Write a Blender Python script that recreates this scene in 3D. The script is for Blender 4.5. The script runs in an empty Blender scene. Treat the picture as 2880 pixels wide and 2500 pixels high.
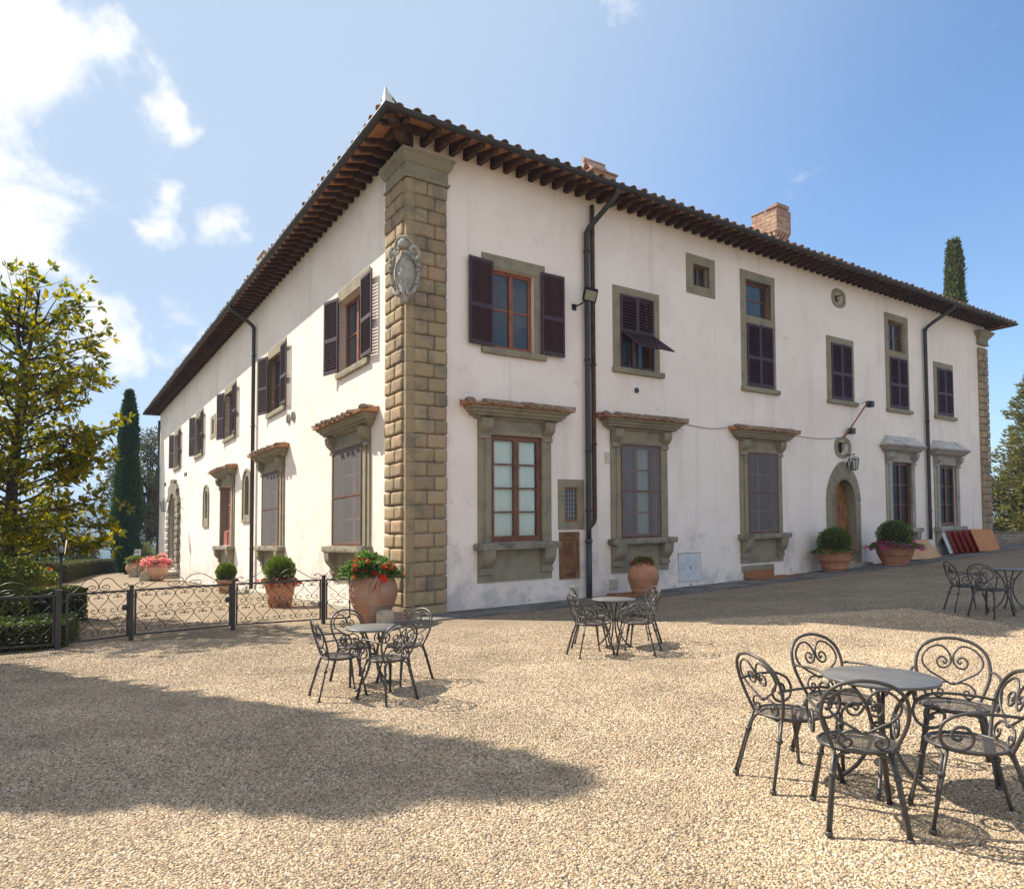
import bpy, bmesh, math, random
import numpy as np
from mathutils import Matrix, Vector, noise
random.seed(7)
RNG = np.random.default_rng(11)
S = bpy.context.scene
COL = S.collection
R = math.radians

# ------------------------------------------------------------------ camera
CAM_H = 1.8
cam_data = bpy.data.cameras.new('camera')
cam = bpy.data.objects.new('camera', cam_data)
COL.objects.link(cam)
cam_data.sensor_fit = 'HORIZONTAL'
cam_data.sensor_width = 36.0
cam_data.lens = 1953.4 / 2880 * 36.0
cam_data.shift_y = (1418.96 - 1250) / 2880
cam_data.clip_start = 0.05
cam_data.clip_end = 9000
_pitch, _roll = 0.04044, -0.00401
_fw = Vector((0, math.cos(_pitch), math.sin(_pitch)))
_up0 = Vector((0, -math.sin(_pitch), math.cos(_pitch)))
_rt0 = Vector((1, 0, 0))
_rt = _rt0 * math.cos(_roll) + _up0 * math.sin(_roll)
_up = -_rt0 * math.sin(_roll) + _up0 * math.cos(_roll)
M = Matrix((( _rt.x, _up.x, -_fw.x, 0), (_rt.y, _up.y, -_fw.y, 0), (_rt.z, _up.z, -_fw.z, CAM_H), (0, 0, 0, 1)))
cam.matrix_world = M
S.camera = cam

# ------------------------------------------------------------------ sun and sky
SUN_EL, SUN_AZ_T = R(45.5), R(-27)                 # elevation, heading of the light's travel on the ground
travel = Vector((math.cos(SUN_AZ_T) * math.cos(SUN_EL), math.sin(SUN_AZ_T) * math.cos(SUN_EL), -math.sin(SUN_EL)))
sun_data = bpy.data.lights.new('sun', 'SUN')
sun_data.energy = 5.0
sun_data.angle = R(0.55)
sun_data.color = (1.0, 0.92, 0.79)
sun = bpy.data.objects.new('sun', sun_data)
COL.objects.link(sun)
sun.rotation_euler = travel.to_track_quat('-Z', 'Y').to_euler()
sun.location = (-20, 10, 25)

W_ = bpy.data.worlds.new('World')
S.world = W_
W_.use_nodes = True
nt = W_.node_tree
nt.nodes.clear()
def N(tree, typ, **kw):
    n = tree.nodes.new(typ)
    for k, v in kw.items():
        if k in n.inputs.keys(): n.inputs[k].default_value = v
        else: setattr(n, k, v)
    return n
class MIX:
    """colour mix node with plain socket names"""
    def __init__(self, tree):
        n = tree.nodes.new('ShaderNodeMixRGB')
        self.inputs = {'Factor': n.inputs[0], 'A': n.inputs[1], 'B': n.inputs[2]}
        self.outputs = {'Result': n.outputs[0]}
wout = N(nt, 'ShaderNodeOutputWorld')
bg = N(nt, 'ShaderNodeBackground', Strength=0.13)
sky = N(nt, 'ShaderNodeTexSky', sky_type='NISHITA', sun_disc=False, sun_elevation=SUN_EL,
        sun_rotation=math.atan2(-travel.x, -travel.y), altitude=250, air_density=1.0, dust_density=0.7, ozone_density=1.2)
tc = N(nt, 'ShaderNodeTexCoord')
def L(a, b, tree=nt): tree.links.new(a, b)
nz = N(nt, 'ShaderNodeTexNoise', Scale=9.0, Detail=10.0, Roughness=0.6, Lacunarity=2.1, Distortion=0.25)
L(tc.outputs['Generated'], nz.inputs['Vector'])
wn = N(nt, 'ShaderNodeTexNoise', Scale=7.0, Detail=4.0, Roughness=0.6)
L(tc.outputs['Generated'], wn.inputs['Vector'])
w1 = N(nt, 'ShaderNodeVectorMath', operation='SUBTRACT'); L(wn.outputs['Color'], w1.inputs[0]); w1.inputs[1].default_value = (0.5, 0.5, 0.5)
w2_ = N(nt, 'ShaderNodeVectorMath', operation='SCALE'); L(w1.outputs[0], w2_.inputs[0]); w2_.inputs['Scale'].default_value = 0.16
warp = N(nt, 'ShaderNodeVectorMath', operation='ADD'); L(tc.outputs['Generated'], warp.inputs[0]); L(w2_.outputs[0], warp.inputs[1])
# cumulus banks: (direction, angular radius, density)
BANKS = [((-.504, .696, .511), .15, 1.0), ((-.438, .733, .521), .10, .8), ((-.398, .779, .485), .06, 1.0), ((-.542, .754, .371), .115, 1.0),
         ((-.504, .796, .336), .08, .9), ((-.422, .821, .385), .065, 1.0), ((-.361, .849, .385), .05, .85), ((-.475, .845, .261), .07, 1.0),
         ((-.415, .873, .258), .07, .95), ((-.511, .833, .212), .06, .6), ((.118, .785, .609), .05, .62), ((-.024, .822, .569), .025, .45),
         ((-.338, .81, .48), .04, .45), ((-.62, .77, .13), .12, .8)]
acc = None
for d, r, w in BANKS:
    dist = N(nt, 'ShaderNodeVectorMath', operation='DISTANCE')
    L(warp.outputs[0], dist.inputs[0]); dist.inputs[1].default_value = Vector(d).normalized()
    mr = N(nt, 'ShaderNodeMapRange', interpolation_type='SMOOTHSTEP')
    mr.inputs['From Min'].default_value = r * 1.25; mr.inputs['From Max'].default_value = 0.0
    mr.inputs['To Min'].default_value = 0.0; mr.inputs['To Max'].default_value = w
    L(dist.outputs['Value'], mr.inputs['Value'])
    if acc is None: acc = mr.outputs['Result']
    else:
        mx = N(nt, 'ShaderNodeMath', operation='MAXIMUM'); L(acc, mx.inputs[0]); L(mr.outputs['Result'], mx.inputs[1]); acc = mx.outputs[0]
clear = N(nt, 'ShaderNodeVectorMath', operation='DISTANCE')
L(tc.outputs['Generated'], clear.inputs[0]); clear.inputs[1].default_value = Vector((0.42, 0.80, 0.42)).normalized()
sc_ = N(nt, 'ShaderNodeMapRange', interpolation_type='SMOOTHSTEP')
sc_.inputs['From Min'].default_value = 0.95; sc_.inputs['From Max'].default_value = 1.45; sc_.inputs['To Max'].default_value = 0.78  # scattered clouds added out of view to raise fill on the shaded facade
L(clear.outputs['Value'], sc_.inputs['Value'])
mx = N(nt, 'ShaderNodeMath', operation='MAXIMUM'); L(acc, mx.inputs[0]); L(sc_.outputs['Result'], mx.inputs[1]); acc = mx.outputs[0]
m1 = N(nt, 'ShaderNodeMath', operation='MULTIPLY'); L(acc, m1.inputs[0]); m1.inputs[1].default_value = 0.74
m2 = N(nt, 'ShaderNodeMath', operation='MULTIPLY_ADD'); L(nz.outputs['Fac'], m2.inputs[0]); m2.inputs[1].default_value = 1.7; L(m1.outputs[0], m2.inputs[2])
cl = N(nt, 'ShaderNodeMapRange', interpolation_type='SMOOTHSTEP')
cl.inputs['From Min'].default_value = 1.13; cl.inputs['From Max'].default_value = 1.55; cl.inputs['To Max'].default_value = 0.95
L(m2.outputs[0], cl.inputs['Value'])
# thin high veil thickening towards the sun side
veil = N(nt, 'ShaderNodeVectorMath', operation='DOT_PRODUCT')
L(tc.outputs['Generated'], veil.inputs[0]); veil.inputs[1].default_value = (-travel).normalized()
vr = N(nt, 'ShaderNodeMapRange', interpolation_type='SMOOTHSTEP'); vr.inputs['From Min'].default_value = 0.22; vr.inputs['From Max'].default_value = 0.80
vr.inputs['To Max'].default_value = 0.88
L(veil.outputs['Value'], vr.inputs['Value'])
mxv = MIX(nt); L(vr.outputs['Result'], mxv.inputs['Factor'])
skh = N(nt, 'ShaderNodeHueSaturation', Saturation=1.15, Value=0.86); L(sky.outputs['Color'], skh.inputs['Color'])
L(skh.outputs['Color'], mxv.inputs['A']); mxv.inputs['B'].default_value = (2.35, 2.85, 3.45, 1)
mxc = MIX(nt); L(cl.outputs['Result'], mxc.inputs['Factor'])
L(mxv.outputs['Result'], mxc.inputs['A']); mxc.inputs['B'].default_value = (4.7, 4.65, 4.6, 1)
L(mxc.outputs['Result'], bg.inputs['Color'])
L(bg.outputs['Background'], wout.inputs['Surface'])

S.view_settings.view_transform = 'Standard'
S.view_settings.look = 'None'
S.view_settings.exposure = 0.95
S.view_settings.gamma = 1.0
S.view_settings.use_curve_mapping = False
S.render.engine = 'CYCLES'
S.cycles.max_bounces = 8
S.cycles.transparent_max_bounces = 12
S.cycles.use_denoising = True

# ------------------------------------------------------------------ materials
MATS = {}
def mat(name, base, rough=0.8, var=0.12, scale=3.0, bump=0.0, bscale=40.0, metal=0.0, spec=0.3, second=None, mix=(0.45, 0.65), objvar=0.0, hue=0.0, detail=6, coords='Object'):
    """procedural principled material: noise between base and a second tone, fine grain, bump, per-object variation"""
    m = bpy.data.materials.new(name); m.use_nodes = True
    t = m.node_tree; t.nodes.clear()
    o = N(t, 'ShaderNodeOutputMaterial'); b = N(t, 'ShaderNodeBsdfPrincipled')
    b.inputs['Roughness'].default_value = rough; b.inputs['Metallic'].default_value = metal
    b.inputs['Specular IOR Level'].default_value = spec
    c = N(t, 'ShaderNodeTexCoord')
    n1 = N(t, 'ShaderNodeTexNoise', Scale=scale, Detail=float(detail), Roughness=0.6)
    L(c.outputs[coords], n1.inputs['Vector'], t)
    r = N(t, 'ShaderNodeMapRange', interpolation_type='SMOOTHSTEP'); r.inputs['From Min'].default_value = mix[0]; r.inputs['From Max'].default_value = mix[1]
    L(n1.outputs['Fac'], r.inputs['Value'], t)
    sec = second or tuple(x * (1 - 2.2 * var) for x in base)
    mx = MIX(t); L(r.outputs['Result'], mx.inputs['Factor'], t)
    mx.inputs['A'].default_value = (*base, 1); mx.inputs['B'].default_value = (*sec, 1)
    n2 = N(t, 'ShaderNodeTexNoise', Scale=bscale, Detail=3.0, Roughness=0.6); L(c.outputs[coords], n2.inputs['Vector'], t)
    g = N(t, 'ShaderNodeMapRange'); g.inputs['From Min'].default_value = 0.3; g.inputs['From Max'].default_value = 0.7
    g.inputs['To Min'].default_value = 1 - var; g.inputs['To Max'].default_value = 1 + var
    L(n2.outputs['Fac'], g.inputs['Value'], t)
    hs = N(t, 'ShaderNodeHueSaturation'); L(mx.outputs['Result'], hs.inputs['Color'], t)
    if objvar > 0:
        oi = N(t, 'ShaderNodeObjectInfo')
        v = N(t, 'ShaderNodeMapRange'); v.inputs['To Min'].default_value = 1 - objvar; v.inputs['To Max'].default_value = 1 + objvar
        L(oi.outputs['Random'], v.inputs['Value'], t)
        mm = N(t, 'ShaderNodeMath', operation='MULTIPLY'); L(v.outputs['Result'], mm.inputs[0], t); L(g.outputs['Result'], mm.inputs[1], t)
        L(mm.outputs[0], hs.inputs['Value'], t)
        if hue:
            h1 = N(t, 'ShaderNodeMath', operation='MULTIPLY'); L(oi.outputs['Random'], h1.inputs[0], t); h1.inputs[1].default_value = 17.31
            h2 = N(t, 'ShaderNodeMath', operation='FRACT'); L(h1.outputs[0], h2.inputs[0], t)
            h3 = N(t, 'ShaderNodeMapRange'); h3.inputs['To Min'].default_value = 0.5 - hue; h3.inputs['To Max'].default_value = 0.5 + hue
            L(h2.outputs[0], h3.inputs['Value'], t); L(h3.outputs['Result'], hs.inputs['Hue'], t)
    else:
        L(g.outputs['Result'], hs.inputs['Value'], t)
    L(hs.outputs['Color'], b.inputs['Base Color'], t)
    if bump:
        bp = N(t, 'ShaderNodeBump', Strength=min(1.0, bump), Distance=0.02)
        L(n2.outputs['Fac'], bp.inputs['Height'], t); L(bp.outputs['Normal'], b.inputs['Normal'], t)
    L(b.outputs['BSDF'], o.inputs['Surface'], t)
    MATS[name] = m
    return m

def leaf_mat(name, c1, c2, trans=0.35, rough=0.5, tcol=None):
    """leaf: two tones mixed by the per-leaf 'tint' attribute, part of the light passing through"""
    m = bpy.data.materials.new(name); m.use_nodes = True
    t = m.node_tree; t.nodes.clear()
    o = N(t, 'ShaderNodeOutputMaterial'); b = N(t, 'ShaderNodeBsdfPrincipled', Roughness=rough)
    b.inputs['Specular IOR Level'].default_value = 0.4
    a = N(t, 'ShaderNodeAttribute', attribute_name='tint')
    mx = MIX(t); L(a.outputs['Fac'], mx.inputs['Factor'], t)
    mx.inputs['A'].default_value = (*c1, 1); mx.inputs['B'].default_value = (*c2, 1)
    L(mx.outputs['Result'], b.inputs['Base Color'], t)
    tr = N(t, 'ShaderNodeBsdfTranslucent')
    if tcol: tr.inputs['Color'].default_value = (*tcol, 1)
    else:
        hs = N(t, 'ShaderNodeHueSaturation', Saturation=1.1, Value=1.6); L(mx.outputs['Result'], hs.inputs['Color'], t); L(hs.outputs['Color'], tr.inputs['Color'], t)
    ms = N(t, 'ShaderNodeMixShader'); ms.inputs[0].default_value = trans
    L(b.outputs['BSDF'], ms.inputs[1], t); L(tr.outputs['BSDF'], ms.inputs[2], t)
    L(ms.outputs['Shader'], o.inputs['Surface'], t)
    MATS[name] = m
    return m

def veil_mat(name, col, opacity, rough=0.9, grid=0.0):
    """cloth or wire gauze: partly see-through"""
    m = bpy.data.materials.new(name); m.use_nodes = True
    t = m.node_tree; t.nodes.clear()
    o = N(t, 'ShaderNodeOutputMaterial'); b = N(t, 'ShaderNodeBsdfPrincipled', Roughness=rough)
    b.inputs['Base Color'].default_value = (*col, 1); b.inputs['Specular IOR Level'].default_value = 0.2
    tr = N(t, 'ShaderNodeBsdfTransparent'); ms = N(t, 'ShaderNodeMixShader'); ms.inputs[0].default_value = opacity
    if grid:
        c = N(t, 'ShaderNodeTexCoord'); v = N(t, 'ShaderNodeTexVoronoi', Scale=grid, Randomness=0.0); L(c.outputs['Object'], v.inputs['Vector'], t)
        r = N(t, 'ShaderNodeMapRange'); r.inputs['From Min'].default_value = 0.29; r.inputs['From Max'].default_value = 0.37; L(v.outputs['Distance'], r.inputs['Value'], t)
        L(r.outputs['Result'], ms.inputs[0], t)
    L(tr.outputs['BSDF'], ms.inputs[1], t); L(b.outputs['BSDF'], ms.inputs[2], t); L(ms.outputs['Shader'], o.inputs['Surface'], t)
    MATS[name] = m
    return m

def glass_mat(name, tint=(0.9, 0.95, 0.95), clear=0.85):
    m = bpy.data.materials.new(name); m.use_nodes = True
    t = m.node_tree; t.nodes.clear()
    o = N(t, 'ShaderNodeOutputMaterial'); g = N(t, 'ShaderNodeBsdfGlossy', Roughness=0.02); tr = N(t, 'ShaderNodeBsdfTransparent')
    tr.inputs['Color'].default_value = (*[x * clear for x in tint], 1)
    f = N(t, 'ShaderNodeFresnel', IOR=1.28); ms = N(t, 'ShaderNodeMixShader')
    L(f.outputs[0], ms.inputs[0], t); L(tr.outputs[0], ms.inputs[1], t); L(g.outputs[0], ms.inputs[2], t); L(ms.outputs[0], o.inputs['Surface'], t)
    MATS[name] = m
    return m

def plaster_mat():
    m = bpy.data.materials.new('plaster'); m.use_nodes = True
    t = m.node_tree; t.nodes.clear()
    o = N(t, 'ShaderNodeOutputMaterial'); b = N(t, 'ShaderNodeBsdfPrincipled', Roughness=0.93)
    b.inputs['Specular IOR Level'].default_value = 0.15
    c = N(t, 'ShaderNodeTexCoord')
    sep = N(t, 'ShaderNodeSeparateXYZ'); L(c.outputs['Object'], sep.inputs[0], t)
    big = N(t, 'ShaderNodeTexNoise', Scale=0.55, Detail=6.0, Roughness=0.65); L(c.outputs['Object'], big.inputs['Vector'], t)
    r1 = N(t, 'ShaderNodeMapRange', interpolation_type='SMOOTHSTEP'); r1.inputs['From Min'].default_value = 0.4; r1.inputs['From Max'].default_value = 0.68; L(big.outputs['Fac'], r1.inputs['Value'], t)
    base = MIX(t); L(r1.outputs['Result'], base.inputs['Factor'], t)
    base.inputs['A'].default_value = (0.87, 0.77, 0.68, 1); base.inputs['B'].default_value = (0.80, 0.69, 0.60, 1)
    # vertical rain streaks
    mp = N(t, 'ShaderNodeMapping'); mp.inputs['Scale'].default_value = (2.2, 2.2, 0.16); L(c.outputs['Object'], mp.inputs['Vector'], t)
    st = N(t, 'ShaderNodeTexNoise', Scale=1.0, Detail=5.0, Roughness=0.6); L(mp.outputs[0], st.inputs['Vector'], t)
    r2 = N(t, 'ShaderNodeMapRange', interpolation_type='SMOOTHSTEP'); r2.inputs['From Min'].default_value = 0.52; r2.inputs['From Max'].default_value = 0.76; r2.inputs['To Max'].default_value = 0.5; L(st.outputs['Fac'], r2.inputs['Value'], t)
    s1 = MIX(t); L(r2.outputs['Result'], s1.inputs['Factor'], t); L(base.outputs['Result'], s1.inputs['A'], t); s1.inputs['B'].default_value = (0.58, 0.50, 0.43, 1)
    # grey damp bloom patches, stronger low on the wall
    dn = N(t, 'ShaderNodeTexNoise', Scale=1.3, Detail=8.0, Roughness=0.72); L(c.outputs['Object'], dn.inputs['Vector'], t)
    low = N(t, 'ShaderNodeMapRange'); low.inputs['From Min'].default_value = 2.4; low.inputs['From Max'].default_value = -0.6; low.inputs['To Min'].default_value = -0.01; low.inputs['To Max'].default_value = 0.2; L(sep.outputs['Z'], low.inputs['Value'], t)
    ad = N(t, 'ShaderNodeMath', operation='ADD'); L(dn.outputs['Fac'], ad.inputs[0], t); L(low.outputs['Result'], ad.inputs[1], t)
    r3 = N(t, 'ShaderNodeMapRange', interpolation_type='SMOOTHSTEP'); r3.inputs['From Min'].default_value = 0.57; r3.inputs['From Max'].default_value = 0.76; r3.inputs['To Max'].default_value = 0.65; L(ad.outputs[0], r3.inputs['Value'], t)
    s2 = MIX(t); L(r3.outputs['Result'], s2.inputs['Factor'], t); L(s1.outputs['Result'], s2.inputs['A'], t); s2.inputs['B'].default_value = (0.47, 0.43, 0.41, 1)
    # flaked spots showing the render below
    fl = N(t, 'ShaderNodeTexNoise', Scale=3.6, Detail=5.0, Roughness=0.55); L(c.outputs['Object'], fl.inputs['Vector'], t)
    low2 = N(t, 'ShaderNodeMapRange'); low2.inputs['From Min'].default_value = 1.0; low2.inputs['From Max'].default_value = -0.5; low2.inputs['To Max'].default_value = 0.16; L(sep.outputs['Z'], low2.inputs['Value'], t)
    ad2 = N(t, 'ShaderNodeMath', operation='ADD'); L(fl.outputs['Fac'], ad2.inputs[0], t); L(low2.outputs['Result'], ad2.inputs[1], t)
    r4 = N(t, 'ShaderNodeMapRange'); r4.inputs['From Min'].default_value = 0.76; r4.inputs['From Max'].default_value = 0.775; L(ad2.outputs[0], r4.inputs['Value'], t)
    s3 = MIX(t); L(r4.outputs['Result'], s3.inputs['Factor'], t); L(s2.outputs['Result'], s3.inputs['A'], t); s3.inputs['B'].default_value = (0.36, 0.33, 0.30, 1)
    L(s3.outputs['Result'], b.inputs['Base Color'], t)
    fine = N(t, 'ShaderNodeTexNoise', Scale=14.0, Detail=6.0, Roughness=0.7); L(c.outputs['Object'], fine.inputs['Vector'], t)
    bh = N(t, 'ShaderNodeMath', operation='SUBTRACT'); L(fine.outputs['Fac'], bh.inputs[0], t); L(r4.outputs['Result'], bh.inputs[1], t)
    bp = N(t, 'ShaderNodeBump', Strength=0.35, Distance=0.02); L(bh.outputs[0], bp.inputs['Height'], t); L(bp.outputs['Normal'], b.inputs['Normal'], t)
    L(b.outputs['BSDF'], o.inputs['Surface'], t)
    MATS['plaster'] = m

def gravel_ground_mat():
    m = bpy.data.materials.new('gravel_bed'); m.use_nodes = True
    t = m.node_tree; t.nodes.clear()
    o = N(t, 'ShaderNodeOutputMaterial'); b = N(t, 'ShaderNodeBsdfPrincipled', Roughness=0.9); b.inputs['Specular IOR Level'].default_value = 0.2
    c = N(t, 'ShaderNodeTexCoord')
    v = N(t, 'ShaderNodeTexVoronoi', Scale=42.0, Randomness=1.0); L(c.outputs['Object'], v.inputs['Vector'], t)
    sp = N(t, 'ShaderNodeSeparateColor'); L(v.outputs['Color'], sp.inputs[0], t)
    cr = N(t, 'ShaderNodeValToRGB'); L(sp.outputs[0], cr.inputs['Fac'], t)
    e = cr.color_ramp; e.elements[0].position = 0.0; e.elements[0].color = (0.16, 0.13, 0.095, 1); e.elements[1].position = 1.0; e.elements[1].color = (0.52, 0.44, 0.34, 1)
    k = e.elements.new(0.45); k.color = (0.34, 0.262, 0.178, 1); k = e.elements.new(0.75); k.color = (0.42, 0.315, 0.20, 1)
    big = N(t, 'ShaderNodeTexNoise', Scale=0.7, Detail=5.0, Roughness=0.6); L(c.outputs['Object'], big.inputs['Vector'], t)
    g = N(t, 'ShaderNodeMapRange'); g.inputs['From Min'].default_value = 0.3; g.inputs['From Max'].default_value = 0.7; g.inputs['To Min'].default_value = 0.78; g.inputs['To Max'].default_value = 1.15; L(big.outputs['Fac'], g.inputs['Value'], t)
    gap = N(t, 'ShaderNodeMapRange'); gap.inputs['From Min'].default_value = 0.35; gap.inputs['From Max'].default_value = 0.75; gap.inputs['To Min'].default_value = 1.0; gap.inputs['To Max'].default_value = 0.55; L(v.outputs['Distance'], gap.inputs['Value'], t)
    mm = N(t, 'ShaderNodeMath', operation='MULTIPLY'); L(g.outputs['Result'], mm.inputs[0], t); L(gap.outputs['Result'], mm.inputs[1], t)
    hs = N(t, 'ShaderNodeHueSaturation', Saturation=1.04); L(cr.outputs['Color'], hs.inputs['Color'], t); L(mm.outputs[0], hs.inputs['Value'], t)
    L(hs.outputs['Color'], b.inputs['Base Color'], t)
    ih = N(t, 'ShaderNodeMath', operation='SUBTRACT'); ih.inputs[0].default_value = 1.0; L(v.outputs['Distance'], ih.inputs[1], t)
    bp = N(t, 'ShaderNodeBump', Strength=1.0, Distance=0.016); L(ih.outputs[0], bp.inputs['Height'], t); L(bp.outputs['Normal'], b.inputs['Normal'], t)
    L(b.outputs['BSDF'], o.inputs['Surface'], t)
    MATS['gravel_bed'] = m

def pebble_mat():
    m = bpy.data.materials.new('pebble'); m.use_nodes = True
    t = m.node_tree; t.nodes.clear()
    o = N(t, 'ShaderNodeOutputMaterial'); b = N(t, 'ShaderNodeBsdfPrincipled', Roughness=0.75); b.inputs['Specular IOR Level'].default_value = 0.3
    oi = N(t, 'ShaderNodeObjectInfo')
    cr = N(t, 'ShaderNodeValToRGB'); L(oi.outputs['Random'], cr.inputs['Fac'], t)
    e = cr.color_ramp; e.elements[0].position = 0.0; e.elements[0].color = (0.15, 0.12, 0.095, 1); e.elements[1].position = 1.0; e.elements[1].color = (0.66, 0.57, 0.46, 1)
    for p_, c_ in ((0.15, (0.28, 0.215, 0.15, 1)), (0.4, (0.43, 0.325, 0.215, 1)), (0.6, (0.52, 0.385, 0.24, 1)), (0.7, (0.38, 0.27, 0.16, 1)), (0.85, (0.51, 0.41, 0.295, 1))):
        k = e.elements.new(p_); k.color = c_
    ln = N(t, 'ShaderNodeTexNoise', Scale=0.85, Detail=5.0, Roughness=0.62); L(oi.outputs['Location'], ln.inputs['Vector'], t)
    lr = N(t, 'ShaderNodeMapRange'); lr.inputs['From Min'].default_value = 0.32; lr.inputs['From Max'].default_value = 0.68; lr.inputs['To Min'].default_value = 0.80; lr.inputs['To Max'].default_value = 1.24; L(ln.outputs['Fac'], lr.inputs['Value'], t)
    hs = N(t, 'ShaderNodeHueSaturation', Saturation=1.04); L(cr.outputs['Color'], hs.inputs['Color'], t); L(lr.outputs['Result'], hs.inputs['Value'], t)
    L(hs.outputs['Color'], b.inputs['Base Color'], t); L(b.outputs['BSDF'], o.inputs['Surface'], t)
    MATS['pebble'] = m

plaster_mat(); gravel_ground_mat(); pebble_mat()
mat('quoin_stone', (0.335, 0.245, 0.145), 0.9, 0.16, 2.2, 0.5, 30, second=(0.215, 0.175, 0.12), objvar=0.16, hue=0.012)
mat('surround_stone', (0.285, 0.245, 0.165), 0.9, 0.10, 2.6, 0.3, 45, second=(0.215, 0.19, 0.135))
mat('sill_stone', (0.27, 0.235, 0.17), 0.92, 0.2, 3.2, 0.7, 22, second=(0.13, 0.12, 0.1))
mat('pale_stone', (0.36, 0.325, 0.27), 0.92, 0.15, 2.0, 0.4, 25, second=(0.25, 0.23, 0.19))
mat('canopy_mortar', (0.52, 0.49, 0.45), 0.95, 0.18, 2.5, 0.5, 18, second=(0.33, 0.31, 0.28))
mat('shield_stone', (0.37, 0.35, 0.30), 0.9, 0.15, 6.0, 0.5, 30, second=(0.25, 0.245, 0.215))
mat('window_wood', (0.27, 0.085, 0.038), 0.5, 0.12, 5, 0.1, 60, second=(0.20, 0.06, 0.028), spec=0.4)
mat('brown_wood', (0.17, 0.065, 0.028), 0.5, 0.15, 4, 0.1, 50, second=(0.11, 0.04, 0.018), spec=0.4)
mat('hatch_wood', (0.23, 0.105, 0.038), 0.55, 0.2, 3, 0.15, 40, second=(0.14, 0.058, 0.022))
mat('door_wood', (0.27, 0.125, 0.042), 0.5, 0.18, 3, 0.15, 40, second=(0.17, 0.07, 0.026))
mat('red_door', (0.33, 0.12, 0.09), 0.65, 0.12, 4, 0.1, 50, second=(0.25, 0.085, 0.065))
mat('shutter_paint', (0.062, 0.030, 0.036), 0.55, 0.15, 6, 0.1, 70, second=(0.044, 0.022, 0.027), spec=0.4)
mat('rafter_wood', (0.088, 0.046, 0.026), 0.85, 0.25, 5, 0.4, 40, second=(0.045, 0.025, 0.016), objvar=0.2)
mat('soffit_tile', (0.44, 0.215, 0.105), 0.9, 0.16, 4, 0.3, 25, second=(0.31, 0.145, 0.075))
mat('roof_tile', (0.38, 0.235, 0.15), 0.9, 0.2, 9, 0.5, 40, second=(0.20, 0.175, 0.14), objvar=0.25, hue=0.02)
mat('copper', (0.062, 0.052, 0.045), 0.5, 0.15, 2, 0.1, 30, metal=0.25, second=(0.045, 0.05, 0.045))
mat('cast_iron', (0.07, 0.07, 0.075), 0.6, 0.1, 5, 0.1, 50)
mat('wrought_iron', (0.038, 0.034, 0.032), 0.5, 0.15, 8, 0.15, 80, second=(0.06, 0.045, 0.035), spec=0.45)
mat('chair_paint', (0.058, 0.052, 0.048), 0.42, 0.08, 10, 0.05, 90, spec=0.5, second=(0.048, 0.045, 0.042))
mat('table_paint', (0.135, 0.133, 0.128), 0.42, 0.06, 5, 0.04, 60, spec=0.45, second=(0.105, 0.105, 0.103))
mat('terracotta', (0.47, 0.225, 0.125), 0.85, 0.12, 3.5, 0.3, 35, second=(0.36, 0.17, 0.10), objvar=0.05)
mat('pale_terracotta', (0.55, 0.32, 0.19), 0.85, 0.12, 3.5, 0.3, 35, second=(0.45, 0.27, 0.17))
mat('weathered_terracotta', (0.36, 0.19, 0.12), 0.88, 0.16, 3.0, 0.35, 30, second=(0.33, 0.255, 0.20))
mat('brick', (0.36, 0.215, 0.145), 0.9, 0.25, 9, 0.6, 30, second=(0.40, 0.34, 0.27), objvar=0.18, hue=0.015)
mat('mortar', (0.40, 0.35, 0.29), 0.95, 0.15, 6, 0.4, 30)
mat('paving', (0.19, 0.172, 0.15), 0.9, 0.2, 1.6, 0.5, 30, second=(0.105, 0.097, 0.088), objvar=0.16)
mat('kerb_stone', (0.42, 0.375, 0.30), 0.92, 0.15, 3, 0.4, 30, second=(0.33, 0.29, 0.23), objvar=0.1)
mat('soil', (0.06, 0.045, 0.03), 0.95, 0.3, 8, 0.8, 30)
mat('lawn_base', (0.085, 0.10, 0.03), 0.95, 0.3, 3, 0.6, 40, second=(0.14, 0.115, 0.05))
mat('bark', (0.10, 0.075, 0.055), 0.95, 0.3, 6, 0.8, 25, second=(0.055, 0.042, 0.033))
mat('grey_bark', (0.075, 0.06, 0.048), 0.95, 0.25, 5, 0.6, 25, second=(0.045, 0.037, 0.03))
mat('forest', (0.05, 0.075, 0.028), 0.95, 0.3, 0.02, 0.0, 0.06, second=(0.03, 0.05, 0.02), detail=10)
mat('terrain', (0.07, 0.09, 0.035), 0.95, 0.3, 0.05, 0.0, 0.4, second=(0.11, 0.1, 0.05), detail=8)
mat('white_metal', (0.62, 0.63, 0.62), 0.5, 0.05, 2, 0.05, 30, second=(0.52, 0.54, 0.54))
mat('cream_plastic', (0.50, 0.49, 0.37), 0.6, 0.05, 4, 0, 30)
mat('sign_white', (0.75, 0.75, 0.72), 0.5, 0.03, 3, 0, 30)
mat('sign_ink', (0.03, 0.03, 0.03), 0.6, 0.05, 3, 0, 30)
mat('black_plastic', (0.02, 0.021, 0.024), 0.45, 0.05, 3, 0, 30)
mat('lamp_lens', (0.42, 0.42, 0.33), 0.25, 0.05, 3, 0, 30, spec=0.6)
mat('veneer', (0.52, 0.19, 0.03), 0.55, 0.12, 2.5, 0.05, 30, second=(0.42, 0.15, 0.03))
mat('red_edge', (0.26, 0.035, 0.02), 0.55, 0.15, 3, 0.1, 40)
mat('pale_ply', (0.56, 0.33, 0.15), 0.6, 0.1, 2.5, 0.05, 30, second=(0.48, 0.27, 0.12))
mat('board_wood', (0.33, 0.14, 0.06), 0.7, 0.2, 4, 0.2, 40, second=(0.24, 0.1, 0.045))
mat('dark_interior', (0.02, 0.017, 0.015), 0.9, 0.1, 2, 0, 30)
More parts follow.
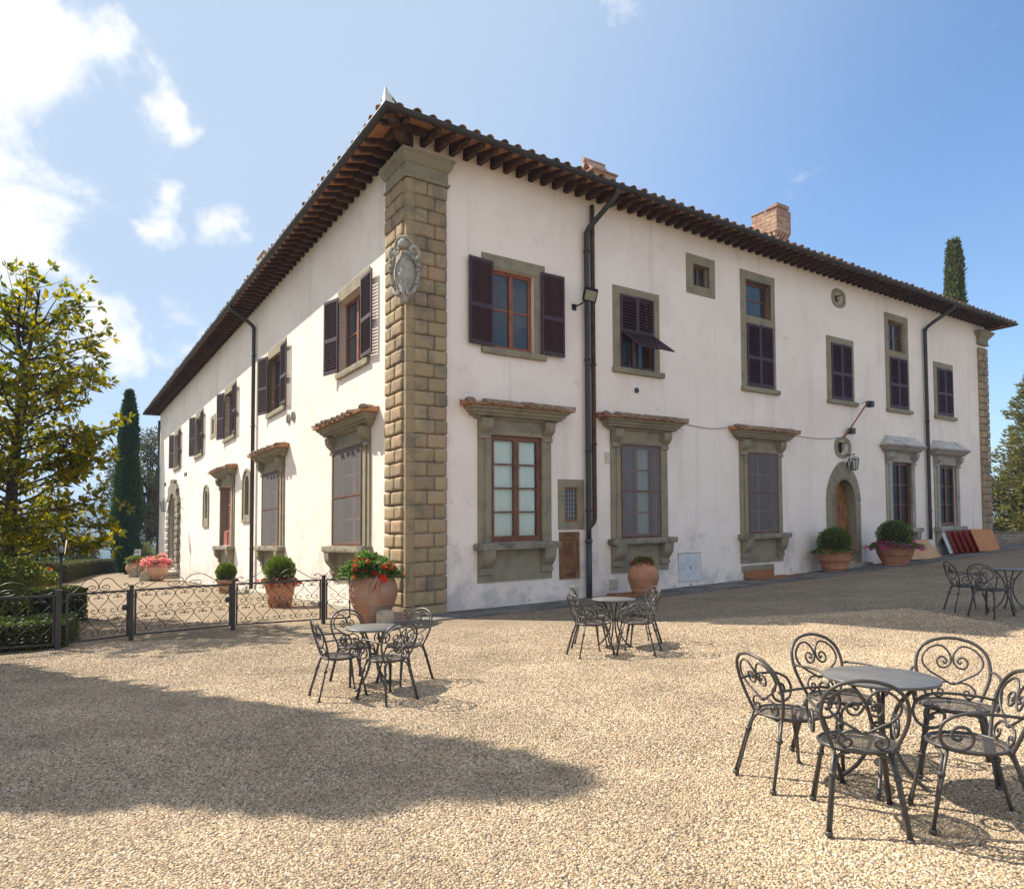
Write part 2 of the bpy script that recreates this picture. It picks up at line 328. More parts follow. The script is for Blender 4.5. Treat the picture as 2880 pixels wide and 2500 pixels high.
mat('pane_dark', (0.035, 0.042, 0.05), 0.06, 0.1, 1.2, 0, 30, spec=0.5, second=(0.06, 0.065, 0.07))
mat('pane_brown', (0.022, 0.014, 0.01), 0.35, 0.1, 1.2, 0, 30, spec=0.12)
mat('old_tile', (0.33, 0.235, 0.165), 0.92, 0.2, 11, 0.6, 45, second=(0.17, 0.155, 0.13), objvar=0.22, hue=0.02)
mat('marker_stone', (0.40, 0.345, 0.255), 0.95, 0.2, 7, 0.7, 30, second=(0.25, 0.22, 0.17))
mat('cable_grey', (0.35, 0.32, 0.3), 0.7, 0.05, 3, 0, 30)
veil_mat('curtain', (0.97, 0.95, 0.88), 0.98)
veil_mat('insect_screen', (0.25, 0.235, 0.23), 0.5)
veil_mat('seat_mesh', (0.06, 0.055, 0.05), 0.5, 0.42, grid=115.0)
glass_mat('pane_clear', clear=0.97)
glass_mat('lamp_glass', clear=0.75)
leaf_mat('magnolia_leaf', (0.065, 0.105, 0.014), (0.30, 0.235, 0.02), 0.52, 0.32)
leaf_mat('cypress_leaf', (0.022, 0.055, 0.016), (0.05, 0.095, 0.025), 0.15, 0.7)
leaf_mat('sun_cypress_leaf', (0.06, 0.085, 0.025), (0.12, 0.135, 0.045), 0.15, 0.7)  # paler copy of the cypress tones, sunlight put into the colour
leaf_mat('oak_leaf', (0.055, 0.065, 0.03), (0.13, 0.135, 0.075), 0.2, 0.55)
leaf_mat('conifer_leaf', (0.085, 0.10, 0.03), (0.23, 0.21, 0.065), 0.25, 0.7)
leaf_mat('box_leaf', (0.055, 0.105, 0.014), (0.16, 0.21, 0.035), 0.3, 0.5)
leaf_mat('hedge_leaf', (0.05, 0.09, 0.016), (0.17, 0.205, 0.045), 0.32, 0.45)
leaf_mat('dry_hedge_leaf', (0.06, 0.075, 0.02), (0.12, 0.12, 0.04), 0.25, 0.6)
leaf_mat('geranium_leaf', (0.055, 0.115, 0.02), (0.15, 0.22, 0.06), 0.35, 0.5)
leaf_mat('shrub_leaf', (0.06, 0.095, 0.02), (0.19, 0.20, 0.04), 0.35, 0.5)
leaf_mat('pale_shrub_leaf', (0.12, 0.15, 0.06), (0.22, 0.25, 0.11), 0.3, 0.5)
leaf_mat('red_petal', (0.62, 0.025, 0.012), (0.72, 0.07, 0.03), 0.3, 0.6)
leaf_mat('crimson_petal', (0.42, 0.01, 0.02), (0.50, 0.02, 0.03), 0.3, 0.6)
leaf_mat('pink_petal', (0.76, 0.24, 0.26), (0.85, 0.45, 0.42), 0.35, 0.6)
leaf_mat('magenta_petal', (0.55, 0.06, 0.26), (0.66, 0.13, 0.36), 0.35, 0.6)

# ------------------------------------------------------------------ mesh helpers
class MB:
    """collects polygons; T maps local coordinates to the final ones"""
    def __init__(self, T=None):
        self.v = []; self.f = []; self.sm = []; self.T = T
    def add(self, vs, fs, smooth=False):
        b = len(self.v)
        self.v += [tuple(p) for p in vs]
        self.f += [tuple(i + b for i in f) for f in fs]
        self.sm += [smooth] * len(fs)
    def box(self, x0, x1, y0, y1, z0, z1):
        vs = [(x0, y0, z0), (x1, y0, z0), (x1, y1, z0), (x0, y1, z0), (x0, y0, z1), (x1, y0, z1), (x1, y1, z1), (x0, y1, z1)]
        self.add(vs, [(3, 2, 1, 0), (4, 5, 6, 7), (0, 1, 5, 4), (1, 2, 6, 5), (2, 3, 7, 6), (3, 0, 4, 7)])
    def quad(self, a, b, c, d): self.add([a, b, c, d], [(0, 1, 2, 3)])
    def extr(self, poly, lo, hi, order='uoz', axis='u', smooth=False):
        """polygon in the two other axes swept along one axis ('u','o','z')"""
        n = len(poly); ia = 'uoz'.index(axis); oth = [i for i in range(3) if i != ia]
        vs = []
        for w in (lo, hi):
            for (p, q) in poly:
                c = [0, 0, 0]; c[ia] = w; c[oth[0]] = p; c[oth[1]] = q; vs.append(tuple(c))
        fs = [tuple(range(n))[::-1], tuple(range(n, 2 * n))]
        self.add(vs, fs)
        b = len(self.v) - 2 * n
        for i in range(n):
            j = (i + 1) % n
            self.f.append((b + i, b + j, b + n + j, b + n + i)); self.sm.append(smooth)
    def lathe(self, prof, cx=0, cy=0, seg=32, z0=0, wob=0.0):
        vs = []; fs = []; n = len(prof)
        for k in range(seg):
            a = 2 * math.pi * k / seg; w = 1 + wob * math.sin(2 * a + 1.1)
            for (r, z) in prof: vs.append((cx + r * w * math.cos(a), cy + r * w * math.sin(a), z0 + z))
        for k in range(seg):
            k2 = (k + 1) % seg
            for i in range(n - 1): fs.append((k * n + i, k2 * n + i, k2 * n + i + 1, k * n + i + 1))
        self.add(vs, fs, True)
    def tube(self, path, r, seg=6, closed=False, caps=True):
        P = np.array(path, float); n = len(P)
        rr = np.full(n, r, float) if np.isscalar(r) else np.array(r, float)
        if closed: T = np.roll(P, -1, 0) - np.roll(P, 1, 0)
        else:
            T = np.gradient(P, axis=0)
        T /= np.linalg.norm(T, axis=1)[:, None] + 1e-12
        a = np.array([0, 0, 1.0]) if abs(T[0][2]) < 0.9 else np.array([1.0, 0, 0])
        nn = np.cross(T[0], a); nn /= np.linalg.norm(nn)
        vs = []
        for i in range(n):
            nn = nn - T[i] * (nn @ T[i]); nn /= np.linalg.norm(nn) + 1e-12
            bb = np.cross(T[i], nn)
            for k in range(seg):
                t = 2 * math.pi * k / seg
                vs.append(tuple(P[i] + rr[i] * (math.cos(t) * nn + math.sin(t) * bb)))
        fs = []
        for i in range(n if closed else n - 1):
            j = (i + 1) % n
            for k in range(seg):
                k2 = (k + 1) % seg
                fs.append((i * seg + k, i * seg + k2, j * seg + k2, j * seg + k))
        self.add(vs, fs, True)
        if caps and not closed:
            b = len(self.v) - n * seg
            self.f.append(tuple(b + k for k in range(seg))[::-1]); self.sm.append(False)
            self.f.append(tuple(b + (n - 1) * seg + k for k in range(seg))); self.sm.append(False)
    def moulding(self, u0, u1, prof):
        """profile [(o, z)] run round three sides of a block on a wall, mitred"""
        n = len(prof); vs = []
        for (o, z) in prof: vs += [(u0 - o, 0.0, z), (u0 - o, o, z), (u1 + o, o, z), (u1 + o, 0.0, z)]
        fs = []
        for i in range(n - 1):
            for k in range(3): fs.append((4 * i + k, 4 * i + k + 1, 4 * i + 4 + k + 1, 4 * i + 4 + k))
        fs.append((0, 1, 2, 3)); e = 4 * (n - 1); fs.append((e + 3, e + 2, e + 1, e))
        self.add(vs, fs)
    def ring(self, outer, inner, o_front, o_back_in, o_back_out):
        """flat frame between two outlines in (u, z) with inner reveal and outer edge"""
        n = len(outer); vs = [(p[0], o_front, p[1]) for p in outer] + [(p[0], o_front, p[1]) for p in inner] \
            + [(p[0], o_back_out, p[1]) for p in outer] + [(p[0], o_back_in, p[1]) for p in inner]
        fs = []
        for i in range(n):
            j = (i + 1) % n
            fs += [(i, j, n + j, n + i), (i, 2 * n + i, 2 * n + j, j), (n + i, n + j, 3 * n + j, 3 * n + i)]
        self.add(vs, fs)
    def rough_box(self, x0, x1, y0, y1, z0, z1, nx, ny, nz, amp, freq=5.0, seed=0.0, r=0.0):
        """subdivided box with worn, uneven faces"""
        def lat(n, lo, hi): return [lo + (hi - lo) * i / n for i in range(n + 1)]
        X, Y, Z = lat(nx, x0, x1), lat(ny, y0, y1), lat(nz, z0, z1)
        idx = {}; vs = []
        def vid(i, j, k):
            key = (i, j, k)
            if key not in idx:
                p = Vector((X[i], Y[j], Z[k]))
                if amp:
                    d = noise.noise_vector(p * freq + Vector((seed, seed * 1.7, -seed)))
                    p = p + d * amp
                if r:
                    c = Vector((min(max(p.x, x0 + r), x1 - r), min(max(p.y, y0 + r), y1 - r), min(max(p.z, z0 + r), z1 - r)))
                    d = p - c
                    if d.length > r: p = c + d.normalized() * r
                idx[key] = len(vs); vs.append(tuple(p))
            return idx[key]
        fs = []
        for i in range(nx):
            for j in range(ny):
                fs.append((vid(i, j, 0), vid(i, j + 1, 0), vid(i + 1, j + 1, 0), vid(i + 1, j, 0)))
                fs.append((vid(i, j, nz), vid(i + 1, j, nz), vid(i + 1, j + 1, nz), vid(i, j + 1, nz)))
        for i in range(nx):
            for k in range(nz):
                fs.append((vid(i, 0, k), vid(i + 1, 0, k), vid(i + 1, 0, k + 1), vid(i, 0, k + 1)))
                fs.append((vid(i, ny, k), vid(i, ny, k + 1), vid(i + 1, ny, k + 1), vid(i + 1, ny, k)))
        for j in range(ny):
            for k in range(nz):
                fs.append((vid(0, j, k), vid(0, j, k + 1), vid(0, j + 1, k + 1), vid(0, j + 1, k)))
                fs.append((vid(nx, j, k), vid(nx, j + 1, k), vid(nx, j + 1, k + 1), vid(nx, j, k + 1)))
        self.add(vs, fs)
    def mesh(self, name, material):
        me = bpy.data.meshes.new(name)
        vs = [self.T(*p) for p in self.v] if self.T else self.v
        me.from_pydata(vs, [], self.f)
        me.polygons.foreach_set('use_smooth', self.sm)
        me.materials.append(MATS[material] if isinstance(material, str) else material)
        me.update()
        return me

INV = {}
def link(name, me, parent=None, mtx=None, kind=None, label=None, hide=None):
    o = bpy.data.objects.new(name, me); COL.objects.link(o)
    if mtx is not None: o.matrix_basis = mtx
    if parent is not None:
        o.parent = parent
        if parent.name in INV: o.matrix_parent_inverse = INV[parent.name]
    if kind: o['kind'] = kind
    if label: o['label'] = label
    return o
def obj(name, mb, material, parent=None, **kw): return link(name, mb.mesh(name, material), parent, **kw)
def tag(o, label, cat, group=None):
    o['label'] = label; o['category'] = cat
    if group: o['group'] = group
    return o
def thing(name, label, cat, loc=(0, 0, 0), rz=0.0, group=None, world=False):
    """an Empty at the thing's base; with world=True its parts are modelled in world coordinates"""
    o = bpy.data.objects.new(name, None); COL.objects.link(o)
    o.empty_display_size = 0.2
    o.location = loc; o.rotation_euler = (0, 0, rz)
    if world: INV[o.name] = (Matrix.Translation(Vector(loc)) @ Matrix.Rotation(rz, 4, 'Z')).inverted()
    return tag(o, label, cat, group)
def dup(root, loc, rz, label, group=None, scale=None):
    r = root.copy(); COL.objects.link(r); r.location = loc; r.rotation_euler = (0, 0, rz)
    r['label'] = label
    if group: r['group'] = group
    if scale: r.scale = (scale,) * 3
    for ch in list(root.children):
        c = ch.copy(); COL.objects.link(c); c.parent = r
        for g in list(ch.children):
            d = g.copy(); COL.objects.link(d); d.parent = c
    return r

def spline(pts, n=8, closed=False):
    """Catmull-Rom through the points"""
    P = [np.array(p, float) for p in pts]
    out = []; m = len(P)
    for i in range(m if closed else m - 1):
        p1, p2 = P[i], P[(i + 1) % m]
        p0 = P[i - 1] if (i > 0 or closed) else 2 * p1 - p2
        p3 = P[(i + 2) % m] if (i + 2 < m or closed) else 2 * p2 - p1
        for k in range(n):
            t = k / n
            out.append(0.5 * ((2 * p1) + (-p0 + p2) * t + (2 * p0 - 5 * p1 + 4 * p2 - p3) * t * t + (-p0 + 3 * p1 - 3 * p2 + p3) * t ** 3))
    if not closed: out.append(P[-1])
    return out

def leaf_mesh(name, base, dirs, length, width, material, fold=0.25, roll=None, tint=None, droop=0.0):
    """one mesh of many folded leaves: base point, direction, length, width (arrays)"""
    n = len(base); base = np.asarray(base, float); d = np.asarray(dirs, float)
    d /= np.linalg.norm(d, axis=1)[:, None] + 1e-9
    rv = RNG.normal(size=(n, 3)) if roll is None else np.asarray(roll, float)
    s = np.cross(d, rv); s /= np.linalg.norm(s, axis=1)[:, None] + 1e-9
    up = np.cross(s, d)
    Ln = np.broadcast_to(np.asarray(length, float), (n,))[:, None]; Wd = np.broadcast_to(np.asarray(width, float), (n,))[:, None]
    mid = base + d * Ln * 0.45
    tip = base + d * Ln - np.array([0, 0, 1.0]) * Ln * droop
    a = mid + s * Wd * 0.5 + up * Wd * fold; b = mid - s * Wd * 0.5 + up * Wd * fold
    V = np.stack([base, a, tip, b], 1).reshape(-1, 3)
    i = np.arange(n) * 4
    F = np.stack([i, i + 1, i + 2, i, i + 2, i + 3], 1).reshape(-1)
    me = bpy.data.meshes.new(name)
    me.vertices.add(4 * n); me.vertices.foreach_set('co', V.astype(np.float32).ravel())
    me.loops.add(6 * n); me.loops.foreach_set('vertex_index', F.astype(np.int32))
    me.polygons.add(2 * n); me.polygons.foreach_set('loop_start', (np.arange(2 * n) * 3).astype(np.int32))
    me.polygons.foreach_set('loop_total', np.full(2 * n, 3, np.int32))
    t = RNG.random(n) if tint is None else np.clip(tint, 0, 1)
    at = me.attributes.new('tint', 'FLOAT', 'POINT'); at.data.foreach_set('value', np.repeat(t, 4).astype(np.float32))
    me.materials.append(MATS[material]); me.update(calc_edges=True)
    return me

# ------------------------------------------------------------------ the lie of the land
GC = [-0.007475, 0.040376, 0.007772, 0.001168, -0.000182, -0.000581]
def G(x, y):
    """ground height: the forecourt climbs to the right and falls away to the left"""
    x = min(max(x, -34.0), 30.0); y = min(max(y, -6.0), 58.0)
    return GC[0] + GC[1] * x + GC[2] * y + GC[3] * x * x + GC[4] * x * y + GC[5] * y * y

# villa plan: corner C, right facade runs along DR, left facade along DL
CX, CY, AZ = -2.39816, 15.87921, 0.59556
DR = np.array([math.cos(AZ), math.sin(AZ)]); DL = np.array([-math.sin(AZ), math.cos(AZ)])
KR, KL = 0.01875, -0.01282          # both facades sheared up or down along their length to match image lines
LEN_R, LEN_L = 30.2, 40.6
def WR(u, o, z): return (CX + DR[0] * u - DL[0] * o, CY + DR[1] * u - DL[1] * o, z + KR * u)
def WL(u, o, z): return (CX + DL[0] * u - DR[0] * o, CY + DL[1] * u - DR[1] * o, z + KL * u)
FW = {'R': WR, 'L': WL}
def frame(side, u, o, z):
    """matrix at a facade point: x along the wall, y outwards, z up"""
    p = FW[side](u, o, z)
    if side == 'R': ax = -DR; ay = -DL      # local x runs towards the corner
    else: ax = DL; ay = -DR
    return Matrix(((ax[0], ay[0], 0, p[0]), (ax[1], ay[1], 0, p[1]), (0, 0, 1, p[2]), (0, 0, 0, 1)))

# ------------------------------------------------------------------ the setting: ground sheets
def sheet(name, xs, ys, zf, material, label=None):
    vs = [(x, y, zf(x, y)) for y in ys for x in xs]; nx = len(xs)
    fs = [(j * nx + i, j * nx + i + 1, (j + 1) * nx + i + 1, (j + 1) * nx + i) for j in range(len(ys) - 1) for i in range(nx - 1)]
    mb = MB(); mb.add(vs, fs, True)
    return obj(name, mb, material, kind='structure')
def far_ground(x, y):
    d = max(0.0, -34 - x, y - 60, x - 46, -30 - y)
    return G(x, y) - 0.06 - 55 * (1 - math.exp(-d / 170.0)) * (1 if x < 46 else 0.35)
def nonlin(a, b, n, p=1.0): return [a + (b - a) * (i / n) ** p for i in range(n + 1)]
xs = sorted(set([round(-34 - 1 * (1.32 ** i - 1) * 3, 2) for i in range(22)] + [float(i) for i in range(-34, 47, 2)] + [round(46 + (1.32 ** i - 1) * 3, 2) for i in range(22)]))
ys = sorted(set([float(i) for i in range(-30, 61, 2)] + [round(60 + (1.32 ** i - 1) * 3, 2) for i in range(23)] + [round(-30 - (1.5 ** i - 1) * 3, 2) for i in range(14)]))
terrain = sheet('terrain', xs, ys, far_ground, 'terrain')
gravel = sheet('gravel_ground', [-30 + i for i in range(0, 77)], [-30 + i for i in range(0, 89)], G, 'gravel_bed')
def hill_z(x, y, h, cx, wd):
    return h * math.exp(-((x - cx) / wd) ** 2) * (0.86 + 0.14 * noise.noise(Vector((x / 260.0, y / 260.0, 0.3)))) + 7 * noise.noise(Vector((x / 90.0, y / 90.0, 1.7))) + 3.0 * noise.noise(Vector((x / 24.0, y / 24.0, 4.7)))
def ridge(name, y0, h, cx, wd, x0, x1, n, depth):
    vs = []; fs = []; rows = [(-1.0, 0.0), (-0.7, 0.3), (-0.4, 0.63), (-0.2, 0.85), (-0.08, 0.96), (0, 1.0), (0.3, 0.9), (1.0, 0.2)]
    for (a, k) in rows:
        for i in range(n + 1):
            x = x0 + (x1 - x0) * i / n; y = y0 + a * depth + 60 * math.sin(x / 410.0)
            vs.append((x, y, -58 + k * (hill_z(x, y, h, cx, wd) + 58)))
    for r in range(len(rows) - 1):
        for i in range(n): fs.append((r * (n + 1) + i, r * (n + 1) + i + 1, (r + 1) * (n + 1) + i + 1, (r + 1) * (n + 1) + i))
    mb = MB(); mb.add(vs, fs, True)
    return obj(name, mb, 'forest', kind='structure')
ridge('hills', 1650, 88, -1150, 1500, -2900, 2600, 260, 520)

# lawn of the garden left of the drive
def lawn():
    edge = [(-8.9, 12.45), (-8.4, 13.6), (-9.9, 16.0), (-12.2, 19.0), (-17.2, 26.8), (-23.0, 35.5), (-27.5, 46.0), (-31.5, 57.0), (-33.0, 60.0)]
    vs = []; fs = []
    for (x, y) in edge:
        for k in range(9):
            xx = x + (-36 - x) * k / 8; vs.append((xx, y, G(xx, y) + 0.006))
    for i in range(len(edge) - 1):
        for k in range(8): fs.append((i * 9 + k, i * 9 + k + 1, (i + 1) * 9 + k + 1, (i + 1) * 9 + k))
    mb = MB(); mb.add(vs, fs, True); obj('lawn', mb, 'lawn_base', kind='structure')
lawn()

# ------------------------------------------------------------------ the villa
villa = thing('villa', 'long cream plastered two storey villa with rusticated sandstone corner, shuttered windows and deep tiled eaves', 'villa', (CX, CY, -0.1), world=True)
HOLES = {'R': [], 'L': []}
def rect(u0, u1, z0, z1): return [(u0, z0), (u1, z0), (u1, z1), (u0, z1)]

def cons(mb, u0, u1, z0, z1, reach):
    """S-shaped console profile swept across its width"""
    h = z1 - z0; P = []
    for i in range(15):
        t = i / 14
        o = reach * (0.30 + 0.62 * (math.sin((t - 0.12) * math.pi * 0.93) if t > 0.12 else 0) ** 1.0) if t < 0.62 else reach * (0.30 + 0.62 * math.sin(0.5 * math.pi * 0.93) + (0.08) * (t - 0.62) / 0.38)
        P.append((max(0.02, o if t > 0.06 else reach * 0.42), z0 + h * t))
    mb.extr([(0.0, z0)] + P + [(0.0, z1)], u0, u1, axis='u')

def pane_grid(win, side, u0, u1, z0, z1, o, cols, rows, wood, glass='pane_dark', bar=0.045, fw=0.085, mull=0.1, curtain=False, depth=0.06):
    """wooden window: outer frame, two casements split by a mullion, glazing bars, panes, net curtain behind"""
    T = FW[side]; mb = MB(T)
    mb.box(u0, u0 + fw, o - depth, o, z0, z1); mb.box(u1 - fw, u1, o - depth, o, z0, z1)
    mb.box(u0 + fw, u1 - fw, o - depth, o, z0, z0 + fw * 1.15); mb.box(u0 + fw, u1 - fw, o - depth, o, z1 - fw, z1)
    iu0, iu1, iz0, iz1 = u0 + fw, u1 - fw, z0 + fw * 1.15, z1 - fw
    um = (iu0 + iu1) / 2; cells = []
    half = [(iu0, um - mull / 2), (um + mull / 2, iu1)] if cols >= 2 else [(iu0, iu1)]
    if cols >= 2: mb.box(um - mull / 2, um + mull / 2, o - depth + 0.004, o + 0.014, iz0, iz1)
    zs = [iz0 + (iz1 - iz0) * i / rows for i in range(rows + 1)]
    for (a, b) in half:
        for i in range(1, rows): mb.box(a, b, o - depth + 0.008, o - 0.008, zs[i] - bar / 2, zs[i] + bar / 2)
        for i in range(rows): cells.append((a, b, zs[i] + (bar / 2 if i else 0), zs[i + 1] - (bar / 2 if i < rows - 1 else 0)))
    obj('window_frame', mb, wood, win)
    for (a, b, c, d) in cells:
        g = MB(T); g.box(a - 0.004, b + 0.004, o - depth / 2 - 0.006, o - depth / 2, c - 0.004, d + 0.004); obj('pane', g, glass, win)
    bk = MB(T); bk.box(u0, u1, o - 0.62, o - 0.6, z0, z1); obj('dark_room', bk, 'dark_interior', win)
    if curtain:
        c = MB(T); n = 64; pts = []
        if curtain is not True: iu0, iu1 = iu0 + (iu1 - iu0) * curtain[0], iu0 + (iu1 - iu0) * curtain[1]
        for i in range(n + 1):
            u = iu0 + (iu1 - iu0) * i / n; pts.append((u, o - depth - 0.035 + 0.022 * math.sin(i * 1.55) + 0.012 * math.sin(i * 0.63)))
        vs = [(u, oo, iz0) for u, oo in pts] + [(u, oo, iz1) for u, oo in pts]
        c.add(vs, [(i, i + 1, n + 2 + i, n + 1 + i) for i in range(n)], True); obj('curtain', c, 'curtain', win)

# --- louvred shutters (shared meshes per size); each slat its own piece on the nearer windows
def shutter_meshes(w, h, mid=0.46, flap=False):
    st, rl, th = 0.062, 0.11, 0.036
    fr = MB()
    if not flap:
        fr.box(0, st, -th / 2, th / 2, 0, h); fr.box(w - st, w, -th / 2, th / 2, 0, h)
        fr.box(st, w - st, -th / 2, th / 2, 0, rl); fr.box(st, w - st, -th / 2, th / 2, h - rl * 0.7, h)
        fr.box(st, w - st, -th / 2, th / 2, h * mid - rl / 2, h * mid + rl / 2)
        spans = [(rl, h * mid - rl / 2), (h * mid + rl / 2, h - rl * 0.7)]
        fr.box(w * 0.42, w * 0.58, th / 2, th / 2 + 0.015, 0.03, 0.05)
    else:
        fr.box(0, st, -th / 2, th / 2, 0, h); fr.box(w - st, w, -th / 2, th / 2, 0, h)
        fr.box(st, w - st, -th / 2, th / 2, 0, st); fr.box(st, w - st, -th / 2, th / 2, h - st, h)
        spans = [(st, h - st)]
    pos = []
    for (a, b) in spans:
        n = max(3, int(round((b - a) / 0.083)))
        for i in range(n): pos.append(a + (b - a) * (i + 0.5) / n)
    sl = MB(); c, s = math.cos(R(54)), math.sin(R(54)); hw, ht = 0.046, 0.005
    q = [(-hw * c - ht * s, hw * s - ht * c), (hw * c - ht * s, -hw * s - ht * c), (hw * c + ht * s, -hw * s + ht * c), (-hw * c + ht * s, hw * s + ht * c)]
    sl.extr(q, st, w - st, axis='u')
    joined = MB()
    for z in pos:
        b = len(joined.v); joined.v += [(x, y, zz + z) for (x, y, zz) in sl.v]; joined.f += [tuple(i + b for i in f) for f in sl.f]; joined.sm += [False] * len(sl.f)
    return fr.mesh('shutter', 'shutter_paint'), sl.mesh('slat', 'shutter_paint'), joined.mesh('slats', 'shutter_paint'), pos
SHM = {}
def shutter(side, u, o, z, w, h, ang=0.0, away=1, detail=True, flap=False, tilt=0.0, opened=False):
    """leaf hinged at u, spreading to larger u (away=1) or smaller u (-1); ang turns its free end off the wall"""
    key = (round(w, 2), round(h, 2), flap)
    if key not in SHM: SHM[key] = shutter_meshes(w, h, flap=flap)
    fr, sl, jn, pos = SHM[key]
    sgn = away if side == 'L' else -away
    m = frame(side, u, o, z)
    if sgn > 0: m = m @ Matrix.Rotation(ang, 4, 'Z')
    else: m = m @ Matrix.Rotation(-ang, 4, 'Z') @ Matrix.Translation((-w, 0, 0))
    if tilt: m = m @ Matrix.Translation((0, 0, h)) @ Matrix.Rotation(tilt, 4, 'X') @ Matrix.Translation((0, 0, -h))
    if opened: m = m @ Matrix.Translation((w / 2, 0, 0)) @ Matrix.Rotation(math.pi, 4, 'Z') @ Matrix.Translation((-w / 2, 0, 0))   # swung open: its inner face shows
    s = link('shutter', fr, villa, m)
    if detail:
        for zz in pos: link('slat', sl, s, Matrix.Translation((0, 0, zz)))
    else: link('slats', jn, s, None, kind='stuff')
    return s

def upper_window(side, l0, l1, u0, u1, z0=6.38, z1=8.42, top=8.74, wood='window_wood', pane_o=-0.13):
    """stone lintel, jambs and sill round a casement of four lights"""
    T = FW[side]; HOLES[side].append((u0, u1, z0, z1)); mb = MB(T)
    mb.box(l0, l1, -0.30, 0.022, z1, top)
    mb.box(l0, u0, -0.30, 0.020, z0, z1 - 0.003); mb.box(u1, l1, -0.30, 0.020, z0, z1 - 0.003)
    w = obj('window', mb, 'surround_stone', villa)
    s = MB(T); s.rough_box(l0 - 0.02, l1 + 0.02, -0.28, 0.10, 6.2, z0 - 0.004, 14, 3, 2, 0.028, 4.0, l0, 0.03); obj('sill', s, 'surround_stone', w)
    pane_grid(w, side, u0 + 0.004, u1 - 0.004, z0, z1 - 0.004, pane_o, 2, 2, wood, fw=0.1, mull=0.12)
    return w
def closed_window(u0, u1, z0, z1, iu0, iu1, iz0, iz1, sill=True, upper=None):
    """stone surround in the right facade, closed louvres, optional little light above"""
    T = WR; mb = MB(T); HOLES['R'].append((iu0, iu1, iz0, iz1))
    lo = z0 if not sill else z0
    if upper:
        a0, a1, b0, b1 = upper; HOLES['R'].append((a0, a1, b0, b1))
        mb.box(u0, u1, -0.22, 0.02, b1, z1); mb.box(u0, u1, -0.22, 0.02, iz1, b0)
        mb.box(u0, a0, -0.22, 0.019, b0 + 0.002, b1 - 0.002); mb.box(a1, u1, -0.22, 0.019, b0 + 0.002, b1 - 0.002)
    else: mb.box(u0, u1, -0.22, 0.02, iz1, z1)
    mb.box(u0, iu0, -0.22, 0.018, lo, iz1 - 0.002); mb.box(iu1, u1, -0.22, 0.018, lo, iz1 - 0.002)
    w = obj('window', mb, 'surround_stone', villa)
    s = MB(T); s.rough_box(u0 - 0.04, u1 + 0.12, -0.2, 0.12, z0 - 0.16, z0 - 0.003, 10, 2, 2, 0.012, 4.0, u0, 0.02); obj('sill', s, 'surround_stone', w)
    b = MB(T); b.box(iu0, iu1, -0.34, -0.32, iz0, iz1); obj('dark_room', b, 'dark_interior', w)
    return w

# upper floor, left facade: five casements with open louvres
LW = [(2.22, 4.52), (9.62, 11.92), (17.06, 19.36), (24.45, 26.65), (31.55, 33.95)]
for i, (a, b) in enumerate(LW):
    upper_window('L', a, b, a + 0.42, b - 0.04, pane_o=-0.21)
    shutter('L', b - 0.14, 0.07, 6.40, 0.70, 2.14, R(14), 1, detail=i < 3, opened=True)
    shutter('L', a + 0.45, 0.075, 6.40, 0.84, 2.14, R(3), -1, detail=i < 3, opened=True)
# first window of the right facade
upper_window('R', 2.0, 3.96, 2.31, 3.62)
shutter('R', 2.30, 0.075, 6.37, 0.72, 2.16, R(3), -1, opened=True)
shutter('R', 3.80, 0.075, 6.37, 0.74, 2.18, R(3), 1, opened=True)
# second window: louvres closed above, lower flaps pushed out
w2 = closed_window(6.36, 8.22, 6.36, 8.71, 6.64, 7.98, 6.39, 8.49)
pane_grid(w2, 'R', 6.66, 7.96, 6.40, 7.42, -0.16, 2, 1, 'brown_wood', fw=0.09)
fm = MB(WR); fm.box(6.645, 6.70, -0.02, 0.045, 6.39, 7.42); fm.box(7.92, 7.975, -0.02, 0.045, 6.39, 7.42); fm.box(6.70, 7.92, -0.02, 0.045, 6.39, 6.44); fm.box(7.285, 7.335, -0.02, 0.045, 6.44, 7.42)
obj('shutter_frame', fm, 'shutter_paint', w2)
shutter('R', 6.645, 0.03, 7.42, 0.664, 1.07, 0, 1, flap=True); shutter('R', 7.975, 0.03, 7.42, 0.664, 1.07, 0, -1, flap=True)
shutter('R', 6.66, 0.05, 6.41, 0.65, 1.0, 0, 1, flap=True, tilt=R(52)); shutter('R', 7.96, 0.05, 6.41, 0.65, 1.0, 0, -1, flap=True, tilt=R(52))
# small square light
def small_light(u0, u1, z0, z1, iu0, iu1, iz0, iz1, wood='brown_wood', side='R'):
    HOLES[side].append((iu0, iu1, iz0, iz1)); T = FW[side]
    mb = MB(T); mb.ring(rect(u0, u1, z0, z1), rect(iu0, iu1, iz0, iz1), 0.02, -0.24, -0.02); w = obj('window', mb, 'surround_stone', villa)
    pane_grid(w, side, iu0, iu1, iz0, iz1, -0.17, 2, 1, wood, fw=0.07, mull=0.07)
    return w
small_light(9.43, 10.76, 9.02, 10.26, 9.74, 10.49, 9.30, 9.98)
small_light(21.35, 22.55, 6.78, 7.92, 21.72, 22.15, 7.02, 7.70, side='L')
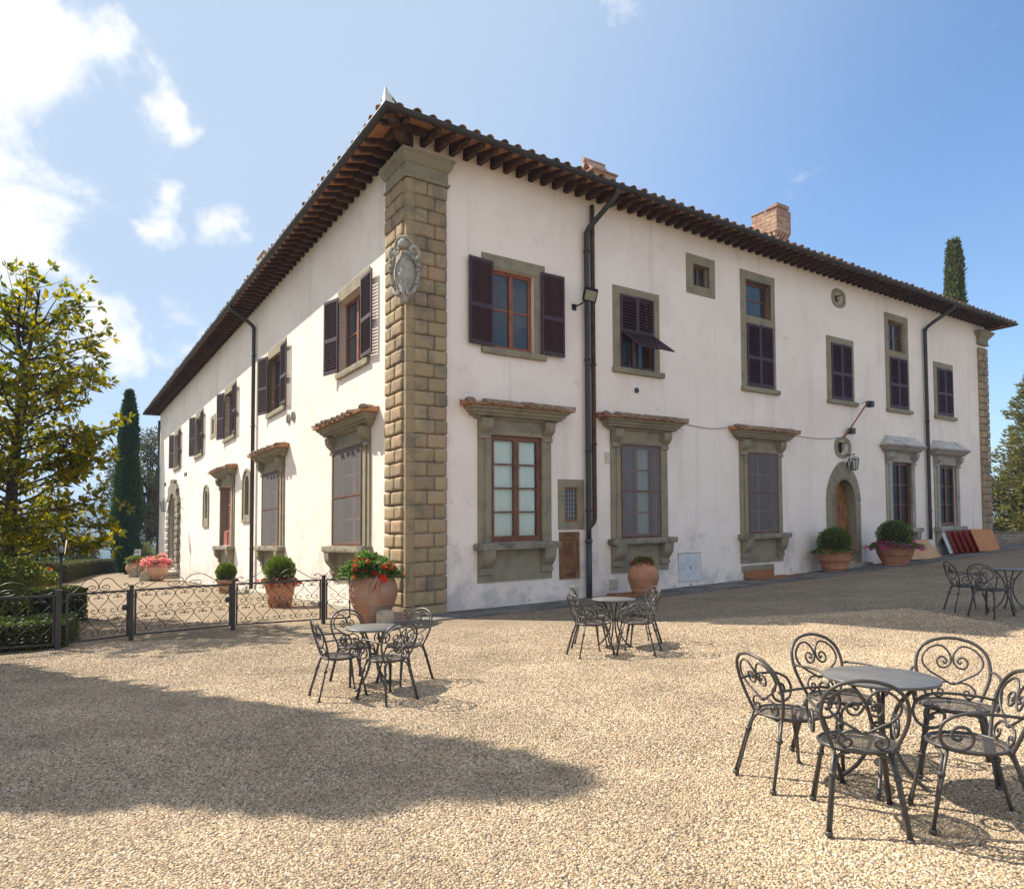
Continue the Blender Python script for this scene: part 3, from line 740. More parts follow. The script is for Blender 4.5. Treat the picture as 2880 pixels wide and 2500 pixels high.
# tall windows with a fixed light above closed louvres
w3 = closed_window(12.02, 13.86, 6.36, 10.26, 12.31, 13.70, 6.39, 8.50, upper=(12.30, 13.64, 8.76, 9.98))
pane_grid(w3, 'R', 12.31, 13.63, 8.77, 9.97, -0.17, 1, 2, 'brown_wood', fw=0.09)
w5 = closed_window(21.06, 22.90, 6.36, 10.25, 21.36, 22.74, 6.39, 8.47, upper=(21.32, 22.66, 8.73, 9.98))
pane_grid(w5, 'R', 21.33, 22.65, 8.74, 9.97, -0.17, 2, 2, 'brown_wood', fw=0.09)
closed_window(16.92, 18.74, 6.36, 8.73, 17.22, 18.56, 6.40, 8.49)
closed_window(25.02, 26.82, 6.36, 8.71, 25.33, 26.72, 6.39, 8.46)
for (a, b, t) in ((12.31, 13.70, 8.50), (17.22, 18.56, 8.49), (21.36, 22.74, 8.47), (25.33, 26.72, 8.46)):
    shutter('R', a, 0.035, 6.39, (b - a) / 2 - 0.004, t - 6.39, 0, 1, detail=False); shutter('R', b, 0.035, 6.39, (b - a) / 2 - 0.004, t - 6.39, 0, -1, detail=False)

# --- ground floor windows on consoles under little tiled canopies
tile_me = None
def half_tile(L_, r0, r1, seg=7, th=0.014, lift=0.0):
    """barrel tile: local y down the slope, convex side up, with thickness"""
    mb = MB(); vs = []
    for (y, r) in ((0.0, r0), (L_, r1)):
        for k in range(seg + 1):
            a = math.pi * k / seg; vs.append((r * math.cos(a), y, r * 0.82 * math.sin(a)))
        for k in range(seg + 1):
            a = math.pi * k / seg; vs.append(((r - th) * math.cos(a), y, (r - th) * 0.82 * math.sin(a)))
    n = seg + 1; fs = []
    for k in range(seg):
        fs.append((k, k + 1, 2 * n + k + 1, 2 * n + k)); fs.append((n + k, 3 * n + k, 3 * n + k + 1, n + k + 1))
        fs.append((k, n + k, n + k + 1, k + 1)); fs.append((2 * n + k, 2 * n + k + 1, 3 * n + k + 1, 3 * n + k))
    mb.add(vs, fs, True)
    return mb
CT = half_tile(0.52, 0.095, 0.125)
for (y, r, s) in ((0.505, 0.112, 1), (0.02, 0.085, -1)):      # mortar stops the ends
    CT.add([(0, y, 0)] + [(r * math.cos(math.pi * k / 8), y, r * 0.82 * math.sin(math.pi * k / 8)) for k in range(9)], [(0, k + 1, k + 2) for k in range(8)])
CANOPY_TILE = CT.mesh('canopy_tile', 'old_tile')
def aedicule(side, u0, u1, fu0, fu1, canopy='tiles', sill_out=0.30, z_panel=0.55):
    T = FW[side]; Wd = u1 - u0; HOLES[side].append((fu0, fu1, 1.52, 4.19))
    mb = MB(T)
    mb.box(u0, fu0, -0.25, 0.05, 1.51, 4.19); mb.box(fu1, u1, -0.25, 0.05, 1.51, 4.19); mb.box(u0, u1, -0.25, 0.052, 4.192, 4.56)
    mb.box(u0 + 0.17, fu0 + 0.005, 0.045, 0.085, 1.51, 4.19); mb.box(fu1 - 0.005, u1 - 0.17, 0.045, 0.085, 1.51, 4.19); mb.box(u0 + 0.17, u1 - 0.17, 0.045, 0.086, 4.185, 4.30)
    w = obj('window', mb, 'surround_stone' if canopy == 'tiles' else 'pale_stone', villa)
    stone = 'surround_stone' if canopy == 'tiles' else 'pale_stone'
    p = MB(T); p.box(u0 - 0.01, u1 + 0.01, -0.05, 0.04, z_panel, 1.35); obj('apron', p, stone, w)
    s = MB(T); s.rough_box(u0 - 0.13, u1 + 0.16, -0.2, sill_out, 1.33, 1.508, 22, 5, 3, 0.034, 4.2, u0 * 1.3, 0.035); obj('sill', s, 'sill_stone' if canopy == 'tiles' else stone, w)
    for (a, b) in ((u0 + 0.01, u0 + 0.36), (u1 - 0.36, u1 - 0.01)):
        k = MB(T); cons(k, a, b, 0.82, 1.34, sill_out - 0.02); k.box(a - 0.015, b + 0.015, 0.03, 0.11, 0.74, 0.815); obj('sill_bracket', k, stone, w)
    for (a, b) in ((u0 + 0.0, u0 + 0.31), (u1 - 0.31, u1 - 0.0)):
        k = MB(T); cons(k, a, b, 4.17, 4.555, 0.27); k.box(a, b, 0.045, 0.12, 4.08, 4.165); obj('cornice_bracket', k, stone, w)
    c = MB(T); c.moulding(u0, u1, [(0.02, 4.56), (0.10, 4.56), (0.13, 4.60), (0.24, 4.64), (0.25, 4.70), (0.30, 4.70), (0.32, 4.76), (0.38, 4.79), (0.39, 4.845), (0.02, 4.846)])
    obj('cornice', c, stone, w)
    if canopy == 'tiles':
        sl = MB(T); sl.extr([(0.0, 4.852), (0.47, 4.85), (0.47, 4.875), (0.0, 5.00)], u0 - 0.50, u1 + 0.50, axis='u'); obj('canopy_board', sl, 'soffit_tile', w)
        n = 8 if Wd < 2.5 else 9; span = Wd + 0.72
        for i in range(n):
            u = u0 - 0.36 + span * (i + 0.5) / n
            m = frame(side, u, 0.04 + random.uniform(-0.015, 0.03), 5.00) @ Matrix.Rotation(R(-15 + random.uniform(-2, 2)), 4, 'X') @ Matrix.Rotation(R(random.uniform(-4, 4)), 4, 'Z')
            if i in (0, n - 1):
                sg = (1 if i else -1) * (1 if side == 'L' else -1)
                m = m @ Matrix.Rotation(R(-38 * sg), 4, 'Z')
            link('canopy_tile', CANOPY_TILE, w, m)
    else:
        sl = MB(T); a, b = u0 - 0.36, u1 + 0.36
        vs = [(a, 0.0, 4.85), (a, 0.40, 4.85), (b, 0.40, 4.85), (b, 0.0, 4.85), (a + 0.36, 0.0, 5.24), (a + 0.40, 0.06, 5.24), (b - 0.40, 0.06, 5.24), (b - 0.36, 0.0, 5.24)]
        sl.add(vs, [(0, 1, 5, 4), (1, 2, 6, 5), (2, 3, 7, 6), (4, 5, 6, 7), (0, 3, 2, 1)])
        obj('canopy', sl, 'canopy_mortar', w)
    return w
def screened(w, side, u0, u1, z0, z1, curtain=True):
    """window with a box frame of insect gauze standing in front of it"""
    pane_grid(w, side, u0 + 0.03, u1 - 0.03, z0, z1 - 0.02, -0.14, 2, 4, 'window_wood', glass='pane_clear' if curtain else 'pane_brown', curtain=curtain)
    T = FW[side]; f = MB(T); a = 0.05; o0, o1 = -0.05, 0.11
    f.box(u0, u0 + 0.035, o0, o1, z0, z1); f.box(u1 - 0.035, u1, o0, o1, z0, z1); f.box(u0 + 0.035, u1 - 0.035, o0, o1, z0, z0 + 0.05); f.box(u0 + 0.035, u1 - 0.035, o0, o1, z1 - 0.035, z1)
    f.box(u0 + 0.035, u1 - 0.035, o1 - 0.03, o1 - 0.004, (z0 + z1) / 2 - 0.02, (z0 + z1) / 2 + 0.015)
    obj('screen_frame', f, 'brown_wood', w)
    g = MB(T); g.quad((u0 + 0.02, o1 - 0.018, z0 + 0.02), (u1 - 0.02, o1 - 0.018, z0 + 0.02), (u1 - 0.02, o1 - 0.018, z1 - 0.02), (u0 + 0.02, o1 - 0.018, z1 - 0.02)); obj('insect_screen', g, 'insect_screen', w)
g1 = aedicule('R', 1.88, 4.11, 2.22, 3.80)
pane_grid(g1, 'R', 2.22, 3.80, 1.52, 4.19, 0.02, 2, 4, 'brown_wood', glass='pane_clear', fw=0.13, mull=0.15, bar=0.04, curtain=True, depth=0.07)
g2 = aedicule('R', 6.22, 8.45, 6.55, 8.12); screened(g2, 'R', 6.55, 8.12, 1.52, 4.18, curtain=(0.52, 0.93))
g3 = aedicule('R', 11.82, 14.03, 12.17, 13.74); screened(g3, 'R', 12.17, 13.74, 1.53, 4.18, curtain=False)
for (a, b, c, d) in ((20.85, 23.11, 21.24, 22.80), (24.79, 27.06, 25.17, 26.72)):
    g = aedicule('R', a, b, c, d, canopy='mortar', z_panel=0.75); pane_grid(g, 'R', c, d, 1.55, 4.19, -0.05, 2, 3, 'brown_wood', glass='pane_brown', fw=0.12)
l1 = aedicule('L', 2.12, 4.88, 2.52, 4.66); screened(l1, 'L', 2.52, 4.66, 1.52, 4.19)
l2 = aedicule('L', 9.68, 12.50, 10.08, 12.30); screened(l2, 'L', 10.08, 12.30, 1.50, 4.18)
l3 = aedicule('L', 17.13, 19.98, 17.56, 19.70, sill_out=0.34)
dm = MB(WL); dm.box(17.57, 18.62, -0.27, -0.22, 1.50, 4.18); dm.box(18.64, 19.69, -0.27, -0.22, 1.50, 4.18)
for a in (17.57, 18.64):
    dm.box(a + 0.04, a + 0.14, -0.22, -0.19, 1.5, 4.18); dm.box(a + 0.91, a + 1.01, -0.22, -0.19, 1.5, 4.18)
    for z in (1.5, 2.15, 3.3, 4.08): dm.box(a + 0.14, a + 0.91, -0.22, -0.19, z, z + 0.1)
obj('red_shutter_door', dm, 'red_door', l3)
mr_ = MB(WL)
for a in (17.72, 18.78): mr_.box(a, a + 0.78, -0.19, -0.05, 1.5, 1.95); mr_.extr([(a + 0.39 + 0.39 * math.cos(t), 1.95 + 0.25 * math.sin(t)) for t in np.linspace(0, math.pi, 10)], -0.19, -0.05, axis='o')
obj('inner_panel', mr_, 'red_door', l3)
# little barred window and its wooden hatch beside the downpipe
HOLES['R'].append((4.58, 5.05, 1.99, 2.92))
mb = MB(WR); mb.ring(rect(4.36, 5.25, 1.79, 3.13), rect(4.58, 5.05, 1.99, 2.92), 0.02, -0.2, -0.02); sw = obj('window', mb, 'surround_stone', villa)
pane_grid(sw, 'R', 4.58, 5.05, 1.99, 2.92, -0.02, 1, 1, 'hatch_wood', fw=0.055, depth=0.05)
gr = MB(WR)
for i in range(1, 4): gr.box(4.64 + 0.35 * i / 4 - 0.006, 4.64 + 0.35 * i / 4 + 0.006, -0.036, -0.022, 2.05, 2.86)
for i in range(1, 7): gr.box(4.64, 4.99, -0.038, -0.024, 2.05 + 0.81 * i / 7 - 0.006, 2.05 + 0.81 * i / 7 + 0.006)
obj('grille', gr, 'cable_grey', sw)
h = MB(WR); h.box(4.39, 5.06, -0.05, 0.02, 0.49, 1.73)
ht = obj('hatch', h, 'hatch_wood', villa)
h = MB(WR); h.box(4.39, 4.47, 0.021, 0.04, 0.49, 1.73); h.box(4.98, 5.06, 0.021, 0.04, 0.49, 1.73); h.box(4.47, 4.98, 0.021, 0.04, 0.49, 0.70); h.box(4.47, 4.98, 0.021, 0.04, 1.55, 1.73); obj('hatch_frame', h, 'hatch_wood', ht)
for i in range(3):
    h = MB(WR); h.box(4.555 + i * 0.117, 4.555 + i * 0.117 + 0.112, 0.021, 0.031, 0.78, 1.47); obj('plank', h, 'hatch_wood', ht)
h = MB(WR)
for z in (0.55, 0.585, 0.62, 1.61, 1.645, 1.68): h.box(4.54, 4.92, 0.041, 0.044, z, z + 0.014)
obj('vent_slot', h, 'dark_interior', ht)

# --- arched openings
def arch_pts(uc, hw, zb, zs, zt, n=16, point=1.0):
    """outline from bottom right up over the arch to bottom left"""
    P = [(uc + hw, zb)]
    for i in range(n + 1):
        a = math.pi * i / n; x = math.cos(a); y = math.sin(a)
        P.append((uc + hw * x, zs + (zt - zs) * (y ** point)))
    P.append((uc - hw, zb)); return P
def arch_face(mb, pts, o):
    mb.add([(u, o, z) for u, z in pts], [tuple(range(len(pts)))])
# right facade: door in a surround of wedge stones
HOLES['R'].append((17.08, 18.52, 0.32, 3.41))
door = MB(WR); arch_face(door, arch_pts(17.8, 0.73, 0.33, 2.55, 3.42), -0.27); dr = obj('arched_door', door, 'door_wood', villa)
for (a, b, n1) in ((17.10, 17.78, 0), (17.82, 18.50, 1)):
    lf = MB(WR); lf.box(a, b, -0.265, -0.215, 0.34, 2.5); lf.box(a + 0.09, b - 0.09, -0.214, -0.195, 1.5, 2.42); lf.box(a + 0.09, b - 0.09, -0.214, -0.195, 0.5, 1.2)
    lo = obj('door_leaf', lf, 'door_wood', dr)
    kn = MB(WR); c = (a + b) / 2; kn.box(c - 0.07, c + 0.07, -0.195, -0.17, 1.24, 1.46); kn.tube([(c + 0.05 * math.cos(t), -0.15, 1.33 + 0.05 * math.sin(t)) for t in np.linspace(0, 2 * math.pi, 13)[:-1]], 0.012, 5, True); obj('door_knocker', kn, 'wrought_iron', dr)
ring = MB(WR); ring.ring(arch_pts(17.8, 0.76, 0.22, 2.52, 3.46), arch_pts(17.8, 0.71, 0.22, 2.52, 3.40), 0.085, -0.26, 0.0); obj('door_moulding', ring, 'surround_stone', dr)
bkr = MB(WR); bkr.ring(arch_pts(17.8, 1.095, 0.25, 2.53, 3.94), arch_pts(17.8, 0.765, 0.25, 2.53, 3.46), 0.045, -0.1, -0.02); obj('arch_joint', bkr, 'mortar', dr)
for sgn in (-1, 1):
    z = 0.30
    for i in range(6):
        b = MB(WR); x0, x1 = 17.8 + sgn * 0.765, 17.8 + sgn * 1.105
        b.rough_box(min(x0, x1), max(x0, x1), -0.1, 0.065, z + 0.008, z + 0.362, 3, 1, 3, 0.006, 6, i + sgn, 0.012); obj('surround_stone', b, 'surround_stone', dr); z += 0.37
nw = 11
for i in range(nw):
    a0, a1 = math.pi * i / nw + 0.008, math.pi * (i + 1) / nw - 0.008
    P = []
    for (rx, rz_, seq) in ((0.765, 0.94, (a0, (a0 + a1) / 2, a1)), (1.105, 1.42, (a1, (a0 + a1) / 2, a0))):
        for a in seq: P.append((17.8 + rx * math.cos(a), 2.53 + (rz_ + (0.12 * max(0, math.sin(a)) ** 8 if rx > 1 else 0)) * math.sin(a)))
    b = MB(WR); b.extr(P, -0.1, 0.065, axis='o'); obj('surround_stone', b, 'surround_stone', dr)
st = MB(WR); st.rough_box(16.55, 19.05, 0.0, 0.42, 0.02, 0.30, 8, 2, 2, 0.01, 5, 2.0, 0.02); obj('door_step', st, 'pale_stone', dr)
# oval windows
def oval(u, z, ru, rz, iu, iz):
    HOLES['R'].append((u - iu * 0.86, u + iu * 0.86, z - iz * 0.86, z + iz * 0.86)); n = 28
    def sup(ru_, rz_, p): return [(u + ru_ * math.copysign(abs(math.cos(t)) ** p, math.cos(t)), z + rz_ * math.copysign(abs(math.sin(t)) ** p, math.sin(t))) for t in np.linspace(0, 2 * math.pi, n, endpoint=False)]
    mb = MB(WR); mb.ring(sup(ru, rz, 0.8), sup(iu, iz, 0.62), 0.03, -0.24, -0.02); w = obj('oval_window', mb, 'surround_stone', villa)
    g = MB(WR); g.add([(a, -0.2, b) for a, b in sup(iu, iz, 0.62)], [tuple(range(n))]); obj('pane', g, 'pane_brown', w)
    k = MB(WR); k.box(u - 0.012, u + 0.012, -0.15, -0.13, z - iz, z + iz); k.box(u - iu, u + iu, -0.15, -0.13, z - 0.012, z + 0.012); obj('window_bar', k, 'wrought_iron', w)
oval(17.8, 10.24, 0.46, 0.36, 0.28, 0.2); oval(17.85, 4.6, 0.55, 0.40, 0.34, 0.25)
# left facade: two lancet slits and the rusticated portal
def lancet(uc, hw, zb, zs, zt, ihw, izb, izt):
    HOLES['L'].append((uc - ihw, uc + ihw, izb, izt - 0.02))
    mb = MB(WL); mb.ring(arch_pts(uc, hw, zb, zs, zt), arch_pts(uc, hw * 0.8, zb + 0.12, zs, zt - 0.1), 0.06, 0.01, -0.02); w = obj('lancet_window', mb, 'surround_stone', villa)
    m2 = MB(WL); m2.ring(arch_pts(uc, hw * 0.8, zb + 0.12, zs, zt - 0.1), arch_pts(uc, ihw, izb, zs, izt), 0.02, -0.3, 0.0); m2.box(uc - hw * 0.8, uc + hw * 0.8, -0.02, 0.028, zb, izb); obj('inner_moulding', m2, 'surround_stone', w)
    g = MB(WL); arch_face(g, arch_pts(uc, ihw, izb, zs, izt), -0.24); obj('pane', g, 'pane_dark', w)
    k = MB(WL)
    for z in np.arange(izb + 0.25, izt - 0.2, 0.38): k.box(uc - ihw, uc + ihw, -0.2, -0.18, z, z + 0.02)
    obj('window_bar', k, 'pale_stone', w)
lancet(14.98, 0.70, 2.46, 4.05, 4.66, 0.34, 2.76, 4.38); lancet(23.4, 0.72, 2.44, 4.0, 4.62, 0.34, 2.9, 4.3)
HOLES['L'].append((32.62, 34.72, 0.1, 4.52))
pd = MB(WL); arch_face(pd, arch_pts(33.67, 1.06, 0.05, 3.45, 4.55), -0.45); po = obj('portal', pd, 'dark_interior', villa)
lf = MB(WL); lf.box(32.64, 33.64, -0.42, -0.36, 0.06, 3.4); lf.box(33.70, 34.70, -0.42, -0.36, 0.06, 3.4); obj('door_leaf', lf, 'brown_wood', po)
rg = MB(WL); rg.ring(arch_pts(33.67, 1.26, 0.05, 3.45, 4.75), arch_pts(33.67, 1.05, 0.05, 3.45, 4.54), 0.05, -0.43, 0.0); obj('inner_arch', rg, 'pale_stone', po)
for sgn in (-1, 1):
    for i in range(9):
        b = MB(WL); x0, x1 = 33.67 + sgn * 1.27, 33.67 + sgn * (2.2 if i % 2 else 2.45); z = 0.06 + i * 0.385
        b.rough_box(min(x0, x1), max(x0, x1), -0.1, 0.2, z + 0.01, z + 0.375, 4, 2, 4, 0.03, 4, i * 2.1 + sgn, 0.09); obj('surround_stone', b, 'sill_stone', po)
for i in range(13):
    a0, a1 = math.pi * i / 13 + 0.012, math.pi * (i + 1) / 13 - 0.012; ex = 0.22 if i % 2 else 0.0
    P = [(33.67 + rx * math.cos(a), 3.53 + rz_ * math.sin(a)) for (rx, rz_, seq) in ((1.27, 1.25, (a0, (a0 + a1) / 2, a1)), (2.2 + ex, 1.95 + ex, (a1, (a0 + a1) / 2, a0))) for a in seq]
    b = MB(WL); b.extr(P, -0.1, 0.17, axis='o'); obj('surround_stone', b, 'sill_stone', po)
for i in range(3):
    b = MB(WL); e = 0.75 * (3 - i) / 3; b.rough_box(31.6 - e * 0.6, 35.6 + e * 0.6, 0.0, 0.55 + e, -0.55 + 0.17 * i, -0.55 + 0.17 * (i + 1) - 0.004, 10, 2, 1, 0.012, 4, i, 0.02); obj('door_step', b, 'kerb_stone', po)

# --- walls with their openings
WALL_TOP = 11.3
def wall(side, length):
    T = FW[side]; hs = HOLES[side]
    us = sorted(set([0.0, length] + [h[0] for h in hs] + [h[1] for h in hs] + [float(i) for i in range(2, int(length), 2)]))
    zs = sorted(set([-1.6, WALL_TOP] + [h[2] for h in hs] + [h[3] for h in hs]))
    mb = MB(T); idx = {}
    def vid(u, z):
        if (u, z) not in idx: idx[(u, z)] = len(mb.v); mb.v.append((u, 0.0, z))
        return idx[(u, z)]
    for i in range(len(us) - 1):
        for j in range(len(zs) - 1):
            cu, cz = (us[i] + us[i + 1]) / 2, (zs[j] + zs[j + 1]) / 2
            if any(h[0] < cu < h[1] and h[2] < cz < h[3] for h in hs): continue
            mb.f.append((vid(us[i], zs[j]), vid(us[i + 1], zs[j]), vid(us[i + 1], zs[j + 1]), vid(us[i], zs[j + 1]))); mb.sm.append(False)
    for (a, b, c, d) in hs:
        mb.add([(a, 0, c), (b, 0, c), (b, 0, d), (a, 0, d), (a, -0.32, c), (b, -0.32, c), (b, -0.32, d), (a, -0.32, d)], [(0, 1, 5, 4), (1, 2, 6, 5), (2, 3, 7, 6), (3, 0, 4, 7)])
    return obj('wall', mb, 'plaster', villa)
wall('R', LEN_R); wall('L', LEN_L)
bw = MB()
PA = WR(LEN_R, 0, 0); PB = (PA[0] + DL[0] * LEN_L, PA[1] + DL[1] * LEN_L); PC_ = WL(LEN_L, 0, 0)
for (a, b) in ((PA, PB), (PB, PC_)): bw.quad((a[0], a[1], -1.6), (b[0], b[1], -1.6), (b[0], b[1], 11.6), (a[0], a[1], 11.6))
obj('wall', bw, 'plaster', villa)

# --- corner of dressed stone
def quoin(side, u0, u1, z0, n, h, alt, plane, seed, depth=0.105, rough=0.012, rad=0.042):
    T = FW[side]
    for i in range(n):
        za, zb = z0 + i * h + 0.006, z0 + (i + 1) * h - 0.006
        sp = u0 + (u1 - u0) * (alt[0] if i % 2 else alt[1]) + random.uniform(-0.02, 0.02)
        for (a, b) in ((u0, sp - 0.007), (sp + 0.007, u1 + random.uniform(-0.01, 0.015))):
            mb = MB(T); mb.rough_box(a, b, -0.06, depth + random.uniform(-0.008, 0.012), za, zb, 6, 2, 5, rough, 7.0, seed + i * 1.37 + a, rad)
            mb.sm = [True] * len(mb.sm)
            obj('quoin_stone', mb, 'quoin_stone', villa)
quoin('R', 0.13, 0.98, 0.13, 30, 0.3305, (0.40, 0.62), 0, 3.0, rough=0.007, rad=0.022)
quoin('L', 0.05, 1.06, 0.13, 30, 0.3305, (0.62, 0.38), 0, 9.0, depth=0.12, rough=0.028)
quoin('R', 29.32, 30.24, 0.95, 27, 0.3305, (0.40, 0.62), 0, 31.0)
ed = MB()
for i in range(30):
    z = 0.13 + i * 0.3305
    pts = [WR(0.135, 0.0, 0)[:2], WR(0.135, 0.085, 0)[:2], WR(0.02, 0.10, 0)[:2], WR(-0.075, 0.07, 0)[:2], WR(-0.08, -0.05, 0)[:2], WR(0.05, -0.06, 0)[:2]]
    n = len(pts); vs = [(p[0], p[1], zz) for zz in (z + 0.004, z + 0.3265) for p in pts]
    ed.add(vs, [tuple(range(n)), tuple(range(n, 2 * n))] + [(k, (k + 1) % n, n + (k + 1) % n, n + k) for k in range(n)])
obj('corner_edge', ed, 'quoin_stone', villa)
pl = MB(WR); pl.rough_box(-0.09, 1.0, -0.06, 0.10, -0.5, 0.125, 6, 2, 3, 0.014, 4, 1, 0.03); obj('plinth', pl, 'quoin_stone', villa)
pl = MB(WL); pl.rough_box(-0.08, 1.08, -0.06, 0.12, -0.6, 0.12, 6, 2, 3, 0.02, 4, 5, 0.04); obj('plinth', pl, 'quoin_stone', villa)
def capital():
    prof = [(0.10, 10.05), (0.135, 10.06), (0.15, 10.09), (0.13, 10.12), (0.10, 10.125), (0.10, 10.40), (0.125, 10.41), (0.165, 10.46), (0.175, 10.50), (0.19, 10.52), (0.20, 10.58), (0.23, 10.62), (0.245, 10.68), (0.0, 10.70)]
    mb = MB(); vs = []
    for (o, z) in prof:
        ur, ul = 1.0 + o - 0.09, 1.06 + o - 0.12
        a = WR(ur, 0, z); b = WR(ur, o, z); d = WL(ul, o, z); e = WL(ul, 0, z)
        c = (CX - DL[0] * o - DR[0] * o, CY - DL[1] * o - DR[1] * o, z)
        vs += [a, b, c, d, e]
    fs = []
    for i in range(len(prof) - 1):
        for k in range(4): fs.append((5 * i + k, 5 * i + k + 1, 5 * i + 5 + k + 1, 5 * i + 5 + k))
    mb.add(vs, fs); obj('corner_capital', mb, 'surround_stone', villa)
capital()
k = MB(WR); k.moulding(29.40, 30.20, [(0.10, 10.0), (0.14, 10.03), (0.10, 10.08), (0.10, 10.3), (0.2, 10.42), (0.26, 10.5), (0.33, 10.62), (0.0, 10.63)]); obj('corner_capital', k, 'surround_stone', villa)

# carved shield hung on the corner
def shield():
    ax_o = -(DR + DL) / np.linalg.norm(DR + DL); ax_u = np.array([-ax_o[1], ax_o[0]])      # outward diagonal, width across
    base = np.array([CX, CY]) + ax_o * 0.10
    T = lambda a, o, z: (base[0] + (ax_u[0] * a + ax_o[0] * o) * 0.74, base[1] + (ax_u[1] * a + ax_o[1] * o) * 0.74, 7.02 + (z - 6.9) * 0.83)
    mb = MB(T); zs = np.linspace(7.10, 8.30, 22); vs = []; fs = []; n = 16
    for z in zs:
        t = (z - 7.10) / 1.2; hw = 0.40 * (math.sin(min(1, t * 1.25 + 0.18) * math.pi * 0.5) ** 0.8) * (1 - 0.16 * max(0, t - 0.7) / 0.3)
        for k_ in range(n + 1):
            s = -1 + 2 * k_ / n
            o = 0.17 + 0.24 * (1 - s * s) ** 0.7 * (0.55 + 0.45 * math.sin(math.pi * min(1, t * 0.9 + 0.15))) - 0.20 * abs(s) + 0.022 * noise.noise(Vector((s * 3, 0, z * 5)))
            if abs((z - 7.75) - s * 0.45) < 0.035 and 0.1 < t < 0.85: o += 0.022
            vs.append((hw * s, o, z))
    for i in range(len(zs) - 1):
        for k_ in range(n): fs.append((i * (n + 1) + k_, i * (n + 1) + k_ + 1, (i + 1) * (n + 1) + k_ + 1, (i + 1) * (n + 1) + k_))
    mb.add(vs, fs, True)
    sh = obj('coat_of_arms', mb, 'shield_stone', villa)
    sc = MB(T)
    for sg in (-1, 1):
        sc.tube(spline([(sg * 0.34, 0.08, 7.35), (sg * 0.44, 0.10, 7.7), (sg * 0.42, 0.12, 8.05), (sg * 0.47, 0.16, 8.28), (sg * 0.36, 0.24, 8.45), (sg * 0.24, 0.28, 8.38), (sg * 0.27, 0.30, 8.27), (sg * 0.34, 0.29, 8.30)], 6), 0.062, 7)
        sc.tube(spline([(sg * 0.36, 0.1, 7.4), (sg * 0.30, 0.2, 7.22), (sg * 0.17, 0.26, 7.14), (sg * 0.12, 0.30, 7.24)], 6), 0.06, 7)
        sc.tube(spline([(sg * 0.10, 0.36, 8.30), (sg * 0.22, 0.35, 8.22), (sg * 0.34, 0.24, 8.12), (sg * 0.40, 0.16, 7.98)], 6), 0.035, 6)
        for (a, z, r_) in ((0.43, 8.15, 0.07), (0.46, 7.98, 0.06), (0.45, 7.84, 0.05), (0.40, 7.5, 0.05)):
            sc.tube([(sg * a, 0.07 + q * 0.07, z - q * 0.02) for q in range(4)], [r_, r_ * 1.25, r_, r_ * 0.3], 7)
    obj('scroll', sc, 'shield_stone', sh)
    hd = MB(T); prof = [(0.0, 0.0), (0.12, 0.02), (0.17, 0.1), (0.15, 0.2), (0.09, 0.28), (0.0, 0.3)]
    hd.lathe(prof, 0.0, 0.30, 14, 8.38, 0.05); hd.tube(spline([(-0.3, 0.2, 8.5), (-0.15, 0.3, 8.68), (0.0, 0.3, 8.72), (0.15, 0.3, 8.68), (0.3, 0.2, 8.5)], 5), [0.05 + 0.012 * (i % 2) for i in range(21)], 6); obj('crest', hd, 'shield_stone', sh)
    bt = MB(T); bt.lathe([(0.0, 0.0), (0.06, 0.02), (0.12, 0.1), (0.16, 0.2), (0.12, 0.28), (0.0, 0.3)], 0, 0.16, 14, 6.90, 0.08); obj('pendant', bt, 'shield_stone', sh)
shield()

# --- eaves: rafters, soffit, gutter, roof
OV = 0.86
def soff(o): return 11.20 - 0.28 * o
def rafter_mesh():
    mb = MB(); w = 0.055
    up = [(-0.25, soff(-0.25) - 11.2), (OV, soff(OV) - 11.2), (OV, soff(OV) - 11.2 - 0.05), (OV - 0.06, soff(OV) - 11.2 - 0.095), (-0.25, soff(-0.25) - 11.2 - 0.1)]
    mb.extr([(a, b - 0.004) for a, b in up], -w, w, axis='u')
    lo = [(-0.25, -0.035), (0.50, soff(0.5) - 11.2 - 0.105), (0.50, soff(0.5) - 11.2 - 0.15), (0.44, soff(0.44) - 11.2 - 0.20), (0.36, soff(0.36) - 11.2 - 0.235), (-0.25, -0.265)]
    mb.extr(lo, -w - 0.006, w + 0.006, axis='u')
    return mb.mesh('rafter', 'rafter_wood')
RAF = rafter_mesh()
for side, ln, st_ in (('R', LEN_R, 0.392), ('L', LEN_L, 0.43)):
    u = -0.42
    while u < ln + 0.5:
        if not (-0.30 < u < 0.26):
            m = frame(side, u, 0.0, 11.2) @ Matrix.Rotation(R(random.uniform(-0.7, 0.7)), 4, 'Y')
            link('rafter', RAF, villa, m)
        u += st_
def diag_rafter(cxy, d):
    """heavier hip rafter at a corner"""
    px = np.array([-d[1], d[0]])
    T = lambda a, o, z: (cxy[0] + px[0] * a + d[0] * o, cxy[1] + px[1] * a + d[1] * o, z)
    mb = MB(T); z0 = 11.2
    mb.extr([(-0.2, z0), (1.18, z0 - 0.24), (1.18, z0 - 0.33), (1.05, z0 - 0.41), (-0.2, z0 - 0.17)], -0.085, 0.085, axis='u')
    mb.extr([(-0.2, z0 - 0.1), (0.64, z0 - 0.30), (0.64, z0 - 0.42), (0.5, z0 - 0.49), (-0.2, z0 - 0.4)], -0.1, 0.1, axis='u')
    obj('hip_rafter', mb, 'rafter_wood', villa)
diag_rafter((CX, CY), -(DR + DL) / np.linalg.norm(DR + DL))
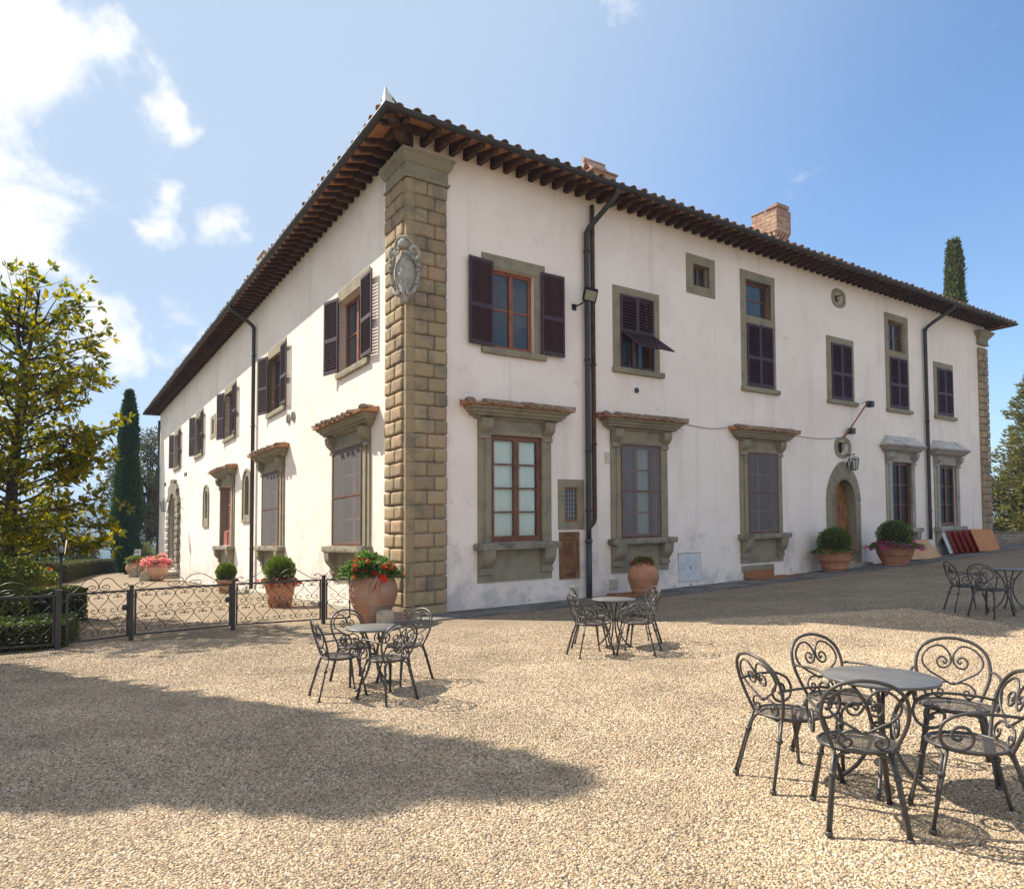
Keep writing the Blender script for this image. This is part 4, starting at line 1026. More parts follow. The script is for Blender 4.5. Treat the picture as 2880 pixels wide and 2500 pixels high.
def hip_ring(o, zr):
    """four corners of the roof outline at distance o outside the walls; zr gives height above the level line"""
    A = (CX - (DR[0] + DL[0]) * o, CY - (DR[1] + DL[1]) * o, zr)
    B = WR(LEN_R + o, o, zr); Dd = WL(LEN_L + o, o, zr)
    C4 = (B[0] + DL[0] * (LEN_L + 2 * o), B[1] + DL[1] * (LEN_L + 2 * o), B[2] - 0.3)
    return [A, B, C4, Dd]
so = MB(); r0, r1 = hip_ring(-0.25, soff(-0.25) + 0.0), hip_ring(OV + 0.05, soff(OV + 0.05))
so.add(r0 + r1, [(i, (i + 1) % 4, 4 + (i + 1) % 4, 4 + i) for i in range(4)]); obj('soffit', so, 'soffit_tile', villa)
rf = MB(); e = hip_ring(0.96, 11.05); t = hip_ring(-12.0, 11.05 + 12.96 * 0.30); f_ = hip_ring(0.96, 10.985)
rf.add(e + t + f_, [(0, 1, 5, 4), (1, 2, 6, 5), (2, 3, 7, 6), (3, 0, 4, 7), (4, 5, 6, 7), (8, 9, 1, 0), (9, 10, 2, 1), (10, 11, 3, 2), (11, 8, 0, 3)])
roof = obj('roof', rf, 'roof_tile', villa)
def gutter_path(o, z): return hip_ring(o, z)
gp_ = gutter_path(0.945, 10.985)
gm = MB(); n = 10
sec = [(0.088 * math.cos(math.pi + math.pi * k / n), 0.088 * math.sin(math.pi + math.pi * k / n)) for k in range(n + 1)]
ring_pts = []
for (q, zz) in sec: ring_pts.append(hip_ring(0.945 + q, 10.995 + zz))
vs = [p for r_ in ring_pts for p in r_]
gm.add(vs, [(4 * i + k, 4 * i + (k + 1) % 4, 4 * i + 4 + (k + 1) % 4, 4 * i + 4 + k) for i in range(n) for k in range(4)], False)
gutter = obj('gutter', gm, 'copper', villa)
rim = MB(); rim.tube(hip_ring(1.033, 11.0), 0.014, 5, True); obj('gutter_lip', rim, 'copper', gutter)
clip_mb = MB(); clip_mb.tube([(0, 0.093 * math.cos(a), 0.093 * math.sin(a)) for a in np.linspace(math.pi, 2 * math.pi, 11)], 0.011, 5)
CLIP = clip_mb.mesh('gutter_bracket', 'copper')
for side, ln in (('R', LEN_R), ('L', LEN_L)):
    u = 0.2
    while u < ln + 0.8:
        link('gutter_bracket', CLIP, gutter, frame(side, u, 0.945, 10.995)); u += 1.55
# lower edge tiles
TILE = half_tile(0.62, 0.080, 0.098, 8).mesh('cover_tile', 'roof_tile')
for side, ln, st_ in (('R', LEN_R, 0.385), ('L', LEN_L, 0.40)):
    u = -0.62
    while u < ln + 0.85:
        m = frame(side, u + random.uniform(-0.02, 0.02), 0.40 + random.uniform(-0.03, 0.03), 11.222) @ Matrix.Rotation(R(-16.5 + random.uniform(-1.5, 1.5)), 4, 'X') @ Matrix.Rotation(R(random.uniform(-3, 3)), 4, 'Z')
        link('cover_tile', TILE, villa, m); u += st_
hip = half_tile(0.5, 0.12, 0.15, 8).mesh('hip_tile', 'roof_tile')
dd = -(DR + DL) / np.linalg.norm(DR + DL)
for i in range(5):
    q = np.array([CX, CY]) + dd * (0.82 - i * 0.42); z = 11.20 + i * 0.42 * 0.215
    m = Matrix(((dd[1], dd[0], 0, q[0]), (-dd[0], dd[1], 0, q[1]), (0, 0, 1, z), (0, 0, 0, 1))) @ Matrix.Rotation(R(-12), 4, 'X')
    link('hip_tile', hip, villa, m)
# cut-metal ornament standing on the gutter corner
fin = MB()
cz = 11.03
cpt = np.array([CX, CY]) - (DR + DL) * 1.02
for d in (DR, DL):
    P = [(0.0, 0.0), (0.22, 0.0), (0.20, 0.09), (0.15, 0.10), (0.17, 0.2), (0.12, 0.22), (0.13, 0.29), (0.08, 0.30), (0.06, 0.38), (0.02, 0.48), (0.0, 0.50)]
    nrm = np.array([-d[1], d[0]]) * 0.004
    vs = [(cpt[0] + d[0] * a + s * nrm[0], cpt[1] + d[1] * a + s * nrm[1], cz + b * 0.62) for s in (-1, 1) for (a, b) in P]
    n = len(P); fin.add(vs, [tuple(range(n)), tuple(range(n, 2 * n))] + [(k_, (k_ + 1) % n, n + (k_ + 1) % n, n + k_) for k_ in range(n)])
obj('gutter_finial', fin, 'white_metal', gutter)

# --- downpipes
def pipe(path, r, material='copper', collars=()):
    mb = MB(); mb.tube(spline(path, 6), r, 10); p = obj('downpipe', mb, material, villa)
    for c in collars:
        k_ = MB(); k_.tube([(c[0], c[1], c[2] - 0.03), (c[0], c[1], c[2] + 0.03)], r * 1.22, 10); obj('pipe_collar', k_, material, p)
    return p
def ppt(side, lst): return [FW[side](*q) for q in lst]
pA = pipe(ppt('R', [(5.74, 0.93, 10.93), (5.72, 0.90, 10.75), (5.62, 0.72, 10.55), (5.42, 0.30, 10.15), (5.33, 0.15, 9.95), (5.31, 0.13, 9.6), (5.31, 0.13, 7.0), (5.31, 0.13, 4.0), (5.31, 0.13, 1.5)]), 0.073, collars=ppt('R', [(5.31, 0.13, 9.4), (5.31, 0.13, 6.4), (5.31, 0.13, 3.9), (5.31, 0.13, 2.3)]))
ci = MB(); ci.tube(ppt('R', [(5.31, 0.13, 1.5), (5.31, 0.13, -0.12)]), 0.078, 12); ci.tube(ppt('R', [(5.31, 0.13, 1.42), (5.31, 0.13, 1.52)]), 0.098, 12); obj('cast_pipe', ci, 'cast_iron', pA)
pipe(ppt('R', [(5.56, 0.09, 10.75), (5.56, 0.09, 9.0), (5.56, 0.09, 6.0), (5.56, 0.09, 3.0), (5.56, 0.09, 2.2), (5.52, 0.11, 2.0), (5.42, 0.12, 1.9), (5.34, 0.13, 1.85)]), 0.062, 'rafter_wood', collars=ppt('R', [(5.56, 0.09, 6.3), (5.56, 0.09, 4.1)]))
pipe(ppt('R', [(25.0, 0.93, 10.93), (24.98, 0.90, 10.8), (24.85, 0.7, 10.62), (24.35, 0.25, 10.15), (24.16, 0.13, 9.9), (24.14, 0.12, 9.5), (24.14, 0.12, 5.0), (24.14, 0.12, 1.0)]), 0.075, collars=ppt('R', [(24.14, 0.12, 2.2), (24.14, 0.12, 6.0)]))
pipe(ppt('L', [(14.0, 0.93, 10.93), (13.98, 0.90, 10.78), (13.9, 0.7, 10.62), (13.74, 0.3, 10.3), (13.68, 0.14, 10.1), (13.67, 0.12, 9.7), (13.67, 0.12, 6.0), (13.67, 0.12, 3.0), (13.67, 0.12, -0.25)]), 0.075, collars=ppt('L', [(13.67, 0.12, 9.0), (13.67, 0.12, 6.2), (13.67, 0.12, 1.4)]))
pipe(ppt('L', [(40.4, 0.1, 10.4), (40.4, 0.1, 6.0), (40.4, 0.1, -1.2)]), 0.075)

# --- chimneys
def bricks(parent, T, u0, u1, o0, o1, z0, z1, h=0.11, w=0.34):
    z = z0; row = 0
    while z + h <= z1 + 1e-6:
        for (ax, lo, hi) in (('f', u0, u1), ('l', o0, o1), ('r', o0, o1)):
            p = lo - (w / 2 if row % 2 else 0)
            while p < hi - 0.02:
                a, b = max(lo, p + 0.008), min(hi, p + w - 0.008); p += w
                if b - a < 0.03: continue
                mb = MB(T); d = random.uniform(0.0, 0.014)
                if ax == 'f': mb.box(a, b, o1 - 0.02, o1 + d, z + 0.007, z + h - 0.007)
                elif ax == 'l': mb.box(u0 - d, u0 + 0.02, a, b, z + 0.007, z + h - 0.007)
                else: mb.box(u1 - 0.02, u1 + d, a, b, z + 0.007, z + h - 0.007)
                obj('brick', mb, 'brick', parent)
        z += h; row += 1
def chimney_big():
    mb = MB(WR); mb.box(16.28, 17.16, -2.62, -1.52, 13.08, 13.98); mb.box(16.38, 17.06, -2.5, -1.68, 11.3, 13.08)
    ch = obj('chimney', mb, 'mortar', villa)
    bricks(ch, WR, 16.27, 17.17, -2.62, -1.51, 13.09, 14.0, 0.15, 0.42); bricks(ch, WR, 16.37, 17.07, -2.5, -1.67, 12.3, 13.06, 0.11, 0.34)
    k_ = MB(WR)
    for i in range(5): k_.extr([(-1.66, 12.85), (-1.53, 13.05), (-1.53, 13.078), (-1.66, 13.078)], 16.34 + i * 0.18, 16.43 + i * 0.18, axis='u')
    for i in range(5): k_.box(16.29, 16.36, -2.5 + i * 0.2, -2.4 + i * 0.2, 12.88, 13.078)
    obj('corbel', k_, 'brick', ch)
    t_ = MB(WR); t_.extr([(-2.0, 14.0), (-1.44, 14.0), (-1.44, 14.13), (-2.0, 14.03)], 16.22, 16.98, axis='u'); t_.box(16.24, 17.2, -2.66, -2.1, 14.005, 14.045); obj('cap_tile', t_, 'roof_tile', ch)
chimney_big()
def chimney_small():
    mb = MB(WR); mb.box(7.0, 7.95, -2.3, -1.5, 11.4, 12.90); ch = obj('chimney', mb, 'brick', villa)
    k_ = MB(WR); k_.box(6.95, 8.0, -2.35, -1.45, 12.90, 12.95); obj('cap_tile', k_, 'roof_tile', ch)
    p_ = MB(WR); p_.extr([(-1.55, 12.95), (-1.62, 12.95), (-1.93, 13.33), (-1.9, 13.38), (-1.86, 13.36)], 7.02, 7.75, axis='u'); p_.extr([(-2.25, 12.95), (-2.18, 12.95), (-1.87, 13.33), (-1.9, 13.38), (-1.94, 13.36)], 7.02, 7.75, axis='u'); obj('leaning_slab', p_, 'brick', ch)
    r_ = MB(WR); r_.tube([WR(6.93, -1.9, 13.36)[0:3] if False else (6.93, -1.9, 13.36), (7.8, -1.9, 13.36)], 0.075, 8); obj('ridge_tile', r_, 'roof_tile', ch)
chimney_small()
for (a, b, z) in ((14.95, 15.95, 13.75), (37.6, 38.7, 13.55)):
    mb = MB(WL); mb.box(a, b, -1.3, -0.55, 11.2, z); ch = obj('chimney', mb, 'mortar', villa); bricks(ch, WL, a, b, -1.3, -0.55, z - 1.2, z - 0.03, 0.15, 0.42)
    t_ = MB(WL); t_.box(a - 0.05, b + 0.05, -1.35, -0.5, z, z + 0.05); obj('cap_tile', t_, 'roof_tile', ch)

# --- small fittings on the walls
for (u, z) in ((9.27, 5.83), (8.72, 5.83)):
    v_ = MB(WL); v_.tube([(u, 0.0, z), (u, 0.05, z)], 0.17, 18); vo = obj('vent', v_, 'pale_stone', villa)
    q = MB(WL)
    for i in range(-3, 4): q.box(u - 0.12, u + 0.12, 0.05, 0.056, z + i * 0.036 - 0.008, z + i * 0.036 + 0.008)
    obj('vent_grille', q, 'wrought_iron', vo)
for (u, z) in ((29.9, 5.67), (29.4, 5.66), (37.9, 5.66), (37.4, 5.66)):
    v_ = MB(WL); v_.tube([(u, 0.0, z), (u, 0.03, z)], 0.13, 14); obj('vent', v_, 'wrought_iron', villa)
v_ = MB(WR); v_.tube([(7.26, 0.0, 5.76), (7.26, 0.03, 5.76)], 0.08, 16); obj('vent', v_, 'wrought_iron', villa)
up = MB(WR); up.box(8.90, 9.87, -0.02, 0.035, 0.14, 0.97); uo = obj('utility_cover', up, 'white_metal', villa)
ul = MB(WR); ul.box(9.40, 9.425, 0.036, 0.048, 0.50, 0.57); ul.box(9.36, 9.375, 0.036, 0.045, 0.58, 0.6); ul.box(9.44, 9.455, 0.036, 0.045, 0.6, 0.62); ul.box(9.05, 9.1, 0.036, 0.045, 0.52, 0.54); obj('cover_lock', ul, 'sign_ink', uo)
ul = MB(WR); ul.box(8.88, 9.89, -0.02, 0.03, 0.972, 1.0); ul.box(9.873, 9.89, -0.02, 0.03, 0.14, 0.97); obj('cover_frame', ul, 'pale_stone', uo)
for (a, b, c, d) in ((6.14, 6.44, 0.12, 0.38), (4.72, 5.02, -0.02, 0.26), (6.02, 6.2, 3.62, 3.92)):
    jb = MB(WR); jb.box(a, b, 0.0, 0.035, c, d); obj('junction_box', jb, 'cream_plastic', villa)

# ------------------------------------------------------------------ paved strip along the walls
def paving():
    root = MB(WR)
    edge = [(-1.1, 1.15), (2.0, 1.3), (6.0, 1.55), (12.0, 1.75), (18.0, 1.9), (24.0, 2.0), (31.5, 2.1)]
    def wd(u):
        for (a, b), (c, d) in zip(edge, edge[1:]):
            if u <= c: return b + (d - b) * (u - a) / (c - a)
        return edge[-1][1]
    def gz(u, o):
        p = WR(u, o, 0); return G(p[0], p[1]) - KR * u
    us = np.arange(-1.1, 31.6, 0.9); vs = []; fs = []
    for u in us:
        for o in (0.0, wd(u) + 0.03): vs.append((u, o, gz(u, o) + 0.008))
    root.add(vs, [(2 * i, 2 * i + 2, 2 * i + 3, 2 * i + 1) for i in range(len(us) - 1)])
    pv = obj('stone_pavement', root, 'mortar', kind='structure')
    u = -1.1; row = 0
    while u < 31.3:
        w = random.uniform(0.75, 1.15); o = 0.0; W0 = wd(u + w / 2)
        cuts = [0.0, W0 * random.uniform(0.42, 0.58), W0]
        for a, b in zip(cuts, cuts[1:]):
            mb = MB(WR); z = gz(u + w / 2, (a + b) / 2) + 0.012; dz = (gz(u + w, a) - gz(u, a)); t = random.uniform(0, 0.012)
            e = random.uniform(-0.03, 0.03) if b == W0 else 0
            P = [(u + 0.008, a + 0.006), (u + w - 0.008, a + 0.006), (u + w - 0.008, b - 0.006 + e), (u + 0.008, b - 0.006 + e)]
            vv = [(p, q, gz(p, q) - 0.06) for p, q in P] + [(p, q, gz(p, q) + 0.028 + t) for p, q in P]
            mb.add(vv, [(0, 1, 5, 4), (1, 2, 6, 5), (2, 3, 7, 6), (3, 0, 4, 7), (4, 5, 6, 7)]); obj('paving_slab', mb, 'paving', pv)
        u += w
paving()
def kerb():
    u = 1.4; i = 0
    root = MB(WL)
    def gz(u, o):
        p = WL(u, o, 0); return G(p[0], p[1]) - KL * u
    root.quad((1.3, 0, gz(1.3, 0) + 0.02), (30.5, 0, gz(30.5, 0) + 0.02), (30.5, 0.4, gz(30.5, 0.4) + 0.02), (1.3, 0.4, gz(1.3, 0.4) + 0.02))
    k = obj('kerb', root, 'mortar', kind='structure')
    while u < 13.4:
        w = random.uniform(1.0, 1.6); mb = MB(WL); z = gz(u + w / 2, 0.2)
        mb.rough_box(u + 0.008, u + w - 0.008, 0.0, 0.46 + random.uniform(-0.03, 0.03), z - 0.1, z + 0.13, 6, 3, 2, 0.015, 4, u, 0.02); obj('kerb_stone', mb, 'kerb_stone', k); u += w
kerb()

# ------------------------------------------------------------------ pots and flowers
def pot(name, label, x, y, prof, material, seg=40, extra=None, group=None, dz=0.0):
    z = G(x, y) + dz
    t = thing(name, label, 'planter', (x, y, z), random.uniform(0, 6), group)
    mb = MB(); mb.lathe(prof, seg=seg, wob=0.006); obj('body', mb, material, t)
    r_top, z_top = max(prof[-6:], key=lambda q: q[1])
    so_ = MB(); a = [p for p in prof if p[1] > z_top - 0.12][-1]
    so_.lathe([(0.0, z_top - 0.05), (r_top * 0.9, z_top - 0.06)], seg=20); obj('soil', so_, 'soil', t)
    if extra: extra(t)
    return t, z
def thick(outer, th=0.035, deep=0.12):
    r, z = outer[-1]
    return [(0.0, outer[0][1])] + outer + [(r - th, z - 0.004), (r - th - 0.01, z - deep)]
def bands(outer, zs, h=0.018, out=0.012):
    """raised rings on a thrown pot"""
    def rad(z):
        for (a, b), (c, d) in zip(outer, outer[1:]):
            if b <= z <= d and d > b: return a + (c - a) * (z - b) / (d - b)
        return outer[-1][0]
    P = list(outer)
    for z in zs: P += [(rad(z - h) + 0.001, z - h), (rad(z) + out, z - h * 0.3), (rad(z) + out, z + h * 0.3), (rad(z + h) + 0.001, z + h)]
    return sorted(P, key=lambda p: p[1])
def smooth_prof(pts, n=6): return [(float(p[0]), float(p[1])) for p in spline([(a, b, 0) for a, b in pts], n)]

def geranium(label, x, y, z, rx, rz, n_leaf, n_flower, leaf=0.055, petal='red_petal', trail=0.0, seed=0, fl=0.05, dens_low=0.2, leafmat='geranium_leaf', skew=(0, 0), group=None, cat='flowers', petals=26):
    """mounded trailing plant with separate flower heads; ellipsoid dome rx, ry, rz"""
    t = thing('geranium', label, cat, (x, y, z), 0, group)
    u = RNG.normal(size=(n_leaf, 3)); u /= np.linalg.norm(u, axis=1)[:, None]
    u[:, 2] = np.abs(u[:, 2]) - dens_low * RNG.random(n_leaf)
    lump = np.array([0.78 + 0.34 * noise.noise(Vector(q * 2.2 + seed)) for q in u])
    rad = lump * (0.62 + 0.42 * RNG.random(n_leaf) ** 0.6)
    P = u * rad[:, None] * np.array([rx, rx, rz])
    P[:, 2] -= trail * np.clip(np.hypot(P[:, 0], P[:, 1]) / rx - 0.6, 0, 1) * RNG.random(n_leaf)
    P[:, 0] += skew[0] * np.clip(P[:, 2] * -1 / max(rz, 0.01) + 0.3, 0, 1); P[:, 1] += skew[1] * np.clip(P[:, 2] * -1 / max(rz, 0.01) + 0.3, 0, 1)
    D = u + RNG.normal(size=u.shape) * 0.6 + np.array([0, 0, 0.15])
    link('foliage', leaf_mesh('foliage', P, D, leaf * (0.7 + 0.6 * RNG.random(n_leaf)), leaf * (0.75 + 0.5 * RNG.random(n_leaf)), leafmat, 0.18, roll=u * 0.2 + RNG.normal(size=u.shape) * 0.7 + np.array([0, 0, 1.0])), t)
    st = MB()
    heads = []
    for i in range(n_flower):
        v = RNG.normal(size=3); v /= np.linalg.norm(v); v[2] = abs(v[2]) * 0.95 - 0.12
        lp = 0.78 + 0.34 * noise.noise(Vector(v * 2.2 + seed)); k = random.uniform(1.0, 1.16)
        p = v * lp * k * np.array([rx, rx, rz]) * 1.02; p[2] -= trail * max(0, math.hypot(p[0], p[1]) / rx - 0.6) * random.random()
        p[0] += skew[0] * min(1, max(0, -p[2] / max(rz, 0.01) + 0.3)); p[1] += skew[1] * min(1, max(0, -p[2] / max(rz, 0.01) + 0.3))
        heads.append(p); st.tube([tuple(p * 0.55), tuple(p * 0.8 + np.array([0, 0, 0.02])), tuple(p)], 0.0035, 3)
    if heads: obj('stems', st, 'geranium_leaf', t)
    for p in heads:
        m = petals; w = RNG.normal(size=(m, 3)); w /= np.linalg.norm(w, axis=1)[:, None]; f = fl * random.uniform(0.7, 1.2)
        Q = p + w * f * 0.55 * (0.4 + 0.6 * RNG.random(m))[:, None]
        link('flower_head', leaf_mesh('flower_head', Q, w + RNG.normal(size=w.shape) * 0.5, f * 0.62, f * 0.55, petal, 0.1), t)
    return t
def box_ball(label, x, y, z, r, n=3600, squash=0.95, leaf=0.075, group='clipped box balls in terracotta pots'):
    t = thing('box_ball', label, 'shrub', (x, y, z), random.uniform(0, 6), group)
    u = RNG.normal(size=(n, 3)); u /= np.linalg.norm(u, axis=1)[:, None]
    lump = np.array([1 + 0.10 * noise.noise(Vector(q * 3.1 + x)) for q in u])
    P = u * (lump * r * (0.80 + 0.17 * RNG.random(n)))[:, None]; P[:, 2] = P[:, 2] * squash + r * squash * 0.86
    P = P[P[:, 2] > -0.02]; n = len(P)
    D = (P - np.array([0, 0, r * 0.6])) / r + np.array([0, 0, 0.75]) + RNG.normal(size=(n, 3)) * 0.35
    link('foliage', leaf_mesh('foliage', P, D, leaf * (0.6 + 0.8 * RNG.random(n)), leaf * 0.30, 'box_leaf', 0.2), t)
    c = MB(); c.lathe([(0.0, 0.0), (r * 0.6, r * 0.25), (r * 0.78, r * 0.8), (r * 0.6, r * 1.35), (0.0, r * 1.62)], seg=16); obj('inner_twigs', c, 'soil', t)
    s = MB(); s.tube([(0, 0, -0.05), (0, 0, r * 0.6)], 0.025, 6); obj('stem', s, 'grey_bark', t)
    return t

# corner oil jar with red geraniums
jp = bands(smooth_prof([(0.25, 0.0), (0.31, 0.10), (0.40, 0.30), (0.49, 0.52), (0.515, 0.68), (0.50, 0.82), (0.43, 0.98), (0.345, 1.07), (0.32, 1.10), (0.35, 1.13), (0.36, 1.16)]), (0.20, 0.42, 0.60), 0.014, 0.010)
def jar_lugs(t):
    for a in (R(-75), R(105)):
        mb = MB(); ca, sa = math.cos(a), math.sin(a)
        def q(r, s, z): return (ca * r - sa * s, sa * r + ca * s, z)
        mb.tube(spline([q(0.36, 0.05, 1.04), q(0.47, 0.05, 1.0), q(0.515, 0.015, 0.93), q(0.53, -0.03, 0.86), q(0.525, -0.06, 0.79), q(0.515, -0.085, 0.72)], 5), [0.035, 0.04, 0.045] * 8 + [0.04] * 2, 8)
        mb.tube(spline([q(0.36, 0.09, 1.04), q(0.475, 0.10, 0.99), q(0.52, 0.085, 0.92), q(0.53, 0.05, 0.84), q(0.52, 0.05, 0.75)], 5), 0.03, 7); obj('handle', mb, 'weathered_terracotta', t)
jx, jy = -2.99, 14.98
jar, jz = pot('oil_jar', 'large weathered terracotta oil jar full of red geraniums at the sandstone house corner', jx, jy, thick(jp), 'weathered_terracotta', extra=jar_lugs)
jar.rotation_euler.z = R(0)
geranium('wide mound of bright red geraniums in the big oil jar at the house corner', jx - 0.06, jy, jz + 1.07, 0.72, 0.52, 5200, 42, 0.064, 'red_petal', trail=0.34, seed=3, fl=0.075)
mk = MB(); mk.rough_box(-0.19, 0.19, -0.13, 0.13, -0.1, 0.33, 6, 4, 7, 0.03, 5.0, 2.0, 0.10); mk.sm = [True] * len(mk.sm)
mo = thing('stone_marker', 'short rounded stone bollard in front of the oil jar at the house corner', 'stone', (-2.62, 14.42, G(-2.62, 14.42)), 0.2); obj('stone_block', mk, 'marker_stone', mo)
bk_ = thing('brick_stack', 'few old bricks stacked between the oil jar and the sandstone corner', 'bricks', (-2.28, 14.98, G(-2.28, 14.98)), 0.45)
for i in range(2):
    for j in range(3):
        b = MB(); b.box(-0.26 + 0.26 * i, -0.015 + 0.26 * i, -0.06, 0.06, 0.02 + 0.068 * j, 0.083 + 0.068 * j); obj('brick', b, 'brick', bk_)
# flared pots with box balls on the drive
def flared(r0, r1, h, rimh=0.09):
    return thick(bands([(r0, 0.0), (r0 + 0.02, 0.03), (r0 + (r1 - r0) * 0.35, h * 0.33), (r0 + (r1 - r0) * 0.62, h * 0.66), (r1 - 0.035, h - rimh), (r1 - 0.002, h - rimh + 0.015), (r1, h - 0.03), (r1 - 0.006, h)], (h * 0.33,), 0.012, 0.01), 0.04)
p2, z2 = pot('flared_pot', 'larger terracotta pot with lime bloom, box ball and red geraniums behind the fence', -6.58, 19.75, flared(0.29, 0.45, 0.71), 'terracotta')
box_ball('rounded light green box ball above the red flowers in the larger drive pot', -6.58, 19.75, z2 + 0.68, 0.42)
geranium('ring of trailing crimson geraniums round the box ball of the larger drive pot', -6.58, 19.75, z2 + 0.70, 0.58, 0.16, 520, 40, 0.05, 'crimson_petal', trail=0.34, seed=5, fl=0.085)
p3, z3 = pot('flared_pot', 'small pale terracotta pot with a box ball under the red shuttered window', -10.92, 26.6, flared(0.22, 0.36, 0.54), 'pale_terracotta', dz=-0.02)
box_ball('small bright box ball in the pale pot under the red shuttered window', -10.92, 26.6, z3 + 0.50, 0.37)
geranium('sparse ring of geraniums round the small box ball', -10.92, 26.6, z3 + 0.52, 0.50, 0.12, 240, 11, 0.06, 'crimson_petal', trail=0.2, seed=8, fl=0.06)
# round jars by the far portal
bj = bands(smooth_prof([(0.30, 0.0), (0.42, 0.12), (0.55, 0.36), (0.58, 0.55), (0.52, 0.75), (0.42, 0.87), (0.43, 0.92)]), (0.62,), 0.012, 0.01)
p4, z4 = pot('round_jar', 'round pale terracotta jar of pink geraniums beside the portal steps', -19.6, 38.4, thick(bj), 'pale_terracotta')
geranium('dome of bright pink geraniums in the round jar by the portal steps', -19.6, 38.4, z4 + 0.97, 0.72, 0.50, 900, 110, 0.10, 'pink_petal', trail=0.06, seed=13, fl=0.15, petals=20)
p5, z5 = pot('round_jar', 'round terracotta jar behind the white notice board, half hidden by the pink one', -24.1, 44.6, thick(bj), 'pale_terracotta', dz=0.05)
geranium('loose geraniums with few red heads in the jar behind the notice board', -24.1, 44.6, z5 + 0.90, 0.74, 0.40, 800, 16, 0.11, 'red_petal', trail=0.1, seed=17, fl=0.13)
for (x, y, s, lb) in ((-23.55, 43.4, 1.0, 'rounded stone wheel guard in front of the jar with the notice board'), (-20.0, 37.9, 0.85, 'low stone wheel guard leaning on the pink geranium jar')):
    t = thing('wheel_guard', lb, 'stone', (x, y, G(x, y)), 0.5); mb = MB()
    mb.extr([(0.27 * s * math.cos(a), 0.38 * s + 0.25 * s * math.sin(a)) for a in np.linspace(0, math.pi, 12)] + [(-0.33 * s, -0.1), (0.33 * s, -0.1)], -0.13, 0.13, axis='o'); obj('stone_block', mb, 'marker_stone', t)
sg = thing('notice_board', 'small white notice board with rows of lettering on a thin post by the far jars', 'sign', (-22.9, 42.55, G(-22.9, 42.55)), R(-6))
mb = MB(); mb.tube([(0, 0, -0.1), (0, 0, 1.78)], 0.018, 8); obj('post', mb, 'cast_iron', sg)
for i in range(3):
    b = MB(); b.box(-0.21 + 0.012 * i, 0.21, -0.03, -0.012, 1.38 + i * 0.125, 1.49 + i * 0.125); bo = obj('board', b, 'sign_white', sg)
    k = MB(); x = -0.17; random.seed(40 + i)
    while x < 0.15:
        w = random.uniform(0.018, 0.045); k.box(x, x + w, -0.034, -0.031, 1.41 + i * 0.125, 1.46 + i * 0.125 + (0.012 if i == 1 else 0)); x += w + (0.006 if i == 1 else 0.016)
    obj('lettering', k, 'sign_ink', bo)
# pots in front of the shaded facade
gj = bands(smooth_prof([(0.24, 0.0), (0.30, 0.12), (0.37, 0.32), (0.418, 0.48), (0.41, 0.60), (0.36, 0.75), (0.26, 0.85), (0.235, 0.88), (0.255, 0.92)]), (0.17, 0.50), 0.012, 0.008)
px_, py_ = 3.52, 18.72
def drip(t): pass
p6, z6 = pot('oil_jar', 'brown terracotta oil jar with dark red geraniums under the second ground floor window', px_, py_, thick(gj), 'terracotta')
geranium('small clump of dark red geraniums in the brown oil jar under the window', px_, py_, z6 + 0.90, 0.36, 0.20, 420, 13, 0.055, 'crimson_petal', trail=0.30, seed=21, fl=0.075, skew=(-0.06, 0))
sl = thing('stone_slab', 'reddish flat slab under the brown oil jar', 'slab', (px_, py_, z6), AZ); mb = MB(); mb.box(-0.75, 0.62, -0.1, 0.62, -0.02, 0.075); obj('slab_body', mb, 'board_wood', sl)
fl1 = thick(bands([(0.34, 0.0), (0.35, 0.05), (0.345, 0.07), (0.40, 0.13), (0.47, 0.30), (0.53, 0.45), (0.575, 0.64), (0.59, 0.69), (0.60, 0.74)], (0.13, 0.42), 0.014, 0.012), 0.05)
p7, z7 = pot('flared_pot', 'wide terracotta pot with a box ball and green trailers left of the arched door', 11.2, 24.2, fl1, 'terracotta')
box_ball('dark box ball left of the arched door', 11.2, 24.2, z7 + 0.66, 0.55, squash=0.86)
geranium('mat of green trailing geranium round the box ball left of the arched door', 11.2, 24.2, z7 + 0.70, 0.92, 0.16, 1100, 9, 0.075, 'red_petal', trail=0.42, seed=25, fl=0.08)
fl2 = thick(bands([(0.42, 0.0), (0.44, 0.06), (0.42, 0.08), (0.44, 0.12), (0.53, 0.30), (0.60, 0.47), (0.645, 0.64), (0.655, 0.70), (0.66, 0.74)], (0.12, 0.42), 0.014, 0.012), 0.05)
p8, z8 = pot('flared_pot', 'wide terracotta pot with a box ball and magenta flowers right of the arched door', 14.0, 25.45, fl2, 'terracotta')
box_ball('large dark box ball above the magenta flowers', 14.0, 25.45, z8 + 0.68, 0.61, squash=0.86)
geranium('trailing magenta geraniums spilling round the large box ball', 14.0, 25.45, z8 + 0.72, 1.12, 0.20, 1300, 46, 0.08, 'magenta_petal', trail=0.55, seed=29, fl=0.10)

